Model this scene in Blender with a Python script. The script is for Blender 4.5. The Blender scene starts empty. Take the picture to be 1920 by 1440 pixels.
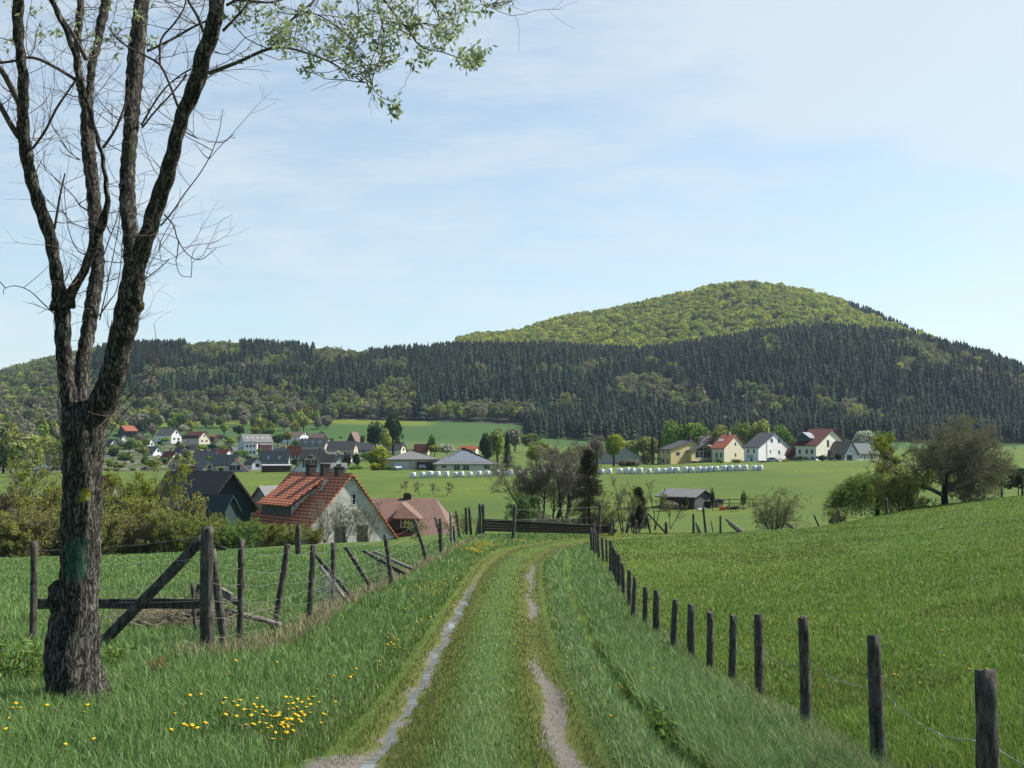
import bpy, bmesh, math, random
import numpy as np
from mathutils import Vector
D = bpy.data; SC = bpy.context.scene; COL = SC.collection
R = math.radians
rng = np.random.default_rng(7); random.seed(7)
# ---------------------------------------------------------------- camera
CZ = 1.65; F = 2000.0; TP = 0.065; PIT = math.atan(TP)
cd = D.cameras.new('Camera'); cam = D.objects.new('Camera', cd); COL.objects.link(cam)
cam.location = (0, 0, CZ); cam.rotation_euler = (math.pi/2 + PIT, 0, 0)
cd.sensor_width = 36; cd.lens = 36*F/1920; cd.clip_start = 0.1; cd.clip_end = 12000
SC.camera = cam
# ---------------------------------------------------------------- light
SUN_AZ, SUN_EL = R(71), R(46)          # azimuth clockwise from the view direction
sd = D.lights.new('sun', 'SUN'); sd.energy = 5.0; sd.angle = R(0.5); sd.color = (1, 0.95, 0.87)
sun = D.objects.new('sun', sd); COL.objects.link(sun)
sv = Vector((math.sin(SUN_AZ)*math.cos(SUN_EL), math.cos(SUN_AZ)*math.cos(SUN_EL), math.sin(SUN_EL)))
sun.rotation_euler = sv.to_track_quat('Z', 'Y').to_euler()
SC.view_settings.view_transform = 'Standard'; SC.view_settings.look = 'None'
SC.view_settings.exposure = 0.95; SC.view_settings.gamma = 1

class NT:
    """tiny node helper"""
    def __init__(s, tree): s.t = tree; s.n = tree.nodes; s.l = tree.links
    def new(s, typ, **kw):
        nd = s.n.new(typ)
        for k, v in kw.items(): setattr(nd, k, v)
        return nd
    def put(s, sock, v):
        if isinstance(v, bpy.types.NodeSocket): s.l.new(v, sock)
        elif v is not None: sock.default_value = v
    def math(s, op, a, b=None, c=None, clamp=False):
        nd = s.new('ShaderNodeMath', operation=op); nd.use_clamp = clamp
        s.put(nd.inputs[0], a); s.put(nd.inputs[1], b)
        if c is not None: s.put(nd.inputs[2], c)
        return nd.outputs[0]
    def mix(s, f, a, b, mode='MIX'):
        nd = s.new('ShaderNodeMix', data_type='RGBA', blend_type=mode)
        s.put(nd.inputs[0], f)
        for i, v in ((6, a), (7, b)):
            s.put(nd.inputs[i], (*v, 1) if isinstance(v, tuple) and len(v) == 3 else v)
        return nd.outputs[2]
    def sstep(s, x, lo, hi):
        nd = s.new('ShaderNodeMapRange', interpolation_type='SMOOTHSTEP')
        s.put(nd.inputs[0], x); nd.inputs[1].default_value = lo; nd.inputs[2].default_value = hi
        return nd.outputs[0]
    def noise(s, scale, detail=3, rough=.55, vec=None, dist=0):
        nd = s.new('ShaderNodeTexNoise'); nd.inputs['Scale'].default_value = scale
        nd.inputs['Detail'].default_value = detail; nd.inputs['Roughness'].default_value = rough
        nd.inputs['Distortion'].default_value = dist
        if vec is not None: s.l.new(vec, nd.inputs['Vector'])
        return nd.outputs['Fac']
    def mapping(s, vec, scale=(1, 1, 1), loc=(0, 0, 0), rot=(0, 0, 0)):
        nd = s.new('ShaderNodeMapping'); s.l.new(vec, nd.inputs[0])
        nd.inputs['Scale'].default_value = scale; nd.inputs['Location'].default_value = loc
        nd.inputs['Rotation'].default_value = rot
        return nd.outputs[0]
# ---------------------------------------------------------------- sky
w = D.worlds.new('World'); SC.world = w; w.use_nodes = True; w.node_tree.nodes.clear()
t = NT(w.node_tree)
sky = t.new('ShaderNodeTexSky', sky_type='NISHITA'); sky.sun_disc = False
sky.sun_elevation = SUN_EL; sky.sun_rotation = SUN_AZ; sky.air_density = 1.0; sky.dust_density = 1.0; sky.ozone_density = 1.5
tc = t.new('ShaderNodeTexCoord'); sx = t.new('ShaderNodeSeparateXYZ'); t.l.new(tc.outputs['Generated'], sx.inputs[0])
yy = t.math('MAXIMUM', t.math('ABSOLUTE', sx.outputs[1]), 0.05)
aa = t.math('DIVIDE', sx.outputs[0], yy); ee = t.math('DIVIDE', sx.outputs[2], yy)
cb = t.new('ShaderNodeCombineXYZ'); t.l.new(aa, cb.inputs[0]); t.l.new(ee, cb.inputs[1])
cv = t.mapping(cb.outputs[0], scale=(1.6, 6.5, 1), rot=(0, 0, R(10)))
n1 = t.noise(2.2, 5, .55, cv, .35)
n2 = t.noise(7, 5, .65, t.mapping(cb.outputs[0], scale=(2, 9, 1), loc=(3, 1, 0), rot=(0, 0, R(-14))), .5)
# broad bank of cirrus upper right
ln = t.math('SUBTRACT', ee, t.math('MULTIPLY_ADD', aa, -0.23, 0.325))
bk = t.sstep(t.math('ADD', ln, t.math('MULTIPLY_ADD', n1, 0.22, -0.11)), -0.035, 0.075)
bk = t.math('MULTIPLY', bk, t.sstep(t.math('ADD', aa, t.math('MULTIPLY', n2, .2)), -0.12, 0.32))
veil = t.sstep(t.math('MULTIPLY_ADD', n2, 0.35, t.math('MULTIPLY', n1, .65)), 0.36, 0.72)
cf = t.math('MAXIMUM', t.math('MULTIPLY', bk, .74), t.math('MULTIPLY_ADD', veil, 0.46, 0.30))
# cloud veil thinned overhead and behind, out of view, to lower the fill light
cf = t.math('MULTIPLY', cf, t.math('SUBTRACT', 1.0, t.math('MULTIPLY', t.sstep(sx.outputs[2], 0.44, 0.62), 0.92)))
cf = t.math('MULTIPLY', cf, t.math('MULTIPLY_ADD', t.sstep(sx.outputs[1], -0.2, 0.35), .92, .08))
bg = t.new('ShaderNodeBackground'); bg.inputs[1].default_value = 0.105
t.l.new(t.mix(cf, t.mix(1.0, sky.outputs[0], (.82, .89, .86), 'MULTIPLY'), (3.95, 4.3, 4.42)), bg.inputs[0])
wo = t.new('ShaderNodeOutputWorld'); t.l.new(bg.outputs[0], wo.inputs[0])

# ---------------------------------------------------------------- helpers
def Wp(u, v, d):
    """the point of the place seen at photograph pixel (u, v) at distance d ahead"""
    a = (u-960)/F; b = (720-v)/F
    y = math.cos(PIT) - math.sin(PIT)*b; z = math.sin(PIT) + math.cos(PIT)*b
    return Vector((a*d/y, d, CZ + z*d/y))
def tag(o, label=None, cat=None, group=None, kind=None):
    if label: o['label'] = label
    if cat: o['category'] = cat
    if group: o['group'] = group
    if kind: o['kind'] = kind
    return o
def empty(name, loc):
    o = D.objects.new(name, None); COL.objects.link(o); o.location = loc; o.empty_display_size = .2
    return o
def link(name, me, parent=None, loc=None):
    o = D.objects.new(name, me); COL.objects.link(o)
    if parent: o.parent = parent
    if loc is not None: o.location = loc
    return o
def npmesh(name, V, Fs, mats, col=None, smooth=False, midx=None, uv=None):
    """V (N,3); Fs list of int arrays (M,k)"""
    me = D.meshes.new(name); V = np.asarray(V, np.float32)
    if not isinstance(Fs, (list, tuple)): Fs = [Fs]
    Fs = [np.asarray(f, np.int32) for f in Fs if len(f)]
    me.vertices.add(len(V)); me.vertices.foreach_set('co', V.ravel())
    loops = np.concatenate([f.ravel() for f in Fs])
    sizes = np.concatenate([np.full(len(f), f.shape[1], np.int32) for f in Fs])
    me.loops.add(len(loops)); me.loops.foreach_set('vertex_index', loops)
    me.polygons.add(len(sizes))
    st = np.concatenate([[0], np.cumsum(sizes)[:-1]]).astype(np.int32)
    me.polygons.foreach_set('loop_start', st)
    if smooth: me.polygons.foreach_set('use_smooth', np.ones(len(sizes), bool))
    if midx is not None: me.polygons.foreach_set('material_index', np.asarray(midx, np.int32))
    for m in (mats if isinstance(mats, (list, tuple)) else [mats]): me.materials.append(m)
    if col is not None:
        for nm, c in col.items():
            c = np.asarray(c, np.float32)
            if c.ndim == 1:
                a = me.attributes.new(nm, 'FLOAT', 'POINT'); a.data.foreach_set('value', c)
            else:
                a = me.color_attributes.new(nm, 'FLOAT_COLOR', 'POINT')
                c4 = np.ones((len(V), 4), np.float32); c4[:, :3] = c; a.data.foreach_set('color', c4.ravel())
    me.update(calc_edges=True); me.validate()
    return me
def unit(a): return a/np.maximum(np.linalg.norm(a, axis=-1, keepdims=True), 1e-9)

# ---------------------------------------------------------------- materials
MATS = {}
def mat(name, color=(.5, .5, .5), rough=.8, var=0.0, vscale=3.0, bump=0.0, bscale=20.0, metal=0.0, spec=.3, attr=None,
        transl=0.0, objvar=0.0, stretch=(1, 1, 1), dark=None, bdist=.02, alb=.74):
    if name in MATS: return MATS[name]
    m = D.materials.new(name); m.use_nodes = True; tt = NT(m.node_tree); m.node_tree.nodes.clear()
    out = tt.new('ShaderNodeOutputMaterial'); p = tt.new('ShaderNodeBsdfPrincipled')
    p.inputs['Roughness'].default_value = rough; p.inputs['Metallic'].default_value = metal
    p.inputs['Specular IOR Level'].default_value = spec
    c = None
    if attr:
        an = tt.new('ShaderNodeAttribute', attribute_name=attr); c = an.outputs['Color']
    else: c = (*color, 1)
    tcn = tt.new('ShaderNodeTexCoord'); vec = tt.mapping(tcn.outputs['Object'], scale=stretch)
    if var:
        n = tt.noise(vscale, 5, .65, vec)
        f = tt.sstep(n, .3, .7)
        dk = dark if dark else tuple(x*(1-var) for x in color)
        c = tt.mix(f, dk, c)
    if objvar:
        oi = tt.new('ShaderNodeObjectInfo'); hs = tt.new('ShaderNodeHueSaturation')
        tt.put(hs.inputs['Value'], tt.math('MULTIPLY_ADD', oi.outputs['Random'], 2*objvar, 1-objvar))
        tt.put(hs.inputs['Hue'], tt.math('MULTIPLY_ADD', oi.outputs['Random'], .05, .475))
        tt.put(hs.inputs['Color'], c); c = hs.outputs[0]
    c = tt.mix(1.0, c, (alb, alb, alb), 'MULTIPLY')
    tt.put(p.inputs['Base Color'], c)
    if bump:
        bn = tt.new('ShaderNodeBump'); bn.inputs['Strength'].default_value = bump; bn.inputs['Distance'].default_value = bdist
        tt.l.new(tt.noise(bscale, 5, .7, vec), bn.inputs['Height']); tt.l.new(bn.outputs[0], p.inputs['Normal'])
    if transl:
        tr = tt.new('ShaderNodeBsdfTranslucent'); tt.put(tr.inputs[0], c)
        ms = tt.new('ShaderNodeMixShader'); ms.inputs[0].default_value = transl
        tt.l.new(p.outputs[0], ms.inputs[1]); tt.l.new(tr.outputs[0], ms.inputs[2]); tt.l.new(ms.outputs[0], out.inputs[0])
    else: tt.l.new(p.outputs[0], out.inputs[0])
    MATS[name] = m; return m
def tile_mat(name, c1, c2, rowh=.34, colw=.25, rough=.75, groove=.35, spec=.3, stripes=0.0):
    if name in MATS: return MATS[name]
    m = D.materials.new(name); m.use_nodes = True; tt = NT(m.node_tree); m.node_tree.nodes.clear()
    out = tt.new('ShaderNodeOutputMaterial'); p = tt.new('ShaderNodeBsdfPrincipled'); tt.l.new(p.outputs[0], out.inputs[0])
    p.inputs['Roughness'].default_value = rough; p.inputs['Specular IOR Level'].default_value = spec
    uvn = tt.new('ShaderNodeUVMap'); br = tt.new('ShaderNodeTexBrick'); tt.l.new(uvn.outputs[0], br.inputs['Vector'])
    br.inputs['Scale'].default_value = 1; br.inputs['Brick Width'].default_value = colw; br.inputs['Row Height'].default_value = rowh
    br.inputs['Mortar Size'].default_value = .035 if not stripes else stripes; br.inputs['Mortar Smooth'].default_value = .3; br.offset = .5
    br.inputs['Color1'].default_value = (*c1, 1); br.inputs['Color2'].default_value = (*c2, 1)
    br.inputs['Mortar'].default_value = (*[x*groove for x in c1], 1)
    n = tt.sstep(tt.noise(.9, 5, .65, uvn.outputs[0]), .3, .75)
    c = tt.mix(n, br.outputs[0], tuple(x*.72 for x in c2), 'MIX'); 
    c = tt.mix(tt.math('MULTIPLY', n, .6), br.outputs[0], tuple(x*.7 for x in c2))
    c = tt.mix(1.0, c, (.78, .78, .78), 'MULTIPLY'); tt.l.new(c, p.inputs['Base Color'])
    bn = tt.new('ShaderNodeBump'); bn.inputs['Strength'].default_value = .6; bn.inputs['Distance'].default_value = .03; bn.invert = True
    tt.l.new(br.outputs['Fac'], bn.inputs['Height']); tt.l.new(bn.outputs[0], p.inputs['Normal'])
    MATS[name] = m; return m

# ---------------------------------------------------------------- terrain
# each row: distance ahead, 'h' = metres below the eye or 'v' = row of the picture, over columns of bearing
ROWS = [
 (1.5,'h',[(960,1.74)]),
 (2,'h',[(-3000,1.85),(960,1.80),(5000,1.9)]),
 (5,'h',[(-1500,2.05),(0,1.93),(960,2.08),(1500,2.2),(1900,2.22),(4000,2.1)]),
 (8,'h',[(-1000,2.25),(0,2.1),(500,2.15),(960,2.36),(1300,2.4),(1500,2.45),(1643,2.42),(2400,2.4),(4000,2.1)]),
 (12,'h',[(-600,2.4),(62,2.26),(390,2.27),(700,2.6),(960,2.75),(1250,2.85),(1430,2.9),(1920,2.6),(3000,2.1)]),
 (18,'h',[(-600,3.0),(200,2.75),(600,2.75),(750,3.0),(960,3.15),(1200,3.4),(1330,3.65),(1500,3.4),(1920,2.8),(3000,1.8)]),
 (28,'h',[(-600,4.1),(200,3.7),(650,3.3),(760,3.2),(870,3.45),(960,3.5),(1100,3.8),(1210,4.3),(1300,4.0),(1500,3.6),(1920,2.9),(3000,1.5)]),
 (40,'h',[(-600,5.3),(200,4.7),(650,4.3),(800,3.7),(850,3.55),(920,3.85),(960,3.9),(1060,3.95),(1120,4.1),(1200,4.1),(1500,3.8),(1920,3.0),(3000,1.2)]),
 (50,'h',[(-600,6.1),(200,5.4),(650,5.0),(800,4.2),(890,3.75),(960,4.2),(1060,4.25),(1200,4.2),(1350,4.2),(1500,4.0),(1700,3.55),(1920,3.0),(3000,1)]),
 (58,'h',[(-600,6.6),(200,5.9),(650,5.5),(800,5.0),(880,4.5),(930,4.35),(1000,4.3),(1200,4.3),(1350,4.25),(1500,4.05),(1700,3.55),(1920,2.95),(3000,.8)]),
 (66,'h',[(-600,7.1),(200,6.4),(650,6.0),(800,5.8),(930,5.4),(1200,5.2),(1350,5.1),(1500,4.7),(1600,4.1),(1700,3.6),(1920,2.85),(3000,.5)]),
 (75,'h',[(-600,7.9),(200,7.2),(650,6.5),(850,6.5),(1000,6.2),(1200,5.9),(1350,5.9),(1500,5.5),(1600,4.8),(1700,3.9),(1800,3.4),(1920,2.9),(3000,.3)]),
 (95,'h',[(-600,9.6),(200,9.2),(650,7.8),(850,7.7),(1000,6.8),(1200,6.7),(1500,6.7),(1650,6.2),(1760,5),(1920,4.2),(3000,1)]),
 (110,'h',[(-600,11),(200,10.6),(650,9.5),(850,8.6),(1000,7.6),(1500,7.5),(1700,6.8),(1920,5.2),(3000,2)]),
 (130,'h',[(-600,11.5),(500,10.8),(850,9),(1000,8),(1500,8.1),(1700,7.5),(1920,5.5),(3000,2)]),
 (150,'h',[(-600,11),(500,9.8),(850,8.5),(1000,7.9),(1300,8.0),(1500,7.8),(1700,6.5),(1920,4.5)]),
 (180,'h',[(-600,9.5),(500,7.8),(900,7),(1200,6.4),(1400,6.0),(1600,5.3),(1920,3.2)]),
 (225,'v',[(-600,900),(500,898),(775,894),(960,890),(1200,886),(1420,880),(1600,876),(1920,868)]),
 (290,'v',[(-600,892),(500,885),(740,881),(930,882),(1200,877),(1600,868),(1920,858)]),
 (330,'v',[(-600,885),(200,883),(500,880),(740,873),(930,876),(1100,874),(1240,872),(1350,866),(1500,862),(1650,863),(1920,852)]),
 (400,'v',[(-600,875),(200,872),(500,866),(740,862),(1100,862),(1300,858),(1600,855),(1920,848)]),
 (500,'v',[(-600,862),(200,850),(600,848),(740,845),(1100,850),(1600,848),(1920,842)]),
 (600,'v',[(-600,850),(200,832),(450,832),(740,833),(1100,842),(1600,842),(1920,838)]),
 (700,'v',[(-600,842),(200,820),(600,818),(740,822),(930,824),(1100,835),(1600,838),(1920,835)]),
 (900,'v',[(-600,830),(0,800),(250,795),(450,787),(650,785),(850,790),(960,795),(1060,805),(1200,810),(1350,808),(1500,805),(1700,810),(1920,830),(2600,840)]),
 (1000,'v',[(-600,800),(0,765),(250,742),(450,732),(650,737),(850,737),(960,738),(1060,743),(1200,748),(1350,738),(1500,723),(1700,728),(1920,760),(2600,800)]),
 (1100,'v',[(-600,770),(0,738),(250,702),(450,692),(650,707),(850,700),(960,698),(1060,700),(1200,706),(1350,683),(1500,662),(1700,668),(1920,722),(2600,780)]),
 (1200,'v',[(-600,750),(0,726),(100,700),(200,664),(250,661),(450,655),(620,668),(700,680),(760,672),(850,667),(960,664),(1060,668),(1200,680),(1300,665),(1450,634),(1560,625),(1700,638),(1850,676),(1920,708),(2100,745),(2600,775)]),
 (1330,'v',[(-600,742),(0,716),(100,688),(200,668),(250,672),(450,672),(650,690),(850,672),(960,672),(1060,672),(1200,676),(1300,666),(1450,655),(1560,655),(1700,668),(1850,700),(1920,730),(2600,790)]),
 (1500,'v',[(-600,730),(0,712),(60,690),(100,682),(200,672),(450,700),(650,700),(850,668),(960,652),(1060,632),(1200,612),(1350,585),(1500,585),(1600,600),(1700,640),(1800,685),(1920,730),(2600,800)]),
 (1700,'v',[(-600,740),(200,700),(650,700),(800,672),(865,637),(960,635),(995,628),(1015,612),(1060,604),(1150,588),(1200,577),(1270,558),(1350,538),(1400,532),(1450,535),(1500,545),(1590,575),(1640,592),(1700,622),(1750,640),(1850,690),(1920,735),(2600,800)]),
 (1850,'v',[(-600,780),(200,730),(800,700),(960,670),(1200,625),(1400,600),(1600,640),(1920,760)]),
 (2300,'v',[(-600,835),(200,800),(960,780),(1400,770),(1920,835)]),
 (3200,'v',[(960,845)]),
]
UC = np.concatenate([np.linspace(-7000, -400, 34)[:-1], np.arange(-400, 2320, 6.0), np.linspace(2320, 9000, 34)])
LD = np.arange(math.log(1.5), math.log(3200)+.0001, 0.0125); DC = np.exp(LD)
dk = np.array([r[0] for r in ROWS]); Hk = []
for d_, k_, pts in ROWS:
    uu = np.array([p[0] for p in pts]); vv = np.array([p[1] for p in pts], float)
    if k_ == 'v': vv = (vv-850)*d_/F
    Hk.append(np.interp(UC, uu, vv))
Hk = np.array(Hk); H = np.empty((len(DC), len(UC)))
for j in range(len(UC)): H[:, j] = np.interp(LD, np.log(dk), Hk[:, j])
def sm(A, n, ax):
    k = np.ones(n)/n; pad = [(0, 0), (0, 0)]; pad[ax] = (n//2, n//2)
    P = np.pad(A, pad, mode='edge'); c = np.cumsum(P, axis=ax)
    c = np.insert(c, 0, 0, axis=ax)
    return (np.take(c, range(n, c.shape[ax]), ax)-np.take(c, range(0, c.shape[ax]-n), ax))/n
for _ in range(2): H = sm(H, 5, 0)
for _ in range(2): H = sm(H, 9, 1)
# the track: centre line as x over y
TY = np.array([-60, 0, 8, 18, 28, 36, 41, 45, 48, 51, 53.5, 55.5, 57.5, 59.5]); TX = np.array([-.2, -.2, -.26, -.37, -.29, -.1, .22, .7, 1.35, 2.4, 4.2, 6.8, 11, 17])
tpar = np.linspace(0, len(TY)-1, 600); TPX = np.interp(tpar, range(len(TX)), TX); TPY = np.interp(tpar, range(len(TY)), TY)
for _ in range(60):
    TPX[1:-1] = (TPX[:-2]+TPX[2:])/2; TPY[1:-1] = (TPY[:-2]+TPY[2:])/2
def track_s(x, y):
    """signed distance across the track (right positive)"""
    x = np.atleast_1d(x).astype(float); y = np.atleast_1d(y).astype(float); out = np.full(x.shape, 50.0)
    m = (y < 75) & (x < 25) & (x > -12); xs, ys = x[m], y[m]; o = np.empty(xs.shape)
    for i in range(0, len(xs), 20000):
        dx = xs[i:i+20000, None]-TPX; dy = ys[i:i+20000, None]-TPY; d2 = dx*dx+dy*dy; k = d2.argmin(1)
        k1 = np.clip(k, 1, len(TPX)-2); tx = TPX[k1+1]-TPX[k1-1]; ty = TPY[k1+1]-TPY[k1-1]
        r_ = np.arange(len(k)); s = np.sign(ty*dx[r_, k]-tx*dy[r_, k]); o[i:i+20000] = s*np.sqrt(d2[r_, k])
    out[m] = o; return out
def ditch_x(y): return .05*np.sin(np.asarray(y)*1.9)+np.interp(y, [0, 10, 14, 18, 28, 35, 44, 50], [1.35, 1.42, 1.40, 1.42, 1.6, 1.8, 2.3, 3.0])
def hnoise(x, y, sc, seed=0):
    r2 = np.random.default_rng(seed); o = 0
    for k in range(6):
        a = r2.uniform(0, 6.28); f = sc*r2.uniform(.6, 1.8); o = o+np.sin((x*np.cos(a)+y*np.sin(a))*f+r2.uniform(0, 6.28)+1.3*np.sin((y*np.cos(a)-x*np.sin(a))*f*.7))
    return o/6
def base_h(x, y):
    y = np.maximum(y, 1.5); u = 960+F*x/y
    fi = (np.log(np.clip(y, 1.5, 3199))-LD[0])/(LD[1]-LD[0]); i = np.clip(fi.astype(int), 0, len(LD)-2); ti = fi-i
    j = np.clip(np.searchsorted(UC, u)-1, 0, len(UC)-2); tj = np.clip((u-UC[j])/(UC[j+1]-UC[j]), 0, 1)
    return (H[i, j]*(1-tj)+H[i, j+1]*tj)*(1-ti)+(H[i+1, j]*(1-tj)+H[i+1, j+1]*tj)*ti
def Tz(x, y):
    sc = np.isscalar(x); x = np.atleast_1d(np.asarray(x, float)); y = np.atleast_1d(np.asarray(y, float))
    z = CZ-base_h(x, y)
    nf = np.clip(y/30, 0.2, 1)*(y < 900)
    z = z+.05*hnoise(x, y, 1.1, 3)*nf+.12*hnoise(x, y, .25, 4)*np.clip((y-20)/60, 0, 1)*(y < 900)
    near = (y < 70)
    s = track_s(x, y)
    rut = np.exp(-((s+.75)/.17)**2)*.05+np.exp(-((s-.75)/.2)**2)*.045
    z = z-rut+.03*np.exp(-(s/.4)**2)*near
    dt = x-ditch_x(y); dm = np.exp(-(dt/(.13+.05*hnoise(x, y, 1.7, 8)))**2)*(.12+.10*hnoise(x, y, 1.1, 9))*np.clip((40-y)/14, 0, 1)*(y > 3)
    z = z-dm+.05*np.exp(-((dt+.35)/.25)**2)*np.clip((46-y)/8, 0, 1)
    return float(z[0]) if sc else z
def hit(u, v, dmax=2500, dmin=3):
    ds = np.exp(np.linspace(math.log(dmin), math.log(dmax), 2500)); a = (u-960)/F; b = (720-v)/F
    y0 = math.cos(PIT)-math.sin(PIT)*b; z0 = math.sin(PIT)+math.cos(PIT)*b
    xs = a*ds/y0; zs = CZ+z0*ds/y0; g = CZ-base_h(xs, ds); k = np.argmax(zs < g)
    return ds[k] if (zs < g).any() else None
def on_ground(u, v, dflt=None, dmax=2500):
    d = hit(u, v, dmax)
    if d is None: d = dflt
    p = Wp(u, v, d); p.z = Tz(p.x, p.y); return p

def build_ground():
    XX = (UC[None, :]-960)/F*DC[:, None]; YY = np.repeat(DC[:, None], len(UC), 1)
    Z = Tz(XX.ravel(), YY.ravel()).reshape(XX.shape)
    V = np.stack([XX, YY, Z], -1).reshape(-1, 3); nr, nc = XX.shape
    idx = np.arange(nr*nc).reshape(nr, nc)
    Q = np.stack([idx[:-1, :-1], idx[:-1, 1:], idx[1:, 1:], idx[1:, :-1]], -1).reshape(-1, 4)
    s = track_s(V[:, 0], V[:, 1]); yv = V[:, 1]
    cen = V[Q].mean(1); sc_ = np.abs(track_s(cen[:, 0], cen[:, 1]))
    ispath = (sc_ < 1.25) & (cen[:, 1] < 66); ishill = cen[:, 1] > 880
    # open strip near the right rut only in parts, as worn
    alongR = np.clip(1.25-np.abs(yv-11)/7, 0, 1)+.8*np.exp(-((yv-33)/7)**2)+.75*np.exp(-((yv-24)/2.5)**2)+.7*np.exp(-((yv-50)/5)**2)
    alongL = np.clip(1.15-np.abs(yv-20)/26, 0, 1)
    dirt = np.exp(-((s-.75-.08*np.sin(yv*1.1))/.15)**2)*np.clip(alongR, .38, 1.1)+np.exp(-((s+.78+.04*np.sin(yv*1.7))/.15)**2)*np.clip(alongL*.66, .2, .66)+np.exp(-((s+1.0)/.35)**2)*np.clip((8.6-yv)/1.2, 0, 1)*.8
    moss = np.exp(-((np.abs(s)-.72)/.36)**2)
    dry = np.exp(-((s-0.0)/.35)**2)*.5
    V2 = V
    def sub(name, mask, m, lab):
        f = Q[mask]; used, inv = np.unique(f, return_inverse=True)
        me = npmesh(name, V2[used], inv.reshape(-1, 4), m, {'dirt': dirt[used], 'moss': moss[used]}, smooth=True)
        return tag(link(name, me), kind='structure', label=lab)
    gm = ground_mat()
    sub('ground', ~ispath & ~ishill, gm, 'green meadow ground sloping down to the village')
    sub('path', ispath, gm, 'grassy farm track with two worn wheel ruts')
    sub('hills', ishill, mat('forest_floor', (.03, .035, .015), var=.4, vscale=.02), 'wooded hills behind the village')
    # the ground behind and beside the camera
    xs = np.linspace(-80, 80, 60); ys = np.linspace(-60, 1.5, 30); gx, gy = np.meshgrid(xs, ys)
    gz = CZ-base_h(gx.ravel()*0, np.full(gx.size, 1.5))-.02+.0*gx.ravel()
    gz = gz+(1.5-gy.ravel())*.06
    Vb = np.stack([gx.ravel(), gy.ravel(), gz], -1); ib = np.arange(len(Vb)).reshape(30, 60)
    Qb = np.stack([ib[:-1, :-1], ib[:-1, 1:], ib[1:, 1:], ib[1:, :-1]], -1).reshape(-1, 4)
    me = npmesh('ground', Vb, Qb, gm, {'dirt': np.zeros(len(Vb)), 'moss': np.zeros(len(Vb))}, smooth=True)
    tag(link('ground', me), kind='structure', label='meadow ground behind the viewpoint')
def ground_mat():
    m = D.materials.new('meadow'); m.use_nodes = True; g = NT(m.node_tree); m.node_tree.nodes.clear()
    out = g.new('ShaderNodeOutputMaterial'); p = g.new('ShaderNodeBsdfPrincipled'); g.l.new(p.outputs[0], out.inputs[0])
    p.inputs['Roughness'].default_value = .95; p.inputs['Specular IOR Level'].default_value = .1
    geo = g.new('ShaderNodeNewGeometry'); P = geo.outputs['Position']
    big = g.noise(.035, 4, .6, P); mid = g.noise(.35, 4, .65, P); fine = g.noise(9, 4, .75, P)
    c = g.mix(g.sstep(big, .35, .65), (.076, .128, .026), (.108, .158, .026))
    c = g.mix(g.math('MULTIPLY', g.sstep(mid, .4, .75), .5), c, (.115, .14, .034))
    c = g.mix(g.math('MULTIPLY', g.sstep(fine, .5, .8), .45), c, (.03, .065, .012))
    # far dandelion meadows: speckled patches of yellow
    ps = g.new('ShaderNodeSeparateXYZ'); g.l.new(P, ps.inputs[0]); Y = ps.outputs[1]
    bands = g.noise(1.0, 4, .6, g.mapping(P, scale=(.03, .09, .03)))
    sp = g.sstep(g.noise(1.3, 3, .7, P), .5, .62)
    yel = g.math('MULTIPLY', g.math('MULTIPLY', g.sstep(bands, .52, .64), sp), g.sstep(Y, 150, 190))
    yel = g.math('MULTIPLY', yel, g.math('SUBTRACT', 1.0, g.sstep(Y, 420, 600)))
    c = g.mix(g.math('MULTIPLY', yel, .5), c, (.42, .36, .02))
    # yards, lanes and gardens between the village houses
    vm = g.math('MULTIPLY', g.math('MULTIPLY', g.sstep(Y, 296, 325), g.math('SUBTRACT', 1.0, g.sstep(Y, 590, 640))), g.math('SUBTRACT', 1.0, g.sstep(ps.outputs[0], -62, -48)))
    yn = g.noise(.07, 4, .7, P); yard = g.mix(g.sstep(yn, .50, .54), g.mix(g.sstep(g.noise(.2, 3, .6, P), .4, .6), (.035, .055, .02), (.075, .10, .03)), (.17, .16, .145))
    c = g.mix(g.math('MULTIPLY', vm, .85), c, yard)
    far = g.sstep(Y, 560, 700); c = g.mix(far, c, (.05, .105, .027))
    c = g.mix(g.math('MULTIPLY', g.math('MULTIPLY', g.sstep(Y, 800, 840), g.math('SUBTRACT', 1.0, g.sstep(ps.outputs[0], -75, -55))), .55), c, (.2, .22, .02))
    ad = g.new('ShaderNodeAttribute', attribute_name='dirt'); am = g.new('ShaderNodeAttribute', attribute_name='moss')
    rag = g.noise(5, 6, .75, P); rag2 = g.noise(1.6, 3, .6, P)
    moss = g.sstep(g.math('ADD', am.outputs['Fac'], g.math('MULTIPLY_ADD', rag, .9, -.45)), .3, .8)
    c = g.mix(moss, c, g.mix(fine, (.075, .10, .022), (.13, .13, .035)))
    dsum = g.math('ADD', ad.outputs['Fac'], g.math('MULTIPLY_ADD', rag, 1.1, -.55)); dsum = g.math('ADD', dsum, g.math('MULTIPLY_ADD', rag2, .7, -.35))
    dirt = g.sstep(dsum, .42, .62)
    grv = g.mix(g.sstep(g.noise(38, 5, .8, P), .35, .7), (.085, .075, .062), (.28, .26, .225))
    c = g.mix(dirt, c, grv); c = g.mix(1.0, c, (.74, .74, .74), 'MULTIPLY'); g.l.new(c, p.inputs['Base Color'])
    b = g.new('ShaderNodeBump'); b.inputs['Strength'].default_value = .7; b.inputs['Distance'].default_value = .03
    g.l.new(g.noise(22, 6, .8, P), b.inputs['Height']); g.l.new(b.outputs[0], p.inputs['Normal'])
    return m
build_ground()
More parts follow.
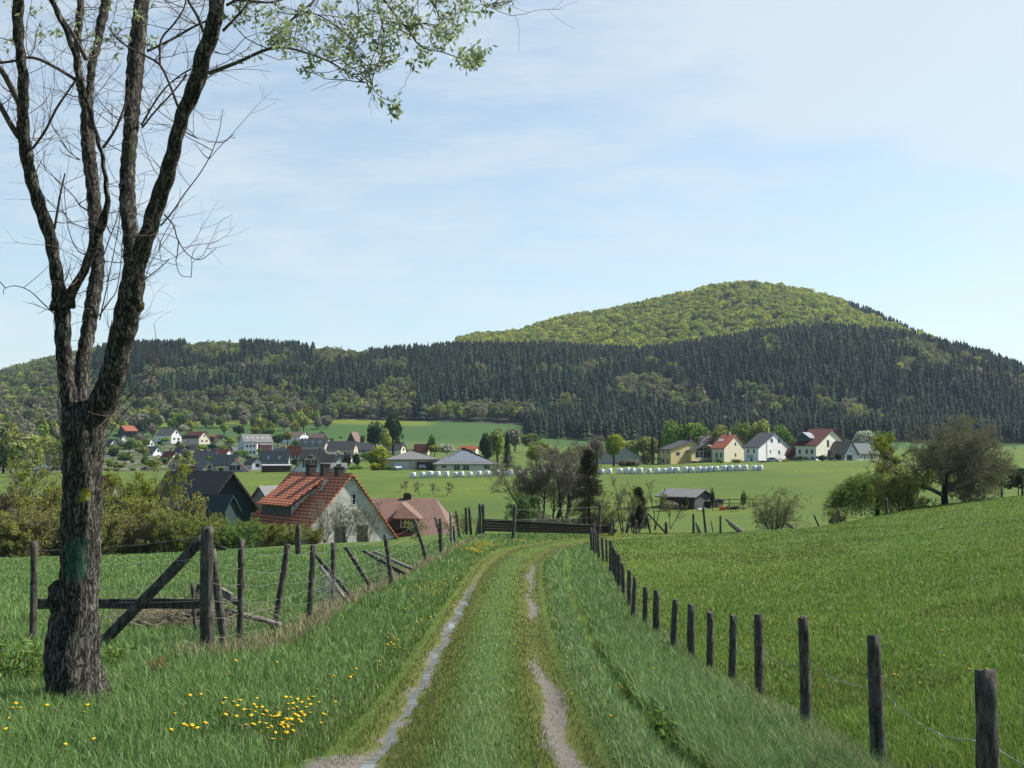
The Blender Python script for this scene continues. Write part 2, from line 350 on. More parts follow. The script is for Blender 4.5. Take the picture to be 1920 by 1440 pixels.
# ---------------------------------------------------------------- plant builders
def conifer_proto(r, tiers=6, k=6, rad=.17, seed=0, skip=.12):
    r2 = np.random.default_rng(seed); V = []; Fc = []
    for i in range(tiers):
        t0 = i/tiers; zt = 1-(t0)*(1-skip)+.02 if i else 1.0; zt = min(zt, 1.0)
        zb = 1-(i+1.25)/tiers*(1-skip)+r2.normal(0, .02); rr = rad*((i+1.2)/tiers)**.75*r2.uniform(.8, 1.2)
        b = len(V); V.append((r2.normal(0, .008), r2.normal(0, .008), zt)); ph = r2.uniform(0, 6)
        for j in range(2*k):
            a = ph+j*math.pi/k; q = rr*(r2.uniform(.85, 1.2) if j % 2 == 0 else r2.uniform(.45, .7))
            V.append((math.cos(a)*q, math.sin(a)*q, zb+r2.normal(0, .012)+(.03 if j % 2 else -.015)))
        for j in range(2*k): Fc.append((b, b+1+j, b+1+(j+1) % (2*k)))
    return np.array(V), np.array(Fc)
def lumps(r2, n, shape=(1, 1, 1), k=9, spread=.55, low=-.6):
    """points in a crown made of k lumps; returns points and outward vectors and the lump index"""
    c = unit(r2.normal(size=(k, 3))); c[:, 2] = np.where(c[:, 2] < low, -c[:, 2]*.5, c[:, 2]); c *= r2.uniform(.25, spread, (k, 1)); c[0] = 0
    rr = r2.uniform(.32, .55, k); rr[0] = .62; w = rr**2/np.sum(rr**2); ki = r2.choice(k, n, p=w)
    dr = unit(r2.normal(size=(n, 3))); q = r2.uniform(.55, 1, (n, 1))**.6
    P = c[ki]+dr*rr[ki, None]*q
    return P*np.array(shape), dr, ki
def cards(P, size, r2, flat=0.0, nrm=None, aspect=1.0):
    n = len(P); a = unit(r2.normal(size=(n, 3)))
    if nrm is not None: a = unit(a+nrm*flat)
    b = unit(np.cross(a, r2.normal(size=(n, 3)))); c = np.cross(a, b); s = (size*r2.uniform(.6, 1.3, (n, 1)))/2
    V = np.stack([P-b*s-c*s*aspect, P+b*s-c*s*aspect*.6, P+b*s+c*s*aspect, P-b*s*.7+c*s*aspect], 1).reshape(-1, 3)
    return V, np.arange(4*n).reshape(n, 4)
def crown_proto(n, seed, shape=(.5, .5, .42), zc=.55, size=.13, k=9, flat=.9):
    r2 = np.random.default_rng(seed); P, dr, ki = lumps(r2, n, shape, k); P[:, 2] += zc
    V, Fq = cards(P, size, r2, flat, dr); sh = r2.uniform(.75, 1.2, k)[ki]*r2.uniform(.8, 1.2, n)
    return V, Fq, np.repeat(sh, 4)
def scatter_mesh(name, protos, pos, hh, ww, cols, m):
    """one mesh of many plants (stuff): protos list of (V,F,shade or None)"""
    Vs, Fs, Cs = [], [], []; off = 0; which = rng.integers(0, len(protos), len(pos)); rot = rng.uniform(0, 6.28, len(pos))
    for i, pr in enumerate(protos):
        s = which == i; n = s.sum()
        if not n: continue
        V, Fc = pr[0], pr[1]; c, sn = np.cos(rot[s])[:, None], np.sin(rot[s])[:, None]
        x = (V[None, :, 0]*c-V[None, :, 1]*sn)*ww[s][:, None]+pos[s][:, 0:1]; y = (V[None, :, 0]*sn+V[None, :, 1]*c)*ww[s][:, None]+pos[s][:, 1:2]
        z = V[None, :, 2]*hh[s][:, None]+pos[s][:, 2:3]
        Vs.append(np.stack([x, y, z], -1).reshape(-1, 3)); Fs.append((Fc[None]+(np.arange(n)*len(V))[:, None, None]+off).reshape(-1, Fc.shape[1])); off += n*len(V)
        sh = pr[2] if len(pr) > 2 else np.ones(len(V))
        Cs.append((cols[s][:, None, :]*sh[None, :, None]).reshape(-1, 3))
    return npmesh(name, np.concatenate(Vs), Fs, m, {'col': np.clip(np.concatenate(Cs), 0, 1)})
LEAFM = mat('distant_foliage', attr='col', rough=.9, spec=.1, transl=.4)
NEEDM = mat('distant_needles', attr='col', rough=.9, spec=.1)
def hill_points(d0, d1, u0, u1, sp):
    """roughly even spacing sp metres over the ground between distances and bearings"""
    n = int((u1-u0)/F*(d1**2-d0**2)/2/sp**2); d = np.sqrt(rng.uniform(d0**2, d1**2, n)); u = rng.uniform(u0, u1, n)
    x = (u-960)/F*d; z = Tz(x, d); v = 850-(z-CZ)*F/d
    return np.stack([x, d, z], 1), u, d, v
def pal(n, cols, wts, jit=.18):
    c = np.array(cols)[rng.choice(len(cols), n, p=np.array(wts)/sum(wts))]
    return c*rng.uniform(1-jit, 1+jit, (n, 1))*rng.uniform(.93, 1.07, (n, 3))
def forests():
    con = [conifer_proto(None, 5, 5, .25+.03*(s % 3), s) for s in range(8)]
    dec = [crown_proto(110, 100+s) for s in range(6)]
    big = [crown_proto(170, 200+s, size=.115, k=12, flat=1.8) for s in range(6)]
    # broadleaf wood on the round hill
    P, u, d, v = hill_points(1290, 1840, 780, 2000, 9.0)
    nz = hnoise(P[:, 0], P[:, 1], .018, 11)
    dark = (u > 1590+40*nz) & (v < 640+.0*u) & (d > 1560)
    k = (~dark) & (u > 860)
    cols = pal(k.sum(), [(.31, .36, .055), (.37, .42, .06), (.31, .32, .09), (.42, .46, .065), (.22, .27, .06)], [5, 4, 3, 1.2, 1.4], .14)
    h = rng.uniform(15, 22, k.sum()); w_ = rng.uniform(12, 21, k.sum())
    me = scatter_mesh('broadleaf_forest', big, P[k], h, w_, cols, LEAFM); tag(link('broadleaf_forest', me), 'light green spring broadleaf wood covering the round hilltop', kind='stuff')
    # conifers
    Ps, hs = [], []
    Ps.append(P[dark]); hs.append(rng.uniform(14, 21, dark.sum()))
    P1, u1, d1, v1 = hill_points(882, 1300, 540, 2300, 5.4); n1_ = hnoise(P1[:, 0], P1[:, 1], .02, 21)+.5*hnoise(P1[:, 0], P1[:, 1], .07, 22)
    def ell(u, v, cu, cv, ru, rv): return ((u-cu)/ru)**2+((v-cv)/rv)**2 < 1+.5*hnoise(u, v, .06, 5)
    patch = (n1_ > .46) | (rng.random(len(u1)) < .012)
    for e in [(1215, 745, 75, 24), (1300, 768, 38, 20), (1060, 775, 34, 14), (975, 800, 30, 25), (745, 760, 40, 34), (665, 778, 48, 28), (890, 785, 90, 14), (640, 680, 50, 14), (1575, 780, 34, 14), (1620, 815, 40, 22),
              (1450, 660, 22, 14), (1290, 775, 22, 14), (1700, 700, 14, 14), (735, 700, 38, 10), (1920, 690, 22, 14), (1330, 765, 20, 12)]: patch |= ell(u1, v1, *e)
    patch |= (u1 < 610)&(d1 < 960)
    k = ~patch; Ps.append(P1[k]); hs.append(rng.uniform(10, 21, k.sum()))
    P2, u2, d2, v2 = hill_points(882, 1320, -500, 560, 5.5); n2_ = hnoise(P2[:, 0], P2[:, 1], .018, 31)+.5*hnoise(P2[:, 0], P2[:, 1], .07, 32)
    leafy = (n2_ > .28) | (d2 < 985+60*n2_) | ell(u2, v2, 395, 672, 60, 17) | ell(u2, v2, 320, 715, 110, 9) | ell(u2, v2, 540, 690, 70, 12) | (u2 < 190+40*n2_)
    k2 = ~leafy; Ps.append(P2[k2]); hs.append(rng.uniform(12, 20, k2.sum()))
    P4, u4, d4, v4 = hill_points(740, 900, 985, 2300, 6.0); Ps.append(P4); hs.append(rng.uniform(10, 18, len(u4)))
    PP = np.concatenate(Ps); hh = np.concatenate(hs)
    cols = pal(len(PP), [(.012, .024, .012), (.018, .034, .014), (.009, .018, .010), (.035, .055, .018)], [4, 3, 4, .7], .25)*np.clip(1+.45*hnoise(PP[:, 0], PP[:, 1], .012, 61)+.3*hnoise(PP[:, 0], PP[:, 1], .04, 62), .45, 1.8)[:, None]
    me = scatter_mesh('conifer_forest', con, PP, hh, hh*rng.uniform(.65, 1.0, len(hh)), cols, NEEDM)
    tag(link('conifer_forest', me), 'dark spruce forest on the hillsides', kind='stuff')
    # broadleaf patches between the conifers and the mixed left hillside
    s1 = patch & (rng.random(len(u1)) < .56); s2 = leafy & (rng.random(len(u2)) < .40)
    P3, u3, d3, v3 = hill_points(1300, 1560, -500, 250, 8)
    PP = np.concatenate([P1[s1], P2[s2], P3]); n = len(PP)
    cols = pal(n, [(.20, .22, .09), (.24, .23, .15), (.21, .27, .07), (.33, .40, .07), (.12, .16, .06)], [4.5, 3.5, 2.5, .8, 3])
    h = rng.uniform(10, 17, n); w_ = h*rng.uniform(.6, .95, n)
    me = scatter_mesh('mixed_woodland', dec, PP, h, w_, cols, LEAFM); tag(link('mixed_woodland', me), 'budding broadleaf woodland patches among the conifers', kind='stuff')
forests()

# ---- single trees built once per kind, then copied
def tubes(PL, RL, n=4):
    """PL (N,K,3) polylines, RL (N,K) radii -> V,F"""
    N, K, _ = PL.shape; T = np.gradient(PL, axis=1) if K > 2 else np.repeat((PL[:, 1:]-PL[:, :1]), K, 1)
    T = unit(T); ref = np.where(np.abs(T[:, :1, 2:3]) > .8, np.array([[[1., 0, 0]]]), np.array([[[0, 0, 1.]]]))
    A = unit(np.cross(T, np.repeat(ref, K, 1))); B = np.cross(T, A); an = np.arange(n)*2*math.pi/n
    V = PL[:, :, None]+RL[:, :, None, None]*(A[:, :, None]*np.cos(an)[None, None, :, None]+B[:, :, None]*np.sin(an)[None, None, :, None])
    idx = np.arange(N*K*n).reshape(N, K, n)
    Fq = np.stack([idx[:, :-1], np.roll(idx, -1, 2)[:, :-1], np.roll(idx, -1, 2)[:, 1:], idx[:, 1:]], -1).reshape(-1, 4)
    return V.reshape(-1, 3), Fq
def polys(P, Dr, Ln, K, wig, grav, r2):
    N = len(P); out = np.empty((N, K+1, 3)); out[:, 0] = P; d = unit(Dr); st = (np.asarray(Ln)/K)[:, None]
    for k in range(K):
        d = unit(d+r2.normal(0, wig, (N, 3))+np.array([0, 0, grav])); out[:, k+1] = out[:, k]+d*st
    return out
def children(PL, RL, Ln, per, t0, t1, ang, lr, rr, r2, dang=.2):
    N, K1, _ = PL.shape; n = N*per; pi = np.repeat(np.arange(N), per); tt = r2.uniform(t0, t1, n)*(K1-1); i = np.clip(tt.astype(int), 0, K1-2); f = (tt-i)[:, None]
    P = PL[pi, i]*(1-f)+PL[pi, i+1]*f; d = unit(PL[pi, i+1]-PL[pi, i]); pr = unit(np.cross(d, r2.normal(size=(n, 3)))); a = (ang+r2.normal(0, dang, n))[:, None]
    D2 = d*np.cos(a)+pr*np.sin(a); L = Ln[pi]*lr*r2.uniform(.6, 1.2, n)*(1.15-.55*tt/(K1-1)); Rr = (RL[pi, i])*rr*r2.uniform(.7, 1.1, n)
    return P, D2, L, Rr
def taper(r0, K, end=.35): return r0[:, None]*np.linspace(1, end, K+1)[None]
def tree_parts(seed, H_=8, stems=1, r0=.14, spread=.5, per=(7, 6, 5), lr=(.55, .5, .45), ang=.8, leaf=0, leafsize=.12, wig=.12, grav=.03, rmin=.006, first=.3, lean=.15, trunkfrac=.8, leafpts=1.0):
    """bare or budding tree: (V,F of trunk), (V,F of branches), (V,F of leaves)"""
    r2 = np.random.default_rng(seed); P = r2.normal(0, .06*max(stems-1, 0)**.5+.001, (stems, 3)); P[:, 2] = -.3
    Dr = r2.normal(0, lean if stems > 1 else .03, (stems, 3)); Dr[:, 2] = 1
    if stems > 1: Dr[:, :2] += np.stack([np.cos(np.arange(stems)*6.283/stems), np.sin(np.arange(stems)*6.283/stems)], 1)*spread*.5
    L = np.full(stems, H_*trunkfrac)*r2.uniform(.85, 1.1, stems); K = 8; PL = polys(P, Dr, L, K, .07, .03, r2); RL = taper(np.full(stems, r0), K, .25)
    tv = tubes(PL, RL, 7); bv = []; off = 0; ends = []; Lc = L
    for lv, pr in enumerate(per):
        P, D2, L2, R2 = children(PL, RL, Lc, pr, first if lv == 0 else .2, 1.0, ang, lr[lv], .6, r2); R2 = np.maximum(R2, rmin)
        k = 5 if lv == 0 else (4 if lv == 1 else 3); PL = polys(P, D2, L2, k, wig, grav if lv < 2 else grav*.5, r2); RL = np.maximum(taper(R2, k, .3), rmin*.7); Lc = L2
        V, Fq = tubes(PL, RL, 4 if lv < 2 else 3); bv.append((V, Fq+off)); off += len(V)
        ends.append(PL)
    BV = np.concatenate([b[0] for b in bv]); BF = np.concatenate([b[1] for b in bv]); LV = None
    if leaf:
        e = ends[-1]; pts = e[:, 1:].reshape(-1, 3); pts = pts[r2.choice(len(pts), leaf)]+r2.normal(0, leafsize*.8, (leaf, 3))
        LV = cards(pts, leafsize, r2, aspect=.7)
    return tv, (BV, BF), LV
BARK = mat('grey_bark', (.10, .085, .065), rough=.95, var=.5, vscale=4, bump=.5, bscale=12, spec=.1)
BARKD = mat('dark_bark', (.055, .045, .035), rough=.95, var=.5, vscale=4, spec=.1)
TWIG = mat('brown_twigs', (.175, .165, .125), rough=.95, spec=.1)
TWIGG = mat('grey_twigs', (.24, .225, .185), rough=.95, spec=.1, objvar=.1)
def leafm(nm, c, tr=.35, ov=.12): return mat('leaf_'+nm, c, rough=.8, spec=.2, transl=tr, objvar=ov)
PAL = {'grey': (.25, .23, .16), 'olive': (.25, .28, .055), 'bright': (.27, .36, .04), 'mid': (.13, .20, .05), 'dark': (.045, .08, .03), 'yellow': (.45, .45, .03),
       'brown': (.22, .205, .08), 'blossom': (.5, .5, .38), 'spruce': (.03, .05, .022), 'budding': (.31, .35, .085), 'fresh': (.2, .3, .055)}
PROTO = {}
def crown_mesh(kind, seed, n=420, size=.1, shape=(.5, .5, .5), zc=.47, k=10):
    key = ('crown', kind, seed, n, size, shape)
    if key not in PROTO:
        V, Fq, sh = crown_proto(n, seed, shape, zc, size, k); c = np.array(PAL[kind])
        PROTO[key] = npmesh('crown', V, Fq, mat('crown_leaves', attr='col', rough=.85, spec=.15, transl=.3, objvar=.1), {'col': np.clip(sh[:, None]*c, 0, 1)})
    return PROTO[key]
def spruce_mesh(seed, kind='spruce', tiers=13, k=11, rad=.2):
    key = ('spruce', seed, kind, rad)
    if key not in PROTO:
        V, Fc = conifer_proto(None, tiers, k, rad, seed, .08); r2 = np.random.default_rng(seed)
        n = 900; z = r2.uniform(.06, .98, n); a = r2.uniform(0, 6.28, n); q = rad*(1-z)**.8*r2.uniform(.6, 1.12, n)+.01
        CV, CF = cards(np.stack([np.cos(a)*q, np.sin(a)*q, z], 1), .035, r2, aspect=.6)
        VV = np.concatenate([V, CV]); sh = r2.uniform(.7, 1.4, len(VV))
        PROTO[key] = npmesh('crown', VV, [Fc, CF+len(V)], NEEDM, {'col': sh[:, None]*np.array(PAL[kind])})
    return PROTO[key]
def trunk_mesh():
    if 'trunk' not in PROTO:
        a = np.array([[[0, 0, -.05], [.01, 0, .2], [-.01, .01, .45], [0, 0, .8]]]); V, Fq = tubes(a, np.array([[.035, .028, .022, .006]]), 7)
        PROTO['trunk'] = npmesh('trunk', V, Fq, BARKD)
    return PROTO['trunk']
def simple_tree(kind, name, loc, h, w_, label, group=None, seed=None, size=.1, n=420, shape=(.5, .5, .5), cat='tree'):
    o = empty(name, loc); tag(o, label, cat, group)
    seed = seed if seed is not None else random.randint(0, 4)
    cr = spruce_mesh(seed % 3, kind) if kind == 'spruce' else crown_mesh(kind, seed % 5, n, size, shape)
    c = link('crown', cr, o); c.scale = (w_*(2.2 if kind == 'spruce' else 1), w_*(2.2 if kind == 'spruce' else 1), h); c.rotation_euler.z = random.uniform(0, 6.28)
    tk = link('trunk', trunk_mesh(), o); tk.scale = (h*.9, h*.9, h)
    return o
# the wooded belt above the village: one tree each
def belt():
    G = {'grey': ('bare_tree', 'rounded grey-brown tree still almost bare, in the wooded belt above the village', 'grey budding trees above the village'),
         'olive': ('olive_tree_crown', '', ''), 'mid': ('broadleaf_tree', 'mid green broadleaf tree in the wooded belt above the village', 'mid green trees above the village'),
         'bright': ('broadleaf_tree', 'fresh yellow-green broadleaf tree in the wooded belt above the village', 'fresh green trees above the village'),
         'dark': ('conifer_tree', 'dark green conifer-like tree standing in the wooded belt above the village', 'dark trees above the village'),
         'blossom': ('blossom_tree', 'whitish blossoming tree in the wooded belt above the village', 'blossoming trees above the village')}
    G['olive'] = ('broadleaf_tree', 'olive green budding tree in the wooded belt above the village', 'olive trees above the village')
    kinds = ['grey', 'olive', 'mid', 'bright', 'dark', 'blossom']; pr = [.30, .27, .17, .1, .12, .04]
    for i in range(290):
        u = random.uniform(-120, 625); d = 905-265*random.random()**1.7
        if u > 520 and d < 720: continue
        if 200 < u < 470 and d < 770 and random.random() < .7: continue
        k = np.random.RandomState(i).choice(kinds, p=pr); h = random.uniform(8.5, 15.5)*(1 if k != 'blossom' else .6); x = (u-960)/F*d
        nm, lb, gr = G[k]; kk = 'dark' if k == 'dark' else k
        simple_tree(kk, nm, (x, d, Tz(x, d)), h, h*random.uniform(.7, 1.05), lb, gr, size=.095)
    for i in range(60):                      # the foot of the spruce slope beside the high field
        u = random.uniform(620, 1010); d = random.uniform(885, 930); k = random.choice(['grey', 'grey', 'olive', 'mid', 'bright']) ; h = random.uniform(9, 15); x = (u-960)/F*d
        lb = {'grey': 'grey bare tree at the edge of the spruce forest above the high green field', 'olive': 'olive green tree at the edge of the spruce forest above the high field',
              'mid': 'mid green tree at the edge of the spruce forest above the high field', 'bright': 'bright spring green tree at the edge of the spruce forest above the high field'}[k]
        simple_tree(k, 'bare_tree' if k == 'grey' else 'broadleaf_tree', (x, d, Tz(x, d)), h, h*.85, lb, lb.split(' at ')[0]+'s along the forest edge')
belt()
# ---------------------------------------------------------------- houses
def bmobj(name, bm, mats, parent=None, smooth=False):
    bmesh.ops.recalc_face_normals(bm, faces=bm.faces[:]) if not smooth == 'raw' else None
    me = D.meshes.new(name); bm.to_mesh(me); bm.free()
    for m in (mats if isinstance(mats, (list, tuple)) else [mats]): me.materials.append(m)
    return link(name, me, parent)
def prism(bm, pts, vec, mi=0):
    """polygon pts extruded by vec"""
    vec = Vector(vec); a = [bm.verts.new(Vector(p)) for p in pts]; b = [bm.verts.new(Vector(p)+vec) for p in pts]; n = len(a)
    fs = [bm.faces.new(a), bm.faces.new(b[::-1])]+[bm.faces.new((a[i], b[i], b[(i+1) % n], a[(i+1) % n])) for i in range(n)]
    for f in fs: f.material_index = mi
    return fs
def slab(bm, pts, t, uax, vax, uvl, mi=0):
    """thick roof plane: pts top polygon, t thickness straight down, uv in metres"""
    fs = prism(bm, pts, (0, 0, -t), mi)
    for f in fs:
        for l in f.loops: l[uvl].uv = (l.vert.co.dot(uax), l.vert.co.dot(vax))
def obox(bm, o, ax, ay, az, mi=0):
    o, ax, ay, az = map(Vector, (o, ax, ay, az)); return prism(bm, [o, o+ax, o+ax+ay, o+ay], az, mi)
WALLS = {'white': (.80, .80, .78), 'cream': (.66, .62, .46), 'grey': (.36, .36, .34), 'beige': (.44, .40, .32), 'yellow': (.58, .46, .22), 'pale': (.58, .61, .62), 'brown': (.07, .045, .035),
         'ochre': (.36, .29, .09), 'darkgreen': (.035, .06, .055), 'red': (.32, .07, .05), 'whiteold': (.46, .46, .42), 'ivory': (.68, .67, .55)}
ROOFS = {'grey': ((.24, .235, .225), (.19, .185, .18)), 'brown': ((.31, .245, .21), (.25, .20, .175)), 'orange': ((.42, .12, .05), (.34, .10, .045)), 'red': ((.26, .06, .04), (.2, .05, .035)),
         'dark': ((.075, .078, .085), (.06, .062, .07)), 'darkred': ((.13, .025, .02), (.10, .02, .018)), 'pink': ((.30, .19, .17), (.25, .16, .14)), 'teal': ((.05, .09, .10), (.05, .08, .09)),
         'blue': ((.12, .19, .28), (.11, .17, .25)), 'black': ((.095, .08, .075), (.065, .055, .052)), 'lightgrey': ((.25, .25, .24), (.2, .2, .2)), 'palegrey': ((.45, .46, .47), (.4, .41, .42)), 'teal2':((.03,.07,.075),(.03,.06,.07))}
def wall_mat(k): return mat('render_'+k, WALLS[k], rough=.85, var=.14, vscale=.7, spec=.2, alb=.95)
def roof_mat(k): return tile_mat('tiles_'+k, *ROOFS[k])
FRAME = mat('window_frame', (.7, .7, .68), rough=.5); GLASS = mat('window_glass', (.03, .035, .04), rough=.06, spec=.9); DKWOOD = mat('dark_wood', (.06, .04, .03), rough=.8, var=.3)
def window(parent, o, a, n, w_, h, split=1, near=False, name='window', frame=FRAME, pane=GLASS):
    """o lower left corner on the wall, a unit along, n unit outward"""
    a, n = Vector(a), Vector(n); z = Vector((0, 0, 1)); f = .07 if not near else .06; bm = bmesh.new(); o = Vector(o)
    obox(bm, o-n*.03, a*w_, n*.07, z*f); obox(bm, o+z*(h-f)-n*.03, a*w_, n*.07, z*f)
    for i in range(split+1): obox(bm, o+a*((w_-f)*i/split)+z*f-n*.03, a*f, n*.066, z*(h-2*f))
    if near: obox(bm, o+z*(h*.5-.02)-n*.03+a*f, a*(w_-2*f), n*.05, z*.04)
    win = bmobj(name, bm, frame, parent)
    bm = bmesh.new(); obox(bm, o+a*f*.5+z*f*.5-n*.03, a*(w_-f), n*.045, z*(h-f)); bmobj('pane', bm, pane, win)
    return win
class House:
    def __init__(s, name, label, u0, u1, u2, vb, ve, vt, d, th, wall='white', roof='grey', side='R', L=None, W=None, over=.35, group=None, hip=0, hipf=0, cat='house', rt=.16, gdrop=0, wallname='wall'):
        th = R(th*.82 if side == 'R' and 45 < th < 78 else th); a0, a1, a2 = [(u-960)/F for u in (u0, u1, u2)]; s.d = d; C = Wp(u1, vb, d); C.x = a1*d; s.C = C
        S_, c_ = math.sin(th), math.cos(th)
        if side == 'R':
            s.ex = Vector((-c_, S_, 0)); s.ey = Vector((S_, c_, 0)); s.L = L or (C.x-a0*d)/(c_+a0*S_); s.W = W or (a2*d-C.x)/(S_-a2*c_)
        else:
            s.ex = Vector((c_, S_, 0)); s.ey = Vector((-S_, c_, 0)); s.L = L or (a2*d-C.x)/(c_-a2*S_); s.W = W or (C.x-a0*d)/(S_+a0*c_)
        s.he = (vb-ve)*d/F; dm = d+s.W/2*s.ey.y; s.ht = C.z*0+(850-vt)*dm/F+CZ-C.z; s.ht = max(s.ht, s.he+.3)
        s.root = empty(name, C); tag(s.root, label, cat, group); s.z = Vector((0, 0, 1)); z = s.z
        bm = bmesh.new(); g = [s.ey*0-z*3, s.ey*s.W-z*3, s.ey*s.W+z*s.he]
        if not (hip and s.L): pass
        ap = s.ey*s.W/2+z*(s.ht-.02)
        if hip > 0: prism(bm, [-z*3, s.ey*s.W-z*3, s.ey*s.W+z*s.he, z*s.he], s.ex*s.L)
        else: prism(bm, [-z*3, s.ey*s.W-z*3, s.ey*s.W+z*s.he, ap, z*s.he], s.ex*s.L)
        bmobj(wallname, bm, wall_mat(wall), s.root)
        # roof
        bm = bmesh.new(); uvl = bm.loops.layers.uv.new('UVMap'); sl = Vector((s.W/2, 0, s.ht-s.he)); run = sl.length; k = over/(s.W/2); up = z*.04
        e0 = -s.ey*over+z*(s.he-(s.ht-s.he)*k)+up; e1 = s.ey*(s.W+over)+z*(s.he-(s.ht-s.he)*k)+up; rg = s.ey*s.W/2+z*s.ht+up
        a_ = -s.ex*over; b_ = s.ex*(s.L+over); v0 = (s.ey*(s.W/2)+z*(s.ht-s.he)).normalized(); v1 = (-s.ey*(s.W/2)+z*(s.ht-s.he)).normalized()
        ra = a_+s.ex*(hip*(s.W/2+over)) if hip else a_; rb = b_-s.ex*((hipf or hip)*(s.W/2+over)) if hip or hipf else b_
        slab(bm, [e0+a_, e0+b_, rg+rb, rg+ra], rt, s.ex, v0, uvl); 
        slab(bm, [e1+b_, e1+a_, rg+ra, rg+rb], rt, s.ex, v1, uvl)
        if hip:
            slab(bm, [e1+a_, e0+a_, rg+ra], rt, s.ey, (s.ex+z).normalized(), uvl); slab(bm, [e0+b_, e1+b_, rg+rb], rt, s.ey, (z-s.ex).normalized(), uvl)
        s.roof = bmobj('roof', bm, roof_mat(roof), s.root); s.e0, s.rg, s.v0 = e0, rg, v0
        s.side = side
    def win(s, face, fx, fz, w_, h, split=1, near=False, **k):
        """face g = gable, l = long wall; fx fraction along (image left to right), fz metres above base; w,h metres"""
        if face == 'g':
            a = s.ey; o = s.ey*(fx*s.W-w_/2); n = -s.ex
            if s.side == 'L': o = s.ey*((1-fx)*s.W-w_/2)
        else:
            a = s.ex; n = -s.ey; q = (1-fx) if s.side == 'R' else fx; o = s.ex*(q*s.L-w_/2)
        return window(s.root, o+s.z*fz, a, n, w_, h, split, near, **k)
    def rows(s, face, xs, zs, w_=1.1, h=1.3, **k):
        for zz in zs:
            for x in xs: s.win(face, x, zz, w_, h, **k)
    def chimney(s, f=.5, w_=.6, h=1.0, m=None, off=0.0):
        c = s.rg+s.ex*(s.L*f)+s.ey*off; bm = bmesh.new(); obox(bm, c-s.ex*w_/2-s.ey*w_/2-s.z*.8, s.ex*w_, s.ey*w_, s.z*(h+.8))
        obox(bm, c-s.ex*(w_/2+.06)-s.ey*(w_/2+.06)+s.z*h, s.ex*(w_+.12), s.ey*(w_+.12), s.z*.1)
        return bmobj('chimney', bm, m or mat('chimney_brick', (.09, .07, .065), var=.3), s.roof)
    def skylight(s, f, q, w_=.8, h=1.1):
        p = s.e0.lerp(s.rg, q)+s.ex*(s.L*f); n = s.ex.cross(s.v0).normalized(); n = n if n.z > 0 else -n; bm = bmesh.new()
        obox(bm, p, s.ex*w_, s.v0*h, n*.08, 0); bmobj('skylight', bm, mat('skylight_glass', (.45, .5, .55), rough=.1, spec=.8), s.roof)
H1 = House
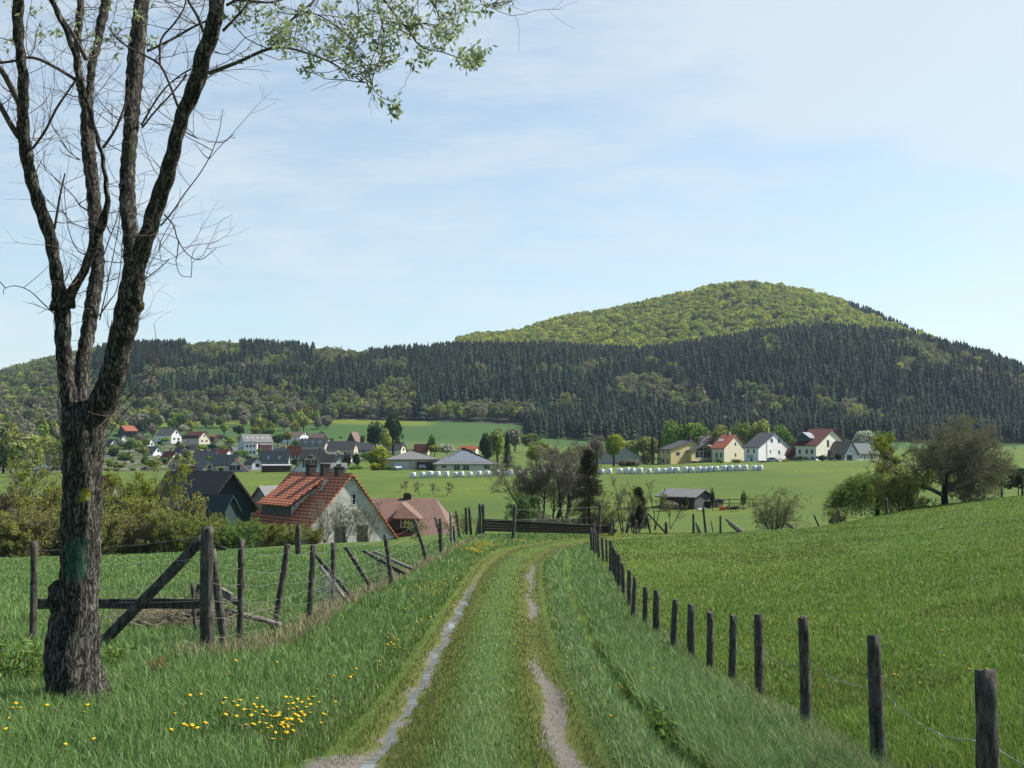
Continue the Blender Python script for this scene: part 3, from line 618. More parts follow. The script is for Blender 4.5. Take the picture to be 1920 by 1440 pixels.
def village():
    G = 'houses of the village'
    def hs(name, label, *a, wl='', wg='', ch=None, sky=0, **k):
        k.setdefault('group', G); h = House(name, label, *a, **k); he = h.he
        for face, n in (('l', wl), ('g', wg)):
            if not n: continue
            ln = h.L if face == 'l' else h.W; fl = max(1, int(he/2.6))
            for f in range(fl):
                for i in range(int(n)): h.win(face, (i+.5)/int(n)*.84+.08, .9+f*2.7, min(1.3, ln/(int(n)*1.7)), 1.25)
        if wg and h.ht-he > 2.6 and not k.get('hip'):
            for x in ((.38, .62) if h.W > 7 else (.5,)): h.win('g', x, he+.5, 1.0, 1.2)
        if ch is not None: h.chimney(ch)
        for i in range(sky): h.skylight((i+.7)/(sky+.6), .45)
        return h
    hs('house', 'white gabled house with grey roof just right of the big trunk', 226, 229, 240, 835, 822, 815, 600, 62, wall='white', roof='grey', wg=1)
    hs('house', 'low white house half hidden beside the big trunk with a dark steep gable', 196, 206, 224, 846, 836, 823, 560, 60, wall='white', roof='dark', wg=2)
    hs('barn', 'dark barn with a bright orange roof end, uppermost on the left of the village', 222, 236, 259, 814, 808, 798, 690, 25, wall='brown', roof='orange', side='L', cat='barn')
    a = hs('house', 'grey-white house with brown roof and brilliant white gable, upper left of the village', 293, 322, 341, 828, 815, 804, 600, 52, wall='white', roof='brown', wl=3, wg=2, ch=.5)
    a = hs('house', 'cream gabled house with black mansard front and orange-red roof', 342, 374, 394, 832, 821, 809, 590, 52, wall='cream', roof='orange', wl=4, wg=2)
    bm = bmesh.new(); obox(bm, a.ex*.4-a.ey*.25+a.z*(a.he-.2), a.ex*(a.L-.8), a.ey*1.6, a.z*1.7); bmobj('mansard_front', bm, roof_mat('dark'), a.root)
    hs('shed', 'tiny shed with a flat orange roof beside the cream gabled house', 394, 402, 410, 822, 818, 815, 620, 30, wall='brown', roof='orange', cat='shed')
    hs('house', 'large white house with a long grey skylit roof, middle of the village', 437, 459, 512, 846, 828, 814, 500, 30, wall='pale', roof='grey', side='L', wg=2, wl=5, sky=5, W=10)
    hs('house', 'brilliant white cubic house wing with balcony below the long skylit roof', 457, 459, 482, 866, 830, 828, 470, 80, wall='white', roof='grey', wg=3, W=5.4, L=6)
    hs('outbuilding', 'red painted outbuilding under the right end of the long skylit roof', 483, 490, 511, 846, 834, 832, 478, 25, wall='red', roof='grey', side='L', wl=3, W=6, cat='outbuilding')
    hs('house', 'narrow white gable with dark roof above the green treetops', 271, 288, 308, 862, 850, 837, 470, 50, wall='white', roof='grey', wg=1)
    hs('house', 'white gable with a long sloping dark roof behind the red roofed house', 318, 333, 363, 867, 856, 838, 450, 60, wall='white', roof='dark', wg=2, ch=.3)
    hs('house', 'small white house with rusty red roof before the white gable', 300, 321, 343, 872, 861, 846, 420, 50, wall='white', roof='red', wg=2, wl=2, ch=.5)
    hs('house', 'broad grey house with a plain brown roof and white end', 363, 402, 413, 878, 859, 845, 390, 22, wall='grey', roof='brown', wl=3, wg=1, ch=.5)
    hs('house', 'low house with faded grey roof above the orange awning roof', 319, 352, 366, 882, 873, 862, 330, 30, wall='beige', roof='brown', wl=2)
    hs('shed', 'lean-to with pale orange roof behind the yellow house', 332, 362, 368, 892, 884, 876, 310, 20, wall='beige', roof='orange', cat='shed')
    hs('house', 'beige gabled house behind the black roofed house', 376, 379, 410, 893, 884, 862, 300, 72, wall='beige', roof='grey', side='R', wg=1, L=12)
    hs('house', 'long grey roofed house behind the red-edged gable', 400, 440, 448, 878, 868, 852, 360, 25, wall='grey', roof='grey', wl=3)
    a = hs('house', 'white gable with red bargeboards and a wooden balcony at the field edge', 414, 417, 467, 888, 884, 862, 290, 78, wall='pale', roof='darkred', wg=0, L=10)
    bm = bmesh.new(); obox(bm, a.ey*1.6-a.ex*1.1+a.z*.4, a.ey*4, a.ex*1.1, a.z*.12)
    for i in range(11): obox(bm, a.ey*(1.6+i*.39)-a.ex*1.1+a.z*.5, a.ey*.1, a.ex*.06, a.z*.8)
    bmobj('balcony', bm, DKWOOD, a.root); a.win('g', .4, .8, 1.8, 1.5, 2); a.win('g', .62, .8, 1.2, 1.5)
    hs('house', 'small pale blue-white house with hipped porch left of the brown shed', 470, 474, 494, 882, 869, 858, 330, 68, wall='pale', roof='dark', wg=1, L=7)
    hs('barn', 'low farm building with a very large dark grey roof', 487, 540, 546, 879, 868, 845, 350, 14, wall='grey', roof='grey', wl=5, cat='barn', sky=2)
    a = hs('shed', 'long dark brown timber shed with pale flat roof and red end', 488, 494, 546, 886, 873, 871.5, 285, 16, wall='brown', roof='palegrey', side='L', W=5, cat='shed', over=.2)
    bm = bmesh.new(); obox(bm, -a.ex*.06, -a.ex*.04, a.ey*a.W, a.z*(a.he-.1)); bmobj('end_panel', bm, wall_mat('red'), a.root)
    a = hs('house', 'big pale gable with shuttered window and half-round attic light behind the orange roof', 545, 547, 617, 889, 884, 849, 262, 80, wall='pale', roof='dark', L=12, over=.5)
    a.win('g', .42, 1.6, 1.2, 2.0, 2); a.win('g', .60, 1.6, 1.2, 2.0, 2); a.win('g', .5, 3.7, 1.4, .8)
    bm = bmesh.new()
    for x in (.33, .51, .69): obox(bm, a.ey*(a.W*x-.25)-a.ex*.06+a.z*1.6, a.ey*.4, a.ex*.05, a.z*2)
    bmobj('shutter', bm, mat('shutter', (.1, .07, .06)), a.root)
    hs('garage', 'white walled annex at the right of the big pale gable', 600, 602, 650, 886, 877, 868, 270, 10, wall='grey', roof='grey', side='L', W=5, wl=2, cat='garage')
    hs('house', 'small grey house with orange roof in the middle of the village', 539, 563, 567, 864, 848, 836, 400, 18, wall='grey', roof='orange', wl=3)
    hs('house', 'white-ended house with pinkish roof at the top of the village near the trees', 530, 563, 583, 828, 818, 809.5, 600, 50, wall='white', roof='pink', wl=2, wg=3)
    hs('shed', 'low dark shed with pinkish roof at the top edge of the village', 582, 604, 613, 825, 820, 813, 600, 25, wall='brown', roof='pink', cat='shed')
    hs('barn', 'dark brown barn with pink roof side at the foot of the high field', 636, 668, 678, 834, 828, 810, 560, 30, wall='brown', roof='pink', side='L', W=13, cat='barn')
    hs('house', 'long beige terrace house with grey roof and dark dormers', 560, 609, 617, 850, 835, 823, 470, 20, wall='beige', roof='grey', wl=5, wg=1, sky=3)
    hs('house', 'long beige terrace house with brownish roof and white right gable', 614, 664, 672, 857, 840, 827, 450, 20, wall='beige', roof='brown', wl=5, wg=1)
    hs('house', 'wide low house with dark roof at the left end of the grey roofs', 398, 428, 436, 850, 843, 836, 500, 22, wall='grey', roof='dark', wl=3)
    hs('house', 'small white house with brown roof under the cream gabled house', 352, 372, 384, 852, 843, 834, 520, 48, wall='white', roof='brown', wl=2, wg=1)
    hs('house', 'white house with red roof just above the black roofed house', 398, 424, 440, 862, 852, 842, 420, 48, wall='white', roof='red', wl=2, wg=2)
    hs('house', 'white house with grey roof between the brown shed and the orange roofed house', 508, 534, 548, 862, 851, 841, 410, 48, wall='white', roof='lightgrey', wl=2, wg=2)
    hs('house', 'white house with dark roof behind the round conifers', 628, 652, 668, 872, 862, 852, 380, 48, wall='white', roof='dark', wl=2, wg=2)
    hs('house', 'white house with brown roof at the upper left behind the big trunk edge', 252, 276, 290, 838, 828, 818, 570, 48, wall='white', roof='brown', wl=2, wg=2)
    hs('house', 'white house with orange roof in the gap above the small grey house', 590, 612, 622, 838, 830, 822, 560, 48, wall='white', roof='orange', wl=2, wg=2)
    hs('house', 'house with slate grey roof between the terrace and the dark pair of trees', 666, 698, 706, 852, 842, 830, 480, 20, wall='grey', roof='grey', wl=3)
    hs('house', 'house with a tall brown roof among the lower village roofs', 564, 606, 612, 872, 860, 843, 360, 20, wall='beige', roof='brown', wl=3)
    hs('house', 'little house with faded salmon roof left of the round conifers', 604, 626, 632, 878, 865, 852, 340, 25, wall='whiteold', roof='pink', wl=2, wg=1)
    hs('shed', 'little white gable with pale roof left of the round conifers', 624, 630, 644, 878, 868, 857, 330, 60, wall='white', roof='lightgrey', cat='shed')
    hs('house', 'low house with brown hipped roof above the big yellow-green shrub', 721, 752, 762, 850, 841, 829, 440, 28, wall='cream', roof='brown', wl=2, wg=1)
    hs('house', 'house with plain brick-red roof above the garage', 776, 801, 806, 850, 845, 832.5, 420, 14, wall='beige', roof='red')
    hs('house', 'house whose orange roof ridge shows above the solar roof', 862, 892, 897, 850, 842, 836, 380, 14, wall='cream', roof='orange')
    hs('house', 'grey-blue roofed pale house at the far left between the bare trees', 58, 68, 100, 892, 882, 869, 330, 28, wall='pale', roof='blue', side='L', wg=2, W=8)
    hs('shed', 'low brown roofed building touching the big trunk at the left', 92, 120, 124, 884, 878, 868, 345, 12, wall='grey', roof='brown', cat='shed')
    hs('house', 'white house glimpsed through the bare trees at the far left edge', 18, 24, 44, 888, 878, 868, 330, 55, wall='white', roof='grey', wg=1)
    hs('house', 'house with red roof glimpsed left of the big trunk behind the bushes', 82, 112, 130, 950, 935, 915, 140, 40, wall='beige', roof='orange')
    hs('house', 'house with red roof glimpsed right of the big trunk behind the bushes', 186, 214, 236, 935, 920, 893, 150, 45, wall='beige', roof='orange')
village()
def right_houses():
    G = 'houses above the right meadow'; d = 330
    h = House('house', 'yellow two-storey house with dark roof and glazed front gable, leftmost above the meadow', 1236, 1257, 1334, 875, 842, 826, d, 66, 'yellow', 'dark', group=G, over=.5)
    h.rows('l', (.35, .75), (1.1, 4.0), .8, 1.3); h.win('l', .12, 1.1, .7, 1.5); h.win('g', .17, 3.4, 1.6, 1.2); h.win('g', .9, .3, 1.2, 2.0); h.chimney(.15, .8, 1.0, mat('flue', (.05, .05, .055)))
    # projecting front gable
    z = h.z; o = -h.ex*2.0+h.ey*(h.W*.38); w2 = h.W*.60; bm = bmesh.new(); e2 = 5.0; t2 = 7.0
    prism(bm, [o-z*2, o+h.ey*w2-z*2, o+h.ey*w2+z*e2, o+h.ey*w2*.5+z*t2, o+z*e2], h.ex*2.0); bmobj('bay', bm, wall_mat('yellow'), h.root)
    bm = bmesh.new(); uvl = bm.loops.layers.uv.new('UVMap'); sl = (t2-e2)/(w2/2); a = o-h.ex*.6; up = z*.05
    L0 = a-h.ey*.6+z*(e2-.6*sl)+up; M0 = a+h.ey*w2*.5+z*t2+up; R0 = a+h.ey*(w2+.6)+z*(e2-.6*sl)+up; dx = h.ex*2.55
    slab(bm, [L0, L0+dx, M0+dx, M0], .2, h.ex, (h.ey+z*.4).normalized(), uvl); slab(bm, [M0, M0+dx, R0+dx, R0], .2, h.ex, (-h.ey+z*.4).normalized(), uvl); bmobj('bay_roof', bm, roof_mat('dark'), h.root)
    n = -h.ex; wd = w2*.64; x0 = w2*.16
    window(h.root, o+h.ey*x0+z*2.7, h.ey, n, wd, 2.1, 4)
    bm = bmesh.new(); q = o+h.ey*x0+z*4.9; top = z*1.35
    prism(bm, [q, q+h.ey*wd, q+h.ey*wd*.82+top*.45, q+h.ey*wd*.5+top, q+h.ey*wd*.18+top*.45], n*.05); bmobj('gable_window', bm, GLASS, h.root)
    bm = bmesh.new(); obox(bm, q+h.ey*(wd*.5-.06), h.ey*.12, n*.09, top); bmobj('window_bar', bm, FRAME, h.root)
    bm = bmesh.new(); obox(bm, o-h.ey*.3-h.ex*1.7+z*1.6, h.ey*(w2+.9), h.ex*1.7, z*.2)
    for i in range(28): obox(bm, o-h.ey*.3-h.ex*1.7+z*1.8+h.ey*(i*(w2+.85)/27), h.ey*.05, h.ex*.04, z*.85)
    obox(bm, o-h.ey*.3-h.ex*1.7+z*2.65, h.ey*(w2+.9), h.ex*.06, z*.08); bmobj('balcony', bm, mat('pale_rail', (.4, .4, .38)), h.root)
    window(h.root, o+h.ey*.8+z*.1, h.ey, n, wd, 1.4, 3)
    h = House('house', 'grey-brown house with a hipped roof half hidden between yellow and orange-roofed houses', 1306, 1316, 1346, 870, 835, 817, 370, 50, 'grey', 'brown', group=G, hip=.75, W=9.5); h.chimney(.5)
    h = House('house', 'cream house with bright orange roof', 1334, 1357, 1399, 866, 839, 815, d, 55, 'cream', 'orange', group=G, over=.45)
    h.win('g', .5, 5.0, .9, 1.1); h.win('g', .5, 1.6, .9, 1.1); h.win('g', .88, 3.8, .9, 1.1, 1); h.win('l', .4, 1.2, .8, 1.6); h.win('l', .75, 1.2, .8, 1.6); h.skylight(.6, .5, .9, 1.3); h.skylight(.75, .5, .9, 1.3)
    bm = bmesh.new(); obox(bm, h.rg+h.ex*2, h.ex*.35, h.ey*.35, h.z*.8); bmobj('chimney', bm, FRAME, h.roof)
    h = House('house', 'white house with steep dark grey roof and two upper gable windows', 1394, 1421, 1483, 866, 838, 811, 325, 58, 'white', 'dark', group=G, over=.45)
    h.win('g', .40, 5.9, 1.3, 1.3, 2); h.win('g', .62, 5.8, 1.3, 1.3, 2); h.win('g', .36, 2.6, .6, 1.1); h.win('g', .62, 2.4, 1.0, 1.1); h.win('g', .3, -.2, 1.6, 1.3, 2); h.win('g', .64, -.1, 2.4, 1.1, 2); h.rows('l', (.3, .7), (2.6,), .7, 1.3); h.rows('l', (.5,), (.0,), .8, 1.6)
    bm = bmesh.new(); obox(bm, h.ey*4.4-h.ex*.12-h.z*.5, h.ey*.1, h.ex*.1, h.z*6.5); bmobj('downpipe', bm, mat('zinc', (.4, .42, .43), metal=.6, rough=.5), h.root)
    h = House('house', 'white house with dark red roof and a dormer, rightmost large house', 1491, 1529, 1587, 857, 833, 804, 322, 55, 'ivory', 'darkred', group=G, over=.7)
    for fx in (.38, .66):
        h.win('g', fx, 3.0, 1.5, 2.3, 2); h.win('g', fx+.02, .2, 1.3, 2.0, 2)
    h.rows('l', (.2, .55, .8), (.9,), .9, 1.5)
    z = h.z; o = h.e0.lerp(h.rg, .25)+h.ex*(h.L*.45); bm = bmesh.new(); prism(bm, [o, o+h.ex*4.2, o+h.ex*4.2+z*1.2, o+h.ex*2.1+z*2.6, o+z*1.2], h.ey*3.6); dm = bmobj('dormer', bm, mat('teal_cladding', (.06, .1, .1)), h.root)
    bm = bmesh.new(); uvl = bm.loops.layers.uv.new('UVMap')
    for sg in (0, 1):
        e_ = o+h.ex*(-.5 if sg == 0 else 4.7)+z*.95-h.ey*.7; r_ = o+h.ex*2.1+z*2.75-h.ey*.7; slab(bm, [e_, r_, r_+h.ey*4.4, e_+h.ey*4.4], .14, h.ey, (r_-e_).normalized(), uvl)
    bmobj('dormer_roof', bm, tile_mat('glossy_tiles', (.34, .33, .36), (.3, .29, .33), rough=.25, spec=.9), h.root)
    h2 = House('shed', 'small dark red roofed lean-to left of the dark red roofed house', 1472, 1484, 1494, 857, 852, 841, 328, 35, 'brown', 'darkred', group=G, cat='shed')
    h = House('garage', 'little grey garage with a dark door and shining roof', 1581, 1583, 1606, 866, 849, 828, 322, 75, 'pale', 'brown', group=G, L=6.5, cat='garage', over=.5)
    bm = bmesh.new(); obox(bm, h.ey*.65-h.ex*.04, h.ey*2.3, h.ex*.1, h.z*2.05); bmobj('garage_door', bm, mat('dark_door', (.05, .055, .065)), h.root); h.win('g', .5, 3.0, .5, .7)
    bm = bmesh.new(); uvl = bm.loops.layers.uv.new('UVMap'); z = h.z; e1 = h.ey*(h.W+.5)+z*(h.he-.4); slab(bm, [e1-h.ex*.45+z*.12, h.rg-h.ex*.45+z*.14, h.rg+h.ex*6.8+z*.14, e1+h.ex*6.8+z*.12], .05, h.ex, z, uvl)
    bmobj('roof_sheet', bm, tile_mat('glossy_tiles', (.34, .33, .36), (.3, .29, .33)), h.root)
    h = House('house', 'pale low house with a blue-green roof at the edge of the birches', 1603, 1608, 1646, 866, 850, 831, 332, 35, 'pale', 'teal', side='L', group=G, W=8)
    h.rows('l', (.3,), (.7,), .7, 1.6); h.win('l', .65, 0, 1.2, 2.3, pane=mat('red_door', (.2, .05, .04)), name='door')
    h = House('barn', 'pale grey barn gable with black sloping roof behind the bright green tree', 1118, 1122, 1205, 876, 858, 833, 345, 80, 'grey', 'dark', group=None, L=14, cat='barn', over=.4)
    # solar bungalow
    d = 288; h = House('bungalow', 'long white bungalow with solar panels on its hipped roof, behind the bales', 812, 820, 928, 885, 867, 839, d, 80, 'ivory', 'grey', side='R', L=12, hip=.85, over=1.0)
    z = h.z; C0 = h.C
    # (the hip slope over the end wall faces the camera)
    ov = 1.0; a0 = -h.ex*ov+(-h.ey*ov)+z*(h.he-(h.ht-h.he)*ov/(h.W/2)+.04); a1 = -h.ex*ov+h.ey*(h.W+ov)+z*(h.he-(h.ht-h.he)*ov/(h.W/2)+.04)
    apx = h.ey*h.W/2+z*(h.ht+.04)+h.ex*(.85*(h.W/2+ov)-ov); sl = (apx-(a0+a1)/2); nn = sl.cross(h.ey).normalized(); nn = nn if nn.z > 0 else -nn
    bm = bmesh.new(); rows_ = 5; ph = .165; Lt = (a1-a0).length
    for r_ in range(rows_):
        q = .13+r_*ph; half = (1-q-ph)*Lt/2-.15; nc = int(half*2/1.06); mid = (a0+a1)/2
        for i in range(nc):
            p = mid+sl*q+h.ey*((i-nc/2)*1.06)+nn*.06; obox(bm, p, h.ey*.94, sl*(ph*.9), nn*.05, 0)
            obox(bm, p-h.ey*.04-sl*.008, h.ey*.04, sl*(ph*.97), nn*.07, 1); obox(bm, p-sl*.008, h.ey*.94, sl*.008, nn*.07, 1)
    sp = bmobj('solar_panels', bm, [mat('solar_cells', (.16, .18, .21), rough=.22, spec=.8), mat('panel_frame', (.6, .62, .64), rough=.4)], h.root)
    h.win('g', .12, 1.0, 1.3, .9, 2); h.win('g', .34, .0, 1.7, 1.9, 2); h.win('g', .50, .0, 1.7, 1.9, 2); h.win('g', .86, .7, 1.6, 1.1, 2)
    g = House('garage', 'wide garage wing with grey hipped roof and pale door left of the solar bungalow', 727, 729, 822, 882, 860, 844, 292, 82, 'beige', 'grey', L=10, hip=.8, over=.7, cat='garage')
    bm = bmesh.new(); obox(bm, g.ey*1.6-g.ex*.04, g.ey*3.9, g.ex*.08, g.z*2.3); bmobj('garage_door', bm, mat('pale_door', (.6, .62, .63)), g.root)
    bm = bmesh.new(); obox(bm, g.ey*7.6-g.ex*.05, g.ey*4.6, g.ex*.08, g.z*2.3); bmobj('carport_shade_panel', bm, mat('deep_grey', (.05, .05, .05)), g.root)  # dark panel on the wall, its colour standing in for shade inside the carport
    bm = bmesh.new()
    for x in (7.5, 12.2, 13.2): obox(bm, g.ey*x-g.ex*.4-g.z*.5, g.ey*.2, g.ex*.2, g.z*3.1)
    bmobj('carport_post', bm, mat('timber', (.4, .34, .24)), g.root)
right_houses()

def near_houses():
    # orange roofed house with whitewashed gable
    z = Vector((0, 0, 1)); th = R(52); ap = Wp(659, 889, 112); g0 = Tz(ap.x, 112)
    r = Vector((-math.cos(th), math.sin(th), 0)); e = Vector((math.sin(th), math.cos(th), 0)); L = 13.8; base = Vector((ap.x, ap.y, ap.z-9.2)); H_ = 9.2
    o = empty('house', base); tag(o, 'house with striped orange tile roof and a steep old white gable', 'house')
    wl, wr = 4.6, 5.55; el, er = 4.9, 6.9     # half widths and drops
    up = z*H_; bm = bmesh.new()
    prism(bm, [-e*wl, e*wr, e*wr+z*(H_-er), up, -e*wl+z*(H_-el)], r*L); wall = bmobj('wall', bm, mat('old_whitewash', (.66, .66, .62), var=.5, vscale=1.1, rough=.95, dark=(.38, .37, .32), bump=.3, bscale=3), o)
    tm = tile_mat('tiles_old_orange', (.78, .27, .12), (.64, .20, .09), rowh=.45, colw=.9, groove=.13, stripes=.10)
    bm = bmesh.new(); uvl = bm.loops.layers.uv.new('UVMap'); f = -r*.35
    kl = el/wl; eL = -e*(wl+.5)+z*(H_-el-.5*kl+.1); rid = up+z*.1; vL = (e*wl+z*el).normalized()
    slab(bm, [eL+f, eL+r*(L+.3), rid+r*(L+.3), rid+f], .2, r, vL, uvl)
    kr = er/wr; eR = e*(wr+.35)+z*(H_-er-.35*kr+.1); vR = (-e*wr+z*er).normalized()
    slab(bm, [rid+f, rid+r*(L+.3), eR+r*(L+.3), eR+f], .2, r, vR, uvl); roof = bmobj('roof', bm, tm, o)
    # long shed dormer on the left slope
    x0, x1 = 5.2, 12.4; q0 = rid.lerp(eL, .12); q1 = -e*(wl*.93)+z*(H_-el*.93+1.5); lo = rid.lerp(eL, .80)
    bm = bmesh.new(); uvl = bm.loops.layers.uv.new('UVMap'); vv = (q0-q1).normalized()
    slab(bm, [q1-e*.5-z*.25+r*(x0-.3), q1-e*.5-z*.25+r*(x1+.3), q0+r*(x1+.3)+z*.06, q0+r*(x0-.3)+z*.06], .14, r, vv, uvl); bmobj('dormer_roof', bm, tm, o)
    bm = bmesh.new(); prism(bm, [q0+r*x0-z*.1, q1+r*x0-z*.1, q1+r*x0-z*2.3, q0+r*x0-z*.7], r*(x1-x0)); dw = bmobj('dormer', bm, mat('grey_boards', (.14, .14, .13), var=.3, vscale=2), o)
    # windows in the gable, chimneys, vents, aerial
    n = -r
    for x in (-1.9, .75): window(o, e*x+z*1.5, e, n, 1.25, 2.35, 2, True, frame=mat('brown_frame', (.10, .08, .06)))
    window(o, e*.05+z*6.0, e, n, .5, 1.15, 1, True)
    bm = bmesh.new(); obox(bm, -e*4.2+z*1.0-r*.45, e*7.5, r*.45, z*.12); bmobj('window_ledge', bm, mat('dark_ledge', (.06, .05, .045)), o)
    for x, w_, h in ((2.6, .7, .55), (5.7, .75, .85), (9.0, .8, .75)):
        c = rid+r*x-z*.5; bm = bmesh.new(); obox(bm, c-r*w_/2-e*w_/2, r*w_*1.2, e*w_, z*(h+.5)); obox(bm, c-r*(w_/2+.08)-e*(w_/2+.08)+z*(h+.5), r*(w_*1.2+.16), e*(w_+.16), z*.12)
        bmobj('chimney', bm, mat('soot_brick', (.06, .05, .045), var=.4, vscale=3), roof)
    for x, q in ((3.2, .36), (4.4, .45), (3.8, .25), (11, .42)):
        p = rid.lerp(eL, q)+r*x; bm = bmesh.new(); obox(bm, p, r*.35, vL*.8, (z-e*.6)*.1); bmobj('roof_vent', bm, mat('zinc', (.4, .42, .43)), roof)
    V, Fq = tubes(np.array([[rid+r*4.2-z*.5-e*1.0, rid+r*4.2+z*2.2-e*1.0], [rid+r*3.7+z*2.0-e*1.0, rid+r*4.7+z*2.0-e*1.0]]), np.full((2, 2), .025), 4); link('aerial', npmesh('aerial', V, Fq, mat('steel_grey', (.12, .12, .12), metal=.5)), roof)
    # red-brown hipped house
    K = 1.2; Dr, De, Dk = 126, 119, 133
    A = Wp(690, 934, Dr); B = Wp(817, 938, Dr); E1 = Wp(851, 1004, De); zz = E1.z
    oc = Vector((-9.6, De, zz-3)); o = empty('house', oc); tag(o, 'low house with red-brown tiled hipped roof and a small dormer window', 'house')
    P_ = lambda p: Vector(p)-oc; X = Vector((1, 0, 0)); xl = A.x-5
    bm = bmesh.new(); uvl = bm.loops.layers.uv.new('UVMap'); a, b = Vector((xl, Dr, A.z)), Vector((B.x, Dr, A.z)); e0, e1 = Vector((xl, De, zz)), Vector((E1.x, De, zz))
    k0, k1 = Vector((xl, Dk, zz)), Vector((E1.x, Dk, zz))
    slab(bm, [P_(e0), P_(e1), P_(b), P_(a)], .2, X, Vector((0, .8, .6)), uvl); slab(bm, [P_(k1), P_(k0), P_(a), P_(b)], .2, X, Vector((0, -.8, .6)), uvl); slab(bm, [P_(e1), P_(k1), P_(b)], .2, Vector((0, 1, 0)), Vector((-.6, 0, .8)), uvl)
    roof = bmobj('roof', bm, tile_mat('tiles_redbrown', (.26, .155, .115), (.20, .115, .085), rowh=.36, colw=.28, groove=.35), o)
    bm = bmesh.new(); obox(bm, P_(Vector((xl+.6, De+.6, zz-3.6))), (E1.x-xl-1.3, 0, 0), (0, Dk-De-1.2, 0), (0, 0, 3.5)); bmobj('wall', bm, wall_mat('whiteold'), o)
    c = Wp(764, 936, Dr); bm = bmesh.new(); obox(bm, P_(c)-Vector((.45, .3, .6)), (.9, 0, 0), (0, .7, 0), (0, 0, 1.2)); obox(bm, P_(c)+Vector((-.35, -.2, .6)), (.6, 0, 0), (0, .5, 0), (0, 0, .14)); bmobj('chimney', bm, mat('soot_brick'), roof)
    c = P_(Wp(756, 994, De-.1)); w_ = 1.5; hh = 1.3; bm = bmesh.new()
    prism(bm, [c+Vector((-w_, 0, 0)), c+Vector((w_, 0, 0)), c+Vector((w_, 0, hh)), c+Vector((-.1, 0, hh+.6)), c+Vector((-w_, 0, hh))], Vector((0, 5, 0))); dm = bmobj('dormer', bm, mat('dormer_boards', (.04, .065, .06), var=.3), o)
    window(dm, c+Vector((-.3, 0, .3)), (1, 0, 0), (0, -1, 0), 1.35, 1.0, 3, True)
    bm = bmesh.new(); uvl = bm.loops.layers.uv.new('UVMap'); tp = c+Vector((-.35, .9, hh+1.65)); lf = c+Vector((-w_-.9, -.5, hh-.75)); rt_ = c+Vector((w_+.4, -.5, hh-.05)); mf = c+Vector((-w_+.4, -.5, hh+.05)); y_ = Vector((0, 5, 0))
    slab(bm, [lf, mf, tp, tp+y_, lf+y_], .12, Vector((0, 1, 0)), (tp-lf).normalized(), uvl); slab(bm, [tp, rt_, rt_+y_, tp+y_], .12, Vector((0, 1, 0)), (tp-rt_).normalized(), uvl); slab(bm, [mf, rt_, tp], .12, X, Vector((0, .5, .8)), uvl)
    bmobj('dormer_roof', bm, tile_mat('tiles_redbrown', (0, 0, 0), (0, 0, 0)), dm)
    # black roofed house and its neighbours
    h = House('house', 'dark house with a black tile roof and steep dark gable behind the hedge', 350, 391, 473, 975, 942, 884, 122, 62, 'darkgreen', 'black', over=.9, L=13, rt=.3)
    h.C; h.chimney(.85, 1.0, .4)
    for i in range(3): h.skylight(.45+i*.2, .07, .12, 1.0)
    h = House('annex', 'teal-dark low annex roof in front of the black roofed house', 350, 425, 449, 975, 953, 928, 112, 35, 'darkgreen', 'teal2', over=.3, cat='annex')
    h = House('house', 'ochre yellow house with dark blue-grey roof left of the black roofed house', 300, 346, 384, 945, 915, 884, 150, 50, 'ochre', 'dark', over=.4); h.chimney(.1, .7, .4)
    h = House('shed', 'small grey gabled shed between the black and the orange roofs', 470, 512, 548, 970, 944, 911, 134, 62, 'grey', 'grey', side='L', over=.45, cat='shed')
near_houses()
# ---------------------------------------------------------------- trees and bushes of the middle distance
def P_at(u, v, d):
    p = Wp(u, v, d); p.x = (u-960)/F*d; return p
def mid_tree(kind, name, u, vb, vt, w_, d, label, group=None, n=900, size=None, shape=None, cat=None, seed=None):
    p = P_at(u, vb, d); h = (vb-vt)*d/F; wd = w_*d/F; px = .9*d/1067/max(h, 1)*2.2
    bush = name.endswith('bush') or name.endswith('shrub')
    sh = shape or ((.5, .5, .52) if bush else (.5, .5, .48))
    o = empty(name, p); tag(o, label, cat or ('bush' if bush else 'tree'), group)
    if kind == 'spruce':
        c = link('crown', spruce_mesh((seed or 0) % 3), o); c.scale = (wd*2.3, wd*2.3, h)
    else:
        c = link('crown', crown_mesh(kind, (seed if seed is not None else int(u)) % 5, n, size or .075, sh, .5 if bush else .56, 14), o); c.scale = (wd*.95, wd*.95, h)
    c.rotation_euler.z = u % 6.28
    tk = link('trunk', trunk_mesh(), o); tk.scale = (h*(.5 if bush else 1), h*(.5 if bush else 1), h)
    return o
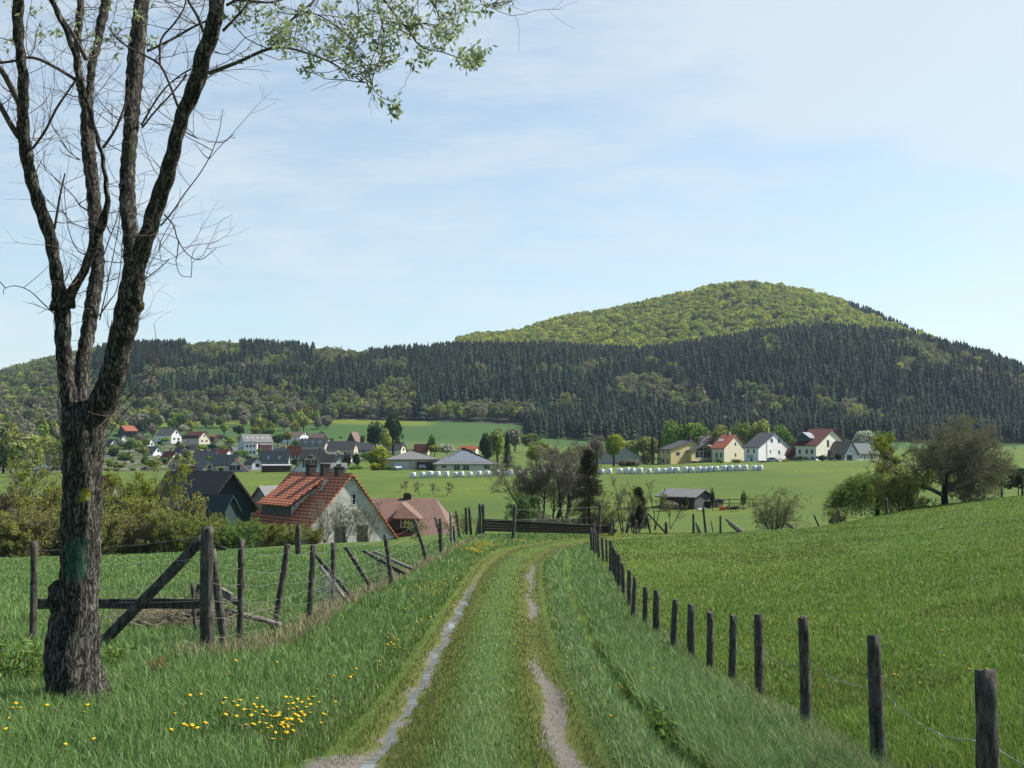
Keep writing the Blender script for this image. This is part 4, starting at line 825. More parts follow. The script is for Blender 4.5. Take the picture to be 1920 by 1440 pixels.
def mids():
    T = mid_tree
    # behind the houses on the right
    G = 'round willows behind the right houses'
    for i, (u, vb, vt, w_, k, lb) in enumerate([
        (1262, 862, 788, 62, 'fresh', 'round green tree directly behind the yellow house'), (1300, 860, 783, 66, 'fresh', 'larger round green tree behind the yellow and the grey-brown houses'),
        (1352, 858, 797, 56, 'budding', 'pale round tree behind the orange-roofed house'), (1388, 858, 792, 62, 'fresh', 'rounded green tree behind the gap between the orange and dark roofs'),
        (1424, 858, 790, 66, 'budding', 'rounded light green tree just behind the dark grey roof'), (1462, 858, 797, 60, 'fresh', 'low green tree right of the dark grey roof'),
        (1480, 858, 812, 40, 'mid', 'darker small tree between the white house and the dark red roof'), (1215, 866, 812, 60, 'budding', 'soft olive tree behind the two dark spruces'),
        (1185, 868, 820, 50, 'budding', 'pale green tree behind the grey barn gable'), (1330, 858, 800, 50, 'mid', 'green tree behind the brown hipped roof'), (1245, 866, 800, 40, 'olive', 'olive tree left of the yellow house roof'),
        (1500, 856, 818, 40, 'brown', 'reddish brown bush left of the dark red roof'), (1620, 860, 800, 60, 'blossom', 'pale blossoming tree behind the garage and birches'), (1650, 862, 800, 60, 'mid', 'green tree behind the blue-green roofed house')]):
        T(k, 'broadleaf_tree', u, vb+4, vt, w_, 395+i, lb, n=1500, size=.06)
    T('spruce', 'spruce_tree', 1223, 874, 812, 13, 338, 'left one of the two narrow dark spruces beside the yellow house'); T('spruce', 'spruce_tree', 1237, 874, 810, 14, 335, 'right one of the two narrow dark spruces touching the yellow house', seed=1)
    T('brown', 'bare_bush', 1212, 876, 845, 30, 334, 'brown bush left of the yellow house')
    T('bright', 'broadleaf_tree', 1150, 874, 806, 54, 320, 'bright green tree in front of the grey barn gable', n=1800, size=.055)
    T('grey', 'bare_tree', 1118, 876, 815, 46, 330, 'grey bare tree left of the bright green tree', n=1500, size=.05)
    T('grey', 'bare_bush', 1180, 879, 858, 60, 318, 'low tangled bush before the grey barn')
    for i, u in enumerate((1005, 1035, 1068, 1095)): T('brown' if i % 2 else 'olive', 'bare_tree', u, 880, 828+i % 3*6, 50, 300+i*6, ['wide olive tree behind the left part of the alder group', 'brownish tree behind the middle of the alder group', 'olive tree behind the spruce top', 'brown tree right behind the spruce'][i], n=1500, size=.05)
    # around the bungalow
    T('dark', 'evergreen_tree', 703, 848, 790, 42, 400, 'lower left one of the two big dark evergreens above the village', n=1500, size=.06)
    T('dark', 'evergreen_tree', 737, 850, 776, 52, 405, 'taller right one of the two big dark evergreens above the village', n=1700, size=.06)
    T('budding', 'broadleaf_tree', 724, 852, 806, 34, 380, 'light olive tree in front of the two big dark evergreens', n=1200)
    T('bright', 'green_bush', 712, 884, 836, 74, 310, 'large yellow-green bush left of the bungalow garage', n=2600, size=.05)
    T('yellow', 'flowering_bush', 706, 887, 866, 34, 292, 'small yellow flowering bush at the end of the garage', n=1500)
    T('mid', 'green_bush', 730, 885, 872, 34, 290, 'low green bush between the yellow bush and garage wall')
    T('fresh', 'hedge_bush', 668, 886, 871, 44, 300, 'low clipped green hedge left of the yellow-green bush'); T('dark', 'evergreen_tree', 651, 886, 848, 20, 310, 'left round dark conifer beside the long beige terrace', n=900); T('dark', 'evergreen_tree', 670, 882, 846, 22, 312, 'right round dark conifer beside the yellow-green bush', n=900)
    T('mid', 'green_bush', 809, 852, 816, 26, 420, 'round green bush on the edge of the high field', n=900); T('blossom', 'blossom_tree', 838, 855, 832, 40, 400, 'whitish blossoming tree behind the garage roof', n=1300); T('olive', 'broadleaf_tree', 815, 855, 832, 30, 400, 'olive tree behind the garage roof')
    T('olive', 'broadleaf_tree', 932, 878, 802, 46, 330, 'tall olive tree between two dark conifers', n=1500, size=.05); T('dark', 'evergreen_tree', 912, 876, 812, 36, 325, 'dark conifer at the right end of the solar roof', n=1400); T('spruce', 'spruce_tree', 951, 880, 810, 22, 322, 'dark spruce right of the solar bungalow')
    T('grey', 'bare_tree', 965, 850, 798, 50, 520, 'grey bare tree before the spruce forest', n=1300); T('mid', 'broadleaf_tree', 995, 850, 808, 50, 500, 'green tree below the grey bare tree before the forest', n=1200); T('olive', 'broadleaf_tree', 1015, 860, 822, 60, 450, 'low olive tree before the dark forest edge')
    # gardens
    L = ['green garden tree among the village houses', 'olive garden tree among the village houses', 'grey bare garden tree among the village houses', 'fresh green garden tree among the village houses', 'dark green garden tree among the village houses']
    K = ['mid', 'olive', 'grey', 'bright', 'dark']; rs = random.Random(5)
    spots = [(262,838,812,28),(276,842,818,20),(311,832,818,24),(270,858,836,26),(352,845,834,22),(380,848,832,24),(400,846,830,26),(420,852,832,22),(432,836,818,16),(385,820,806,20),(470,838,812,14),
             (521,838,812,30),(540,834,806,26),(528,856,838,24),(498,868,852,18),(455,886,868,14),(428,858,842,22),(447,862,845,22),(555,842,822,20),(590,836,820,22),(612,846,826,20),(626,845,830,18),(686,866,846,26),
             (560,886,864,16),(640,870,852,18),(655,836,822,18),(760,856,838,20),(772,858,842,26),(680,838,812,16),(345,884,868,20),(244,852,822,34),(256,846,824,30),(480,820,796,26),(505,822,798,30),(450,822,794,30),(330,812,800,20),(595,868,852,14),
             (236,872,846,36),(214,862,840,30),(285,880,860,30),(640,888,874,22),(660,890,878,24),(845,850,838,22),(866,846,838,20),(395,868,852,18),(310,870,856,22)]
    for i, (u, vb, vt, w_) in enumerate(spots):
        k = rs.choice([0, 0, 1, 1, 2, 3, 4]); d = np.interp(vb, [820, 832, 850, 868, 884], [640, 590, 480, 400, 320])
        T(K[k], 'garden_tree', u, vb, vt, w_, d, L[k], L[k].replace('tree', 'trees'), n=500, size=.09)
    # left valley: bare trees and bushes near the left edge
    G = 'valley trees left of the big trunk'
    for i in range(34):
        u = rs.uniform(-60, 130); d = rs.uniform(250, 560); k = rs.choice(['grey', 'olive', 'mid', 'grey', 'brown', 'budding']); h = rs.uniform(7, 13)
        simple_tree(k, 'valley_tree', ((u-960)/F*d, d, Tz((u-960)/F*d, d)), h, h*.95, {'grey': 'grey bare tree', 'olive': 'olive green tree', 'mid': 'mid green tree', 'brown': 'brown budding tree', 'budding': 'pale green tree'}[k]+' in the valley left of the big trunk', G, n=900, size=.07)
    T('blossom', 'blossom_tree', 68, 862, 830, 26, 420, 'round whitish blossoming tree far left of the trunk', n=1200)
    T('blossom', 'blossom_tree', 346, 812, 795, 22, 700, 'pale blossoming tree above the white gabled house'); 
mids()
def gardens():
    rs = random.Random(77); names = {'dark': 'dark', 'mid': 'mid green', 'olive': 'olive', 'grey': 'greyish bare', 'fresh': 'fresh green', 'blossom': 'pale blossoming'}
    for i in range(170):
        d = rs.uniform(300, 690); u0, u1 = (205, 640) if d < 560 else (200, 640); u = rs.uniform(u0, u1)
        if u > 430 and d < 330 and rs.random() < .8: continue
        k = rs.choice(['dark', 'mid', 'mid', 'olive', 'olive', 'grey', 'grey', 'fresh', 'blossom']); low = rs.random() < .72
        h = rs.uniform(1.4, 2.4) if low else rs.uniform(3.0, 5.2); x = (u-960)/F*d
        simple_tree(k, 'garden_bush' if low else 'garden_tree', (x, d, Tz(x, d)-.2), h, h*rs.uniform(1.2, 2.4) if low else h*rs.uniform(.8, 1.1), names[k]+(' low garden bush between the village houses' if low else ' small tree in a village garden'), ('garden bushes' if low else 'garden trees')+' in the village', n=500, size=.1, cat='bush' if low else 'tree')
gardens()
# ---- fine twiggy trees
def twig_tree(name, label, loc, wood, twig, leafk=None, group=None, cat='tree', scale=1.0, rot=0, **kw):
    key = ('tw', name, tuple(sorted(kw.items())), leafk)
    if key not in PROTO:
        tv, bv, lv = tree_parts(**kw)
        PROTO[key] = (npmesh('trunk', tv[0], tv[1], wood, smooth=True), npmesh('branches', bv[0], bv[1], twig), npmesh('foliage', lv[0], lv[1], leafm(leafk, PAL[leafk])) if lv else None)
    a, b, c = PROTO[key]; o = empty(name, loc); tag(o, label, cat, group); o.scale = (scale,)*3; o.rotation_euler.z = rot
    link('trunk', a, o); link('branches', b, o)
    if c: link('foliage', c, o)
    return o
def place(u, vb, d):
    x = (u-960)/F*d; return Vector((x, d, Tz(x, d)-.05))
def twiggy():
    # the large round bare tree on the right crest
    twig_tree('bare_tree', 'large round budding tree with dark trunk on the right-hand crest', place(1768, 945, 74), BARKD, TWIG, 'budding', seed=5, H_=7.2, r0=.27, per=(24, 13, 11, 6), lr=(1.2, .5, .48, .45), ang=1.0, leaf=7500, leafsize=.065, first=.22, trunkfrac=.62, wig=.13, rmin=.010, grav=.05)
    # bushes right and left of it, birch and weeping willow
    twig_tree('budding_bush', 'olive budding thicket under the left side of the large round tree', place(1690, 955, 72), BARKD, TWIG, 'budding', cat='bush', seed=9, H_=3.6, stems=9, r0=.05, spread=1.0, per=(9, 7, 5), lr=(.5, .5, .45), leaf=11000, leafsize=.09, first=.15, rmin=.01)
    twig_tree('budding_bush', 'olive budding thicket right behind the trunk of the large round tree', place(1815, 940, 84), BARKD, TWIG, 'budding', cat='bush', seed=10, H_=4.2, stems=9, r0=.05, spread=1.2, per=(9, 7, 5), lr=(.5, .5, .45), leaf=9000, leafsize=.1, first=.15, rmin=.01)
    twig_tree('birch_tree', 'slender birch with white stem left of the large round tree', place(1668, 930, 98), mat('birch_bark', (.5, .5, .46), var=.6, vscale=3, dark=(.08, .07, .06)), TWIG, 'bright', seed=12, H_=9.2, r0=.14, per=(22, 9, 6), lr=(.3, .5, .5), ang=.8, leaf=12000, leafsize=.1, first=.25, grav=-.08, rmin=.01)
    o = empty('weeping_willow', place(1640, 950, 84)); tag(o, 'low weeping willow with hanging fresh green curtains at the right meadow edge', 'tree')
    r2 = np.random.default_rng(4); n = 620; a = r2.uniform(0, 6.28, n); rad = r2.uniform(.3, 2.9, n)*np.where(np.cos(a) < 0, 1.0, 1.0); top = 3.7-rad**2*.16+r2.normal(0, .25, n)-.25
    P = np.stack([np.cos(a)*rad-.3, np.sin(a)*rad, top], 1); PL = polys(P, np.stack([np.cos(a)*.7, np.sin(a)*.7, np.full(n, .1)], 1), r2.uniform(.9, 2.6, n), 7, .06, -.55, r2)
    V, Fq = tubes(PL, np.full((n, 8), .008), 3); link('branches', npmesh('branches', V, Fq, TWIG), o)
    pts = np.repeat(PL[:, 1:].reshape(-1, 3), 6, 0)+r2.normal(0, .13, (n*42, 3)); LV = cards(pts, .12, r2, aspect=.5); link('foliage', npmesh('foliage', LV[0], LV[1], leafm('willow', (.15, .25, .04))), o)
    V, Fq = tubes(np.array([[[0, 0, -.3], [.1, 0, 1.4], [-.2, 0, 2.6], [-.3, .1, 3.5]]]), np.array([[.22, .18, .14, .05]]), 8); link('trunk', npmesh('trunk', V, Fq, BARKD), o)
    # bush on the crest
    twig_tree('budding_bush', 'tall round twiggy bush growing on the crest of the right meadow', place(1447, 992, 84), BARKD, TWIGG, 'budding', cat='bush', seed=21, H_=4.1, stems=10, r0=.06, spread=.9, per=(9, 8, 6), lr=(.5, .5, .45), leaf=8000, leafsize=.065, first=.1, rmin=.009)
    twig_tree('budding_bush', 'small dark twiggy bush behind the leaning poles on the right', place(1567, 980, 74), BARKD, TWIG, 'olive', cat='bush', seed=22, H_=1.5, stems=8, r0=.03, spread=1.1, per=(8, 7), lr=(.55, .5), leaf=2500, leafsize=.07, first=.1, rmin=.008)
    # alders in the middle
    A = dict(H_=8.2, stems=3, r0=.12, per=(14, 11, 10), lr=(.5, .5, .5), ang=.6, first=.35, rmin=.0095, grav=.04, leaf=4500, leafsize=.065, spread=.5)
    LB = ['leftmost bare alder of the group beyond the plank wall', 'second bare alder, leaning left beyond the plank wall', 'forked bare alder in the middle of the group', 'bare alder immediately left of the brown spruce']
    for i, (u, d, s) in enumerate([(990, 97, .85), (1012, 96, .95), (1036, 99, 1.0), (1058, 95, 1.0)]):
        twig_tree('bare_tree', LB[i], place(u, 0, d), BARKD, TWIG, 'grey', seed=31+i % 2, scale=s, rot=i*1.7, **A)
    twig_tree('dark_bush', 'low green pine-like bush left of the bare alders', place(975, 0, 92), BARKD, TWIG, 'mid', cat='bush', seed=41, H_=4.2, stems=3, r0=.09, per=(12, 8, 6), lr=(.55, .45, .4), ang=1.1, first=.2, rmin=.009, leaf=5500, leafsize=.10, spread=.8)
    twig_tree('undergrowth_bush', 'tangled brown undergrowth below the alders', place(1035, 0, 88), BARKD, TWIG, 'grey', cat='bush', seed=42, H_=2.6, stems=14, r0=.03, spread=1.8, per=(8, 7, 5), lr=(.5, .5, .5), first=.1, rmin=.009, leaf=5000, leafsize=.07)
    twig_tree('undergrowth_bush', 'brown undergrowth right of the spruce beyond the plank wall', place(1130, 0, 92), BARKD, TWIG, 'olive', cat='bush', seed=43, H_=2.8, stems=12, r0=.03, spread=1.6, per=(8, 7, 5), lr=(.5, .5, .5), first=.1, rmin=.009, leaf=5000, leafsize=.07)
    B = dict(H_=5.4, stems=2, r0=.07, per=(9, 8, 6), lr=(.42, .5, .5), ang=.55, first=.4, rmin=.009, grav=.06, leaf=900, leafsize=.06, spread=.3)
    for i, (u, d, s, lb) in enumerate([(1168, 82, .92, 'slender bare tree right of the spruce'), (1186, 80, .95, 'twin-stemmed bare tree behind the wooden tripod'), (1226, 92, .85, 'leaning bare tree left of the timber hut'), (1255, 96, .6, 'small bare tree in front of the timber hut roof')]):
        twig_tree('bare_tree', lb, place(u, 0, d), BARKD, TWIG, 'budding', seed=51+i % 2, scale=s, rot=i*2.1, **B)
    # brown spruces
    for u, d, h, w_, lb in [(1104, 90, 7.2, 4.2, 'dark brown-green spruce standing in the middle beyond the plank wall'), (1196, 100, 4.0, 2.1, 'smaller brownish conifer beyond the twin-stemmed bare tree')]:
        o = empty('spruce_tree', place(u, 0, d)); tag(o, lb, 'tree'); r2 = np.random.default_rng(int(u)); n = 260; zz = r2.uniform(.1, .97, n); a = r2.uniform(0, 6.28, n); ln = (1-zz)**.8*w_/2*r2.uniform(.75, 1.25, n)+.12
        PL = polys(np.stack([0*a, 0*a, zz*h], 1), np.stack([np.cos(a), np.sin(a), np.full(n, -.1)], 1), ln, 4, .1, -.06, r2); V, Fq = tubes(PL, np.full((n, 5), .012), 3); link('branches', npmesh('branches', V, Fq, TWIG), o)
        m_ = 26; pts = np.repeat(PL[:, 1:].reshape(-1, 3), m_, 0)+r2.normal(0, .13, (n*4*m_, 3))*np.array([1, 1, .7]); LV = cards(pts, .10, r2, aspect=.35)
        cc = np.where(r2.random(len(pts)) < .45, .5, 1.0)[:, None]*np.array([.055, .062, .028]); cc = np.where((r2.random(len(pts)) < .3)[:, None], np.array([.09, .065, .04]), cc)
        link('foliage', npmesh('foliage', LV[0], LV[1], NEEDM, {'col': np.repeat(cc, 4, 0)}), o); V, Fq = tubes(np.array([[[0, 0, -.3], [0, 0, h*.5], [0, 0, h]]]), np.array([[.13, .08, .02]]), 7); link('trunk', npmesh('trunk', V, Fq, BARKD), o)
    # little orchard trees in the valley meadow
    C = dict(H_=2.2, r0=.05, per=(8, 6, 4), lr=(.55, .5, .45), ang=.8, first=.35, rmin=.012, leaf=300, leafsize=.09)
    for i, (u, v, d) in enumerate([(763, 908, 190), (787, 916, 182), (812, 916, 184), (838, 920, 180)]):
        twig_tree('orchard_tree', ['leftmost small bare fruit tree in the valley meadow', 'small reddish bare fruit tree below the second bale', 'third small bare fruit tree in the valley meadow', 'faint small fruit tree, rightmost in the valley meadow'][i], place(u, 0, d), BARKD, TWIG, 'brown', seed=61+i % 2, rot=i, scale=1.3, **C)
    for i, (u, d, h) in enumerate([(785, 97, 2.6), (874, 110, 3.2), (850, 104, 2.2)]):
        twig_tree('budding_tree', ['small budding tree in front of the red-brown roof', 'olive budding tree right of the red-brown roof', 'little olive sapling by the wire fence end'][i], place(u, 0, d), BARKD, TWIG, 'olive', seed=65, scale=h/2.4, H_=2.4, stems=3, r0=.03, per=(8, 6, 5), lr=(.5, .5, .45), first=.2, rmin=.008, leaf=1800, leafsize=.06, spread=.6)
    # espalier before the white gable
    for i, u in enumerate((612, 650, 690)):
        twig_tree('climbing_bush', ['left budding shrub in front of the old white gable', 'middle budding shrub in front of the old white gable', 'right budding shrub in front of the old white gable'][i], Vector(((u-960)/F*104, 104, Wp(u, 1012, 104).z)), BARKD, TWIGG, 'budding', cat='bush', seed=71, rot=i*2, H_=4.2, stems=8, r0=.03, per=(8, 7, 5), lr=(.5, .5, .5), first=.1, rmin=.009, leaf=1100, leafsize=.055, spread=.9)
    # the hedge belt behind the left meadow
    E = dict(H_=3.6, stems=10, r0=.04, per=(8, 7, 5), lr=(.5, .5, .5), first=.05, rmin=.01, leaf=12000, leafsize=.075, spread=1.3)
    HB = [(-70, 4.2, 'brown', 84), (-15, 4.0, 'olive', 86), (35, 4.6, 'budding', 86), (85, 4.4, 'brown', 88), (140, 4.8, 'olive', 90), (190, 4.2, 'budding', 88), (235, 4.4, 'olive', 92), (282, 4.4, 'brown', 90), (325, 4.2, 'olive', 90), (372, 3.8, 'olive', 90), (415, 3.6, 'fresh', 91), (460, 3.4, 'fresh', 92),
          (505, 3.2, 'olive', 94), (548, 2.9, 'budding', 95), (590, 2.1, 'olive', 96), (-40, 6.0, 'brown', 96), (20, 6.0, 'grey', 100), (100, 5.6, 'olive', 99), (215, 6, 'olive', 99), (300, 5.6, 'budding', 98), (390, 4.6, 'olive', 98), (440, 4, 'fresh', 100), (520, 3.6, 'olive', 101)]
    names = {'brown': 'brownish', 'olive': 'olive', 'budding': 'pale green', 'fresh': 'yellow-green', 'grey': 'grey'}
    for i, (u, h, k, d) in enumerate(HB):
        twig_tree('hedge_bush', names[k]+' spring bush in the wild hedge along the far side of the left meadow', place(u, 0, d), BARKD, TWIG, k, group='bushes of the wild hedge behind the left meadow', cat='bush', seed=81+i % 3, rot=i*1.3, scale=h/3.9*(1.0 if u > 345 else 1.2 if i < 15 else 1.4), **E)
    Tt = dict(H_=7.4, stems=3, r0=.10, per=(12, 8, 7), lr=(.5, .5, .5), ang=.65, first=.2, rmin=.011, leaf=11000, leafsize=.10, spread=.7)
    twig_tree('budding_tree', 'tall light green tree in the hedge right of the big trunk', place(262, 0, 104), BARKD, TWIG, 'bright', seed=91, scale=1.3, **Tt)
    twig_tree('budding_tree', 'olive green tree in the hedge beside the ochre house', place(284, 0, 106), BARKD, TWIG, 'budding', seed=91, scale=.72, rot=2, **Tt)
    twig_tree('budding_tree', 'yellow-green tree in the hedge just left of the big trunk', place(92, 0, 104), BARKD, TWIG, 'bright', seed=91, scale=1.25, rot=4, **Tt)
    twig_tree('bare_tree', 'brown bare tree at the left edge behind the hedge', place(15, 0, 104), BARKD, TWIG, 'brown', seed=94, H_=11, stems=2, r0=.16, per=(14, 9, 8), lr=(.5, .5, .5), ang=.6, first=.25, rmin=.012, leaf=4000, leafsize=.09, spread=.3)
    twig_tree('bare_tree', 'grey bare tree behind the hedge left of the trunk', place(55, 0, 112), BARKD, TWIGG, 'grey', seed=94, rot=2, scale=.8, H_=11, stems=2, r0=.16, per=(14, 9, 8), lr=(.5, .5, .5), ang=.6, first=.25, rmin=.012, leaf=4000, leafsize=.09, spread=.3)
    twig_tree('bare_tree', 'brown bare tree close behind the big trunk on its right', place(205, 0, 108), BARKD, TWIG, 'brown', seed=94, rot=1, scale=.72, H_=11, stems=2, r0=.16, per=(14, 9, 8), lr=(.5, .5, .5), ang=.6, first=.25, rmin=.012, leaf=4000, leafsize=.09, spread=.3)
    # dark hedge at the far right
    for i, u in enumerate((1868, 1905, 1950)): mid_tree('dark', 'hedge_bush', u, 928, 866+i*3, 80, 125, ['dark bush behind the right edge of the large round tree', 'dark bush at the right edge of the picture', 'dark bush beyond the right edge'][i], n=2500, size=.05)
twiggy()
# ---------------------------------------------------------------- bales
def bales():
    bm = bmesh.new(); r = .62; hh = 1.2; rings = [(.0, 0), (.9, 0), (1.0, .08), (1.02, .5), (1.0, .92), (.88, 1.0), (0, 1.01)]; n = 18; vs = []
    for q, z in rings:
        vs.append([bm.verts.new((math.cos(a*6.283/n)*r*q*(1+.02*math.sin(a*3)), math.sin(a*6.283/n)*r*q, z*hh)) for a in range(n)])
    for i in range(len(vs)-1):
        for a in range(n):
            f = bm.faces.new((vs[i][a], vs[i][(a+1) % n], vs[i+1][(a+1) % n], vs[i+1][a])); f.smooth = True
    bmesh.ops.remove_doubles(bm, verts=bm.verts, dist=.001); me = D.meshes.new('hay_bale'); bm.to_mesh(me); bm.free(); me.materials.append(mat('white_film', (.74, .75, .76), rough=.35, spec=.5, var=.08, vscale=6, bump=.3, bscale=10, stretch=(1, 1, 4)))
    us = [775, 792, 807, 821, 837, 854, 865.5, 881, 897.5, 913, 930, 944, 957, 972, 985.5, 1004, 1019.5, 1031.5, 1041.5, 1055, 1071, 1088, 1127, 1141.5, 1161, 1175.5, 1185, 1199, 1215.5, 1231.5, 1244, 1256.5, 1267.5, 1283, 1294.5, 1309, 1320, 1331, 1340.5, 1356.5, 1368.5, 1381.5, 1395.5, 1412.5, 1424]
    for i, u in enumerate(us):
        vb = np.interp(u, [775, 913, 1060, 1200, 1300, 1420], [895, 891.5, 888.5, 887, 885, 881.5]); d = hit(u, vb, 270) or 222
        d = 222; x = (u-960)/F*d; s = 1.0+.06*math.sin(i*7.1)
        o = link('hay_bale', me); o.location = (x, d, Tz(x, d)-.03); o.scale = (s*1.0, s, s*(1+.05*math.sin(i*3.3))); o.rotation_euler = (.03*math.sin(i*5), .05*math.sin(i*2.7), i)
        lab = 'white film-wrapped hay bale standing in the long row across the meadow'; g = 'white wrapped bales in a row'
        if i == 0: lab, g2 = 'white wrapped hay bale at the far left end of the row', g
        elif i == len(us)-1: lab = 'white wrapped hay bale at the far right end of the row'
        tag(o, lab, 'hay bale', g)
bales()
# ---------------------------------------------------------------- hut, cars and small things of the valley
def hut():
    d = 150; h = House('timber_hut', 'old grey timber hut with a low shingled roof below the valley meadow', 1236, 1299, 1330, 958, 930, 917, d, 38, 'brown', 'lightgrey', over=.55, cat='hut')
    bm = bmesh.new(); prism(bm, [h.ey*.2+h.z*.1-h.ex*.06, h.ey*(h.W-.2)+h.z*.1-h.ex*.06, h.ey*(h.W-.2)+h.z*h.he-h.ex*.06, h.ey*h.W*.5+h.z*(h.ht-.15)-h.ex*.06, h.ey*.2+h.z*h.he-h.ex*.06], h.ex*.04); bmobj('front_boards', bm, mat('grey_planks', (.10, .12, .12), var=.6, vscale=3, stretch=(6, 6, .4), dark=(.03, .03, .03)), h.root)
    bm = bmesh.new(); obox(bm, h.ey*.4-h.ex*.5, h.ey*(h.W+.6), h.ex*.3, h.z*.35); bmobj('plinth', bm, mat('whitewash', (.62, .63, .62), var=.4), h.root)
    h2 = House('shed', 'small dark lean-to shed attached right of the timber hut', 1326, 1331, 1354, 957, 940, 934, 152, 50, 'brown', 'black', over=.2, L=3, cat='shed')
    p = P_at(1353, 958, 149); bm = bmesh.new(); obox(bm, (-.36, 0, 0), (.75, 0, 0), (0, .5, 0), (0, 0, .5)); obox(bm, (-.42, -.06, .5), (.87, 0, 0), (0, .6, 0), (0, 0, .09)); o = bmobj('feed_box', bm, mat('orange_plastic', (.75, .18, .05), rough=.5)); o.location = p; tag(o, 'small bright orange feed box beside the hut', 'box')
    # paddock rails
    o = empty('paddock_fence', P_at(1343, 958, 153)); tag(o, 'paddock fence of grey wooden rails right of the hut', 'fence'); m = mat('grey_rail', (.22, .20, .17), var=.4)
    for k in range(3):
        bm = bmesh.new(); obox(bm, (0, 0, .45+k*.55), (7.2, 1.5, .05 if k < 2 else -.05), (0, .05, 0), (0, 0, .12)); bmobj('rail', bm, m, o)
    for k in range(5):
        bm = bmesh.new(); obox(bm, (k*1.75, k*.36+.06, -.5), (.12, 0, 0), (0, .12, 0), (0, 0, 2.3)); bmobj('post', bm, m, o)
    for u, v, k, lb in [(1371, 957, 0, 'dark heap of boards right of the paddock rails'), (1176, 960, 1, 'low dark heap of brushwood left of the hut')]:
        o = empty('wood_pile', P_at(u, v, 150)); tag(o, lb, 'wood pile'); r2 = random.Random(k+3)
        for i in range(16):
            bm = bmesh.new(); L = r2.uniform(1, 2.4); a = r2.uniform(-.5, .5); x = r2.uniform(-1.6, .4); z = .04+.09*(i % 6)+.2*r2.random(); obox(bm, (x, r2.uniform(-.4, .4), z), (L*math.cos(a), L*.2, L*math.sin(a)*.4), (0, .2, 0), (0, 0, .07)); bmobj('board', bm, mat('weathered_board', (.08, .07, .06), var=.4), o)
    for u, vb, vt, w_, k, nm, lb in [(1285, 960, 926, 18, 'dark', 'ivy_bush', 'dark ivy bush against the hut front'), (1334, 958, 916, 15, 'dark', 'evergreen_bush', 'small dark evergreen at the right corner of the hut'), (1392, 955, 920, 16, 'mid', 'green_bush', 'small green bush behind the paddock fence'), (1250, 962, 935, 50, 'grey', 'bare_bush', 'bare grey thicket left of the hut')]:
        mid_tree(k, nm, u, vb, vt, w_, 148, lb, n=1200, size=.06)
hut()
def car(name, label, u, d, yaw, body, vb=None):
    p = place(u, 0, d); p = P_at(u, vb, d) if vb else p; o = empty(name, p); tag(o, label, 'car', 'cars at the solar bungalow' if d < 300 else 'cars at the white house'); o.rotation_euler.z = yaw
    m = mat('paint_'+body, {'white': (.75, .75, .76), 'dark': (.03, .035, .045), 'silver': (.45, .46, .48)}[body], rough=.25, spec=.8); g = mat('car_glass', (.02, .025, .03), rough=.05, spec=1)
    bm = bmesh.new(); prof = [(-2.1, .35), (-2.12, .75), (-1.95, .95), (-1.2, 1.0), (1.0, .98), (1.95, .82), (2.1, .6), (2.08, .35)]; prism(bm, [Vector((x, -.86, z)) for x, z in prof], (0, 1.72, 0)); bmesh.ops.bevel(bm, geom=bm.edges[:], offset=.05, segments=2); bmobj('body', bm, m, o)
    bm = bmesh.new(); prof = [(-1.7, .97), (-1.35, 1.42), (.1, 1.45), (.95, .97)]; prism(bm, [Vector((x, -.72, z)) for x, z in prof], (0, 1.44, 0)); bmobj('window', bm, g, o)
    bm = bmesh.new(); obox(bm, (-1.3, -.68, 1.42), (1.35, 0, 0), (0, 1.36, 0), (0, 0, .06)); bmobj('roof', bm, m, o)
    for x in (-1.3, 1.3):
        for y in (-.78, .78):
            bm = bmesh.new(); bmesh.ops.create_cone(bm, cap_ends=True, segments=18, radius1=.32, radius2=.32, depth=.2)
            for v_ in bm.verts: v_.co = Vector((v_.co.x+x, v_.co.z+y, v_.co.y+.32))
            bmobj('wheel', bm, mat('tyre', (.02, .02, .02), rough=.9), o)
    for y in (-.6, .6):
        bm = bmesh.new(); obox(bm, (2.03, y-.17, .6), (.06, 0, 0), (0, .34, 0), (0, 0, .14)); bmobj('headlight', bm, mat('lamp_glass', (.8, .8, .8), rough=.1), o)
    return o
car('parked_car', 'white car parked in front of the pale garage door', 746, 286, R(-75), 'white', 881)
car('parked_car', 'dark car standing under the carport of the bungalow', 792, 285, R(-80), 'dark', 881)
car('parked_car', 'silver car parked below the white house with two upper gable windows', 1450, 320, R(-40), 'silver', 867)
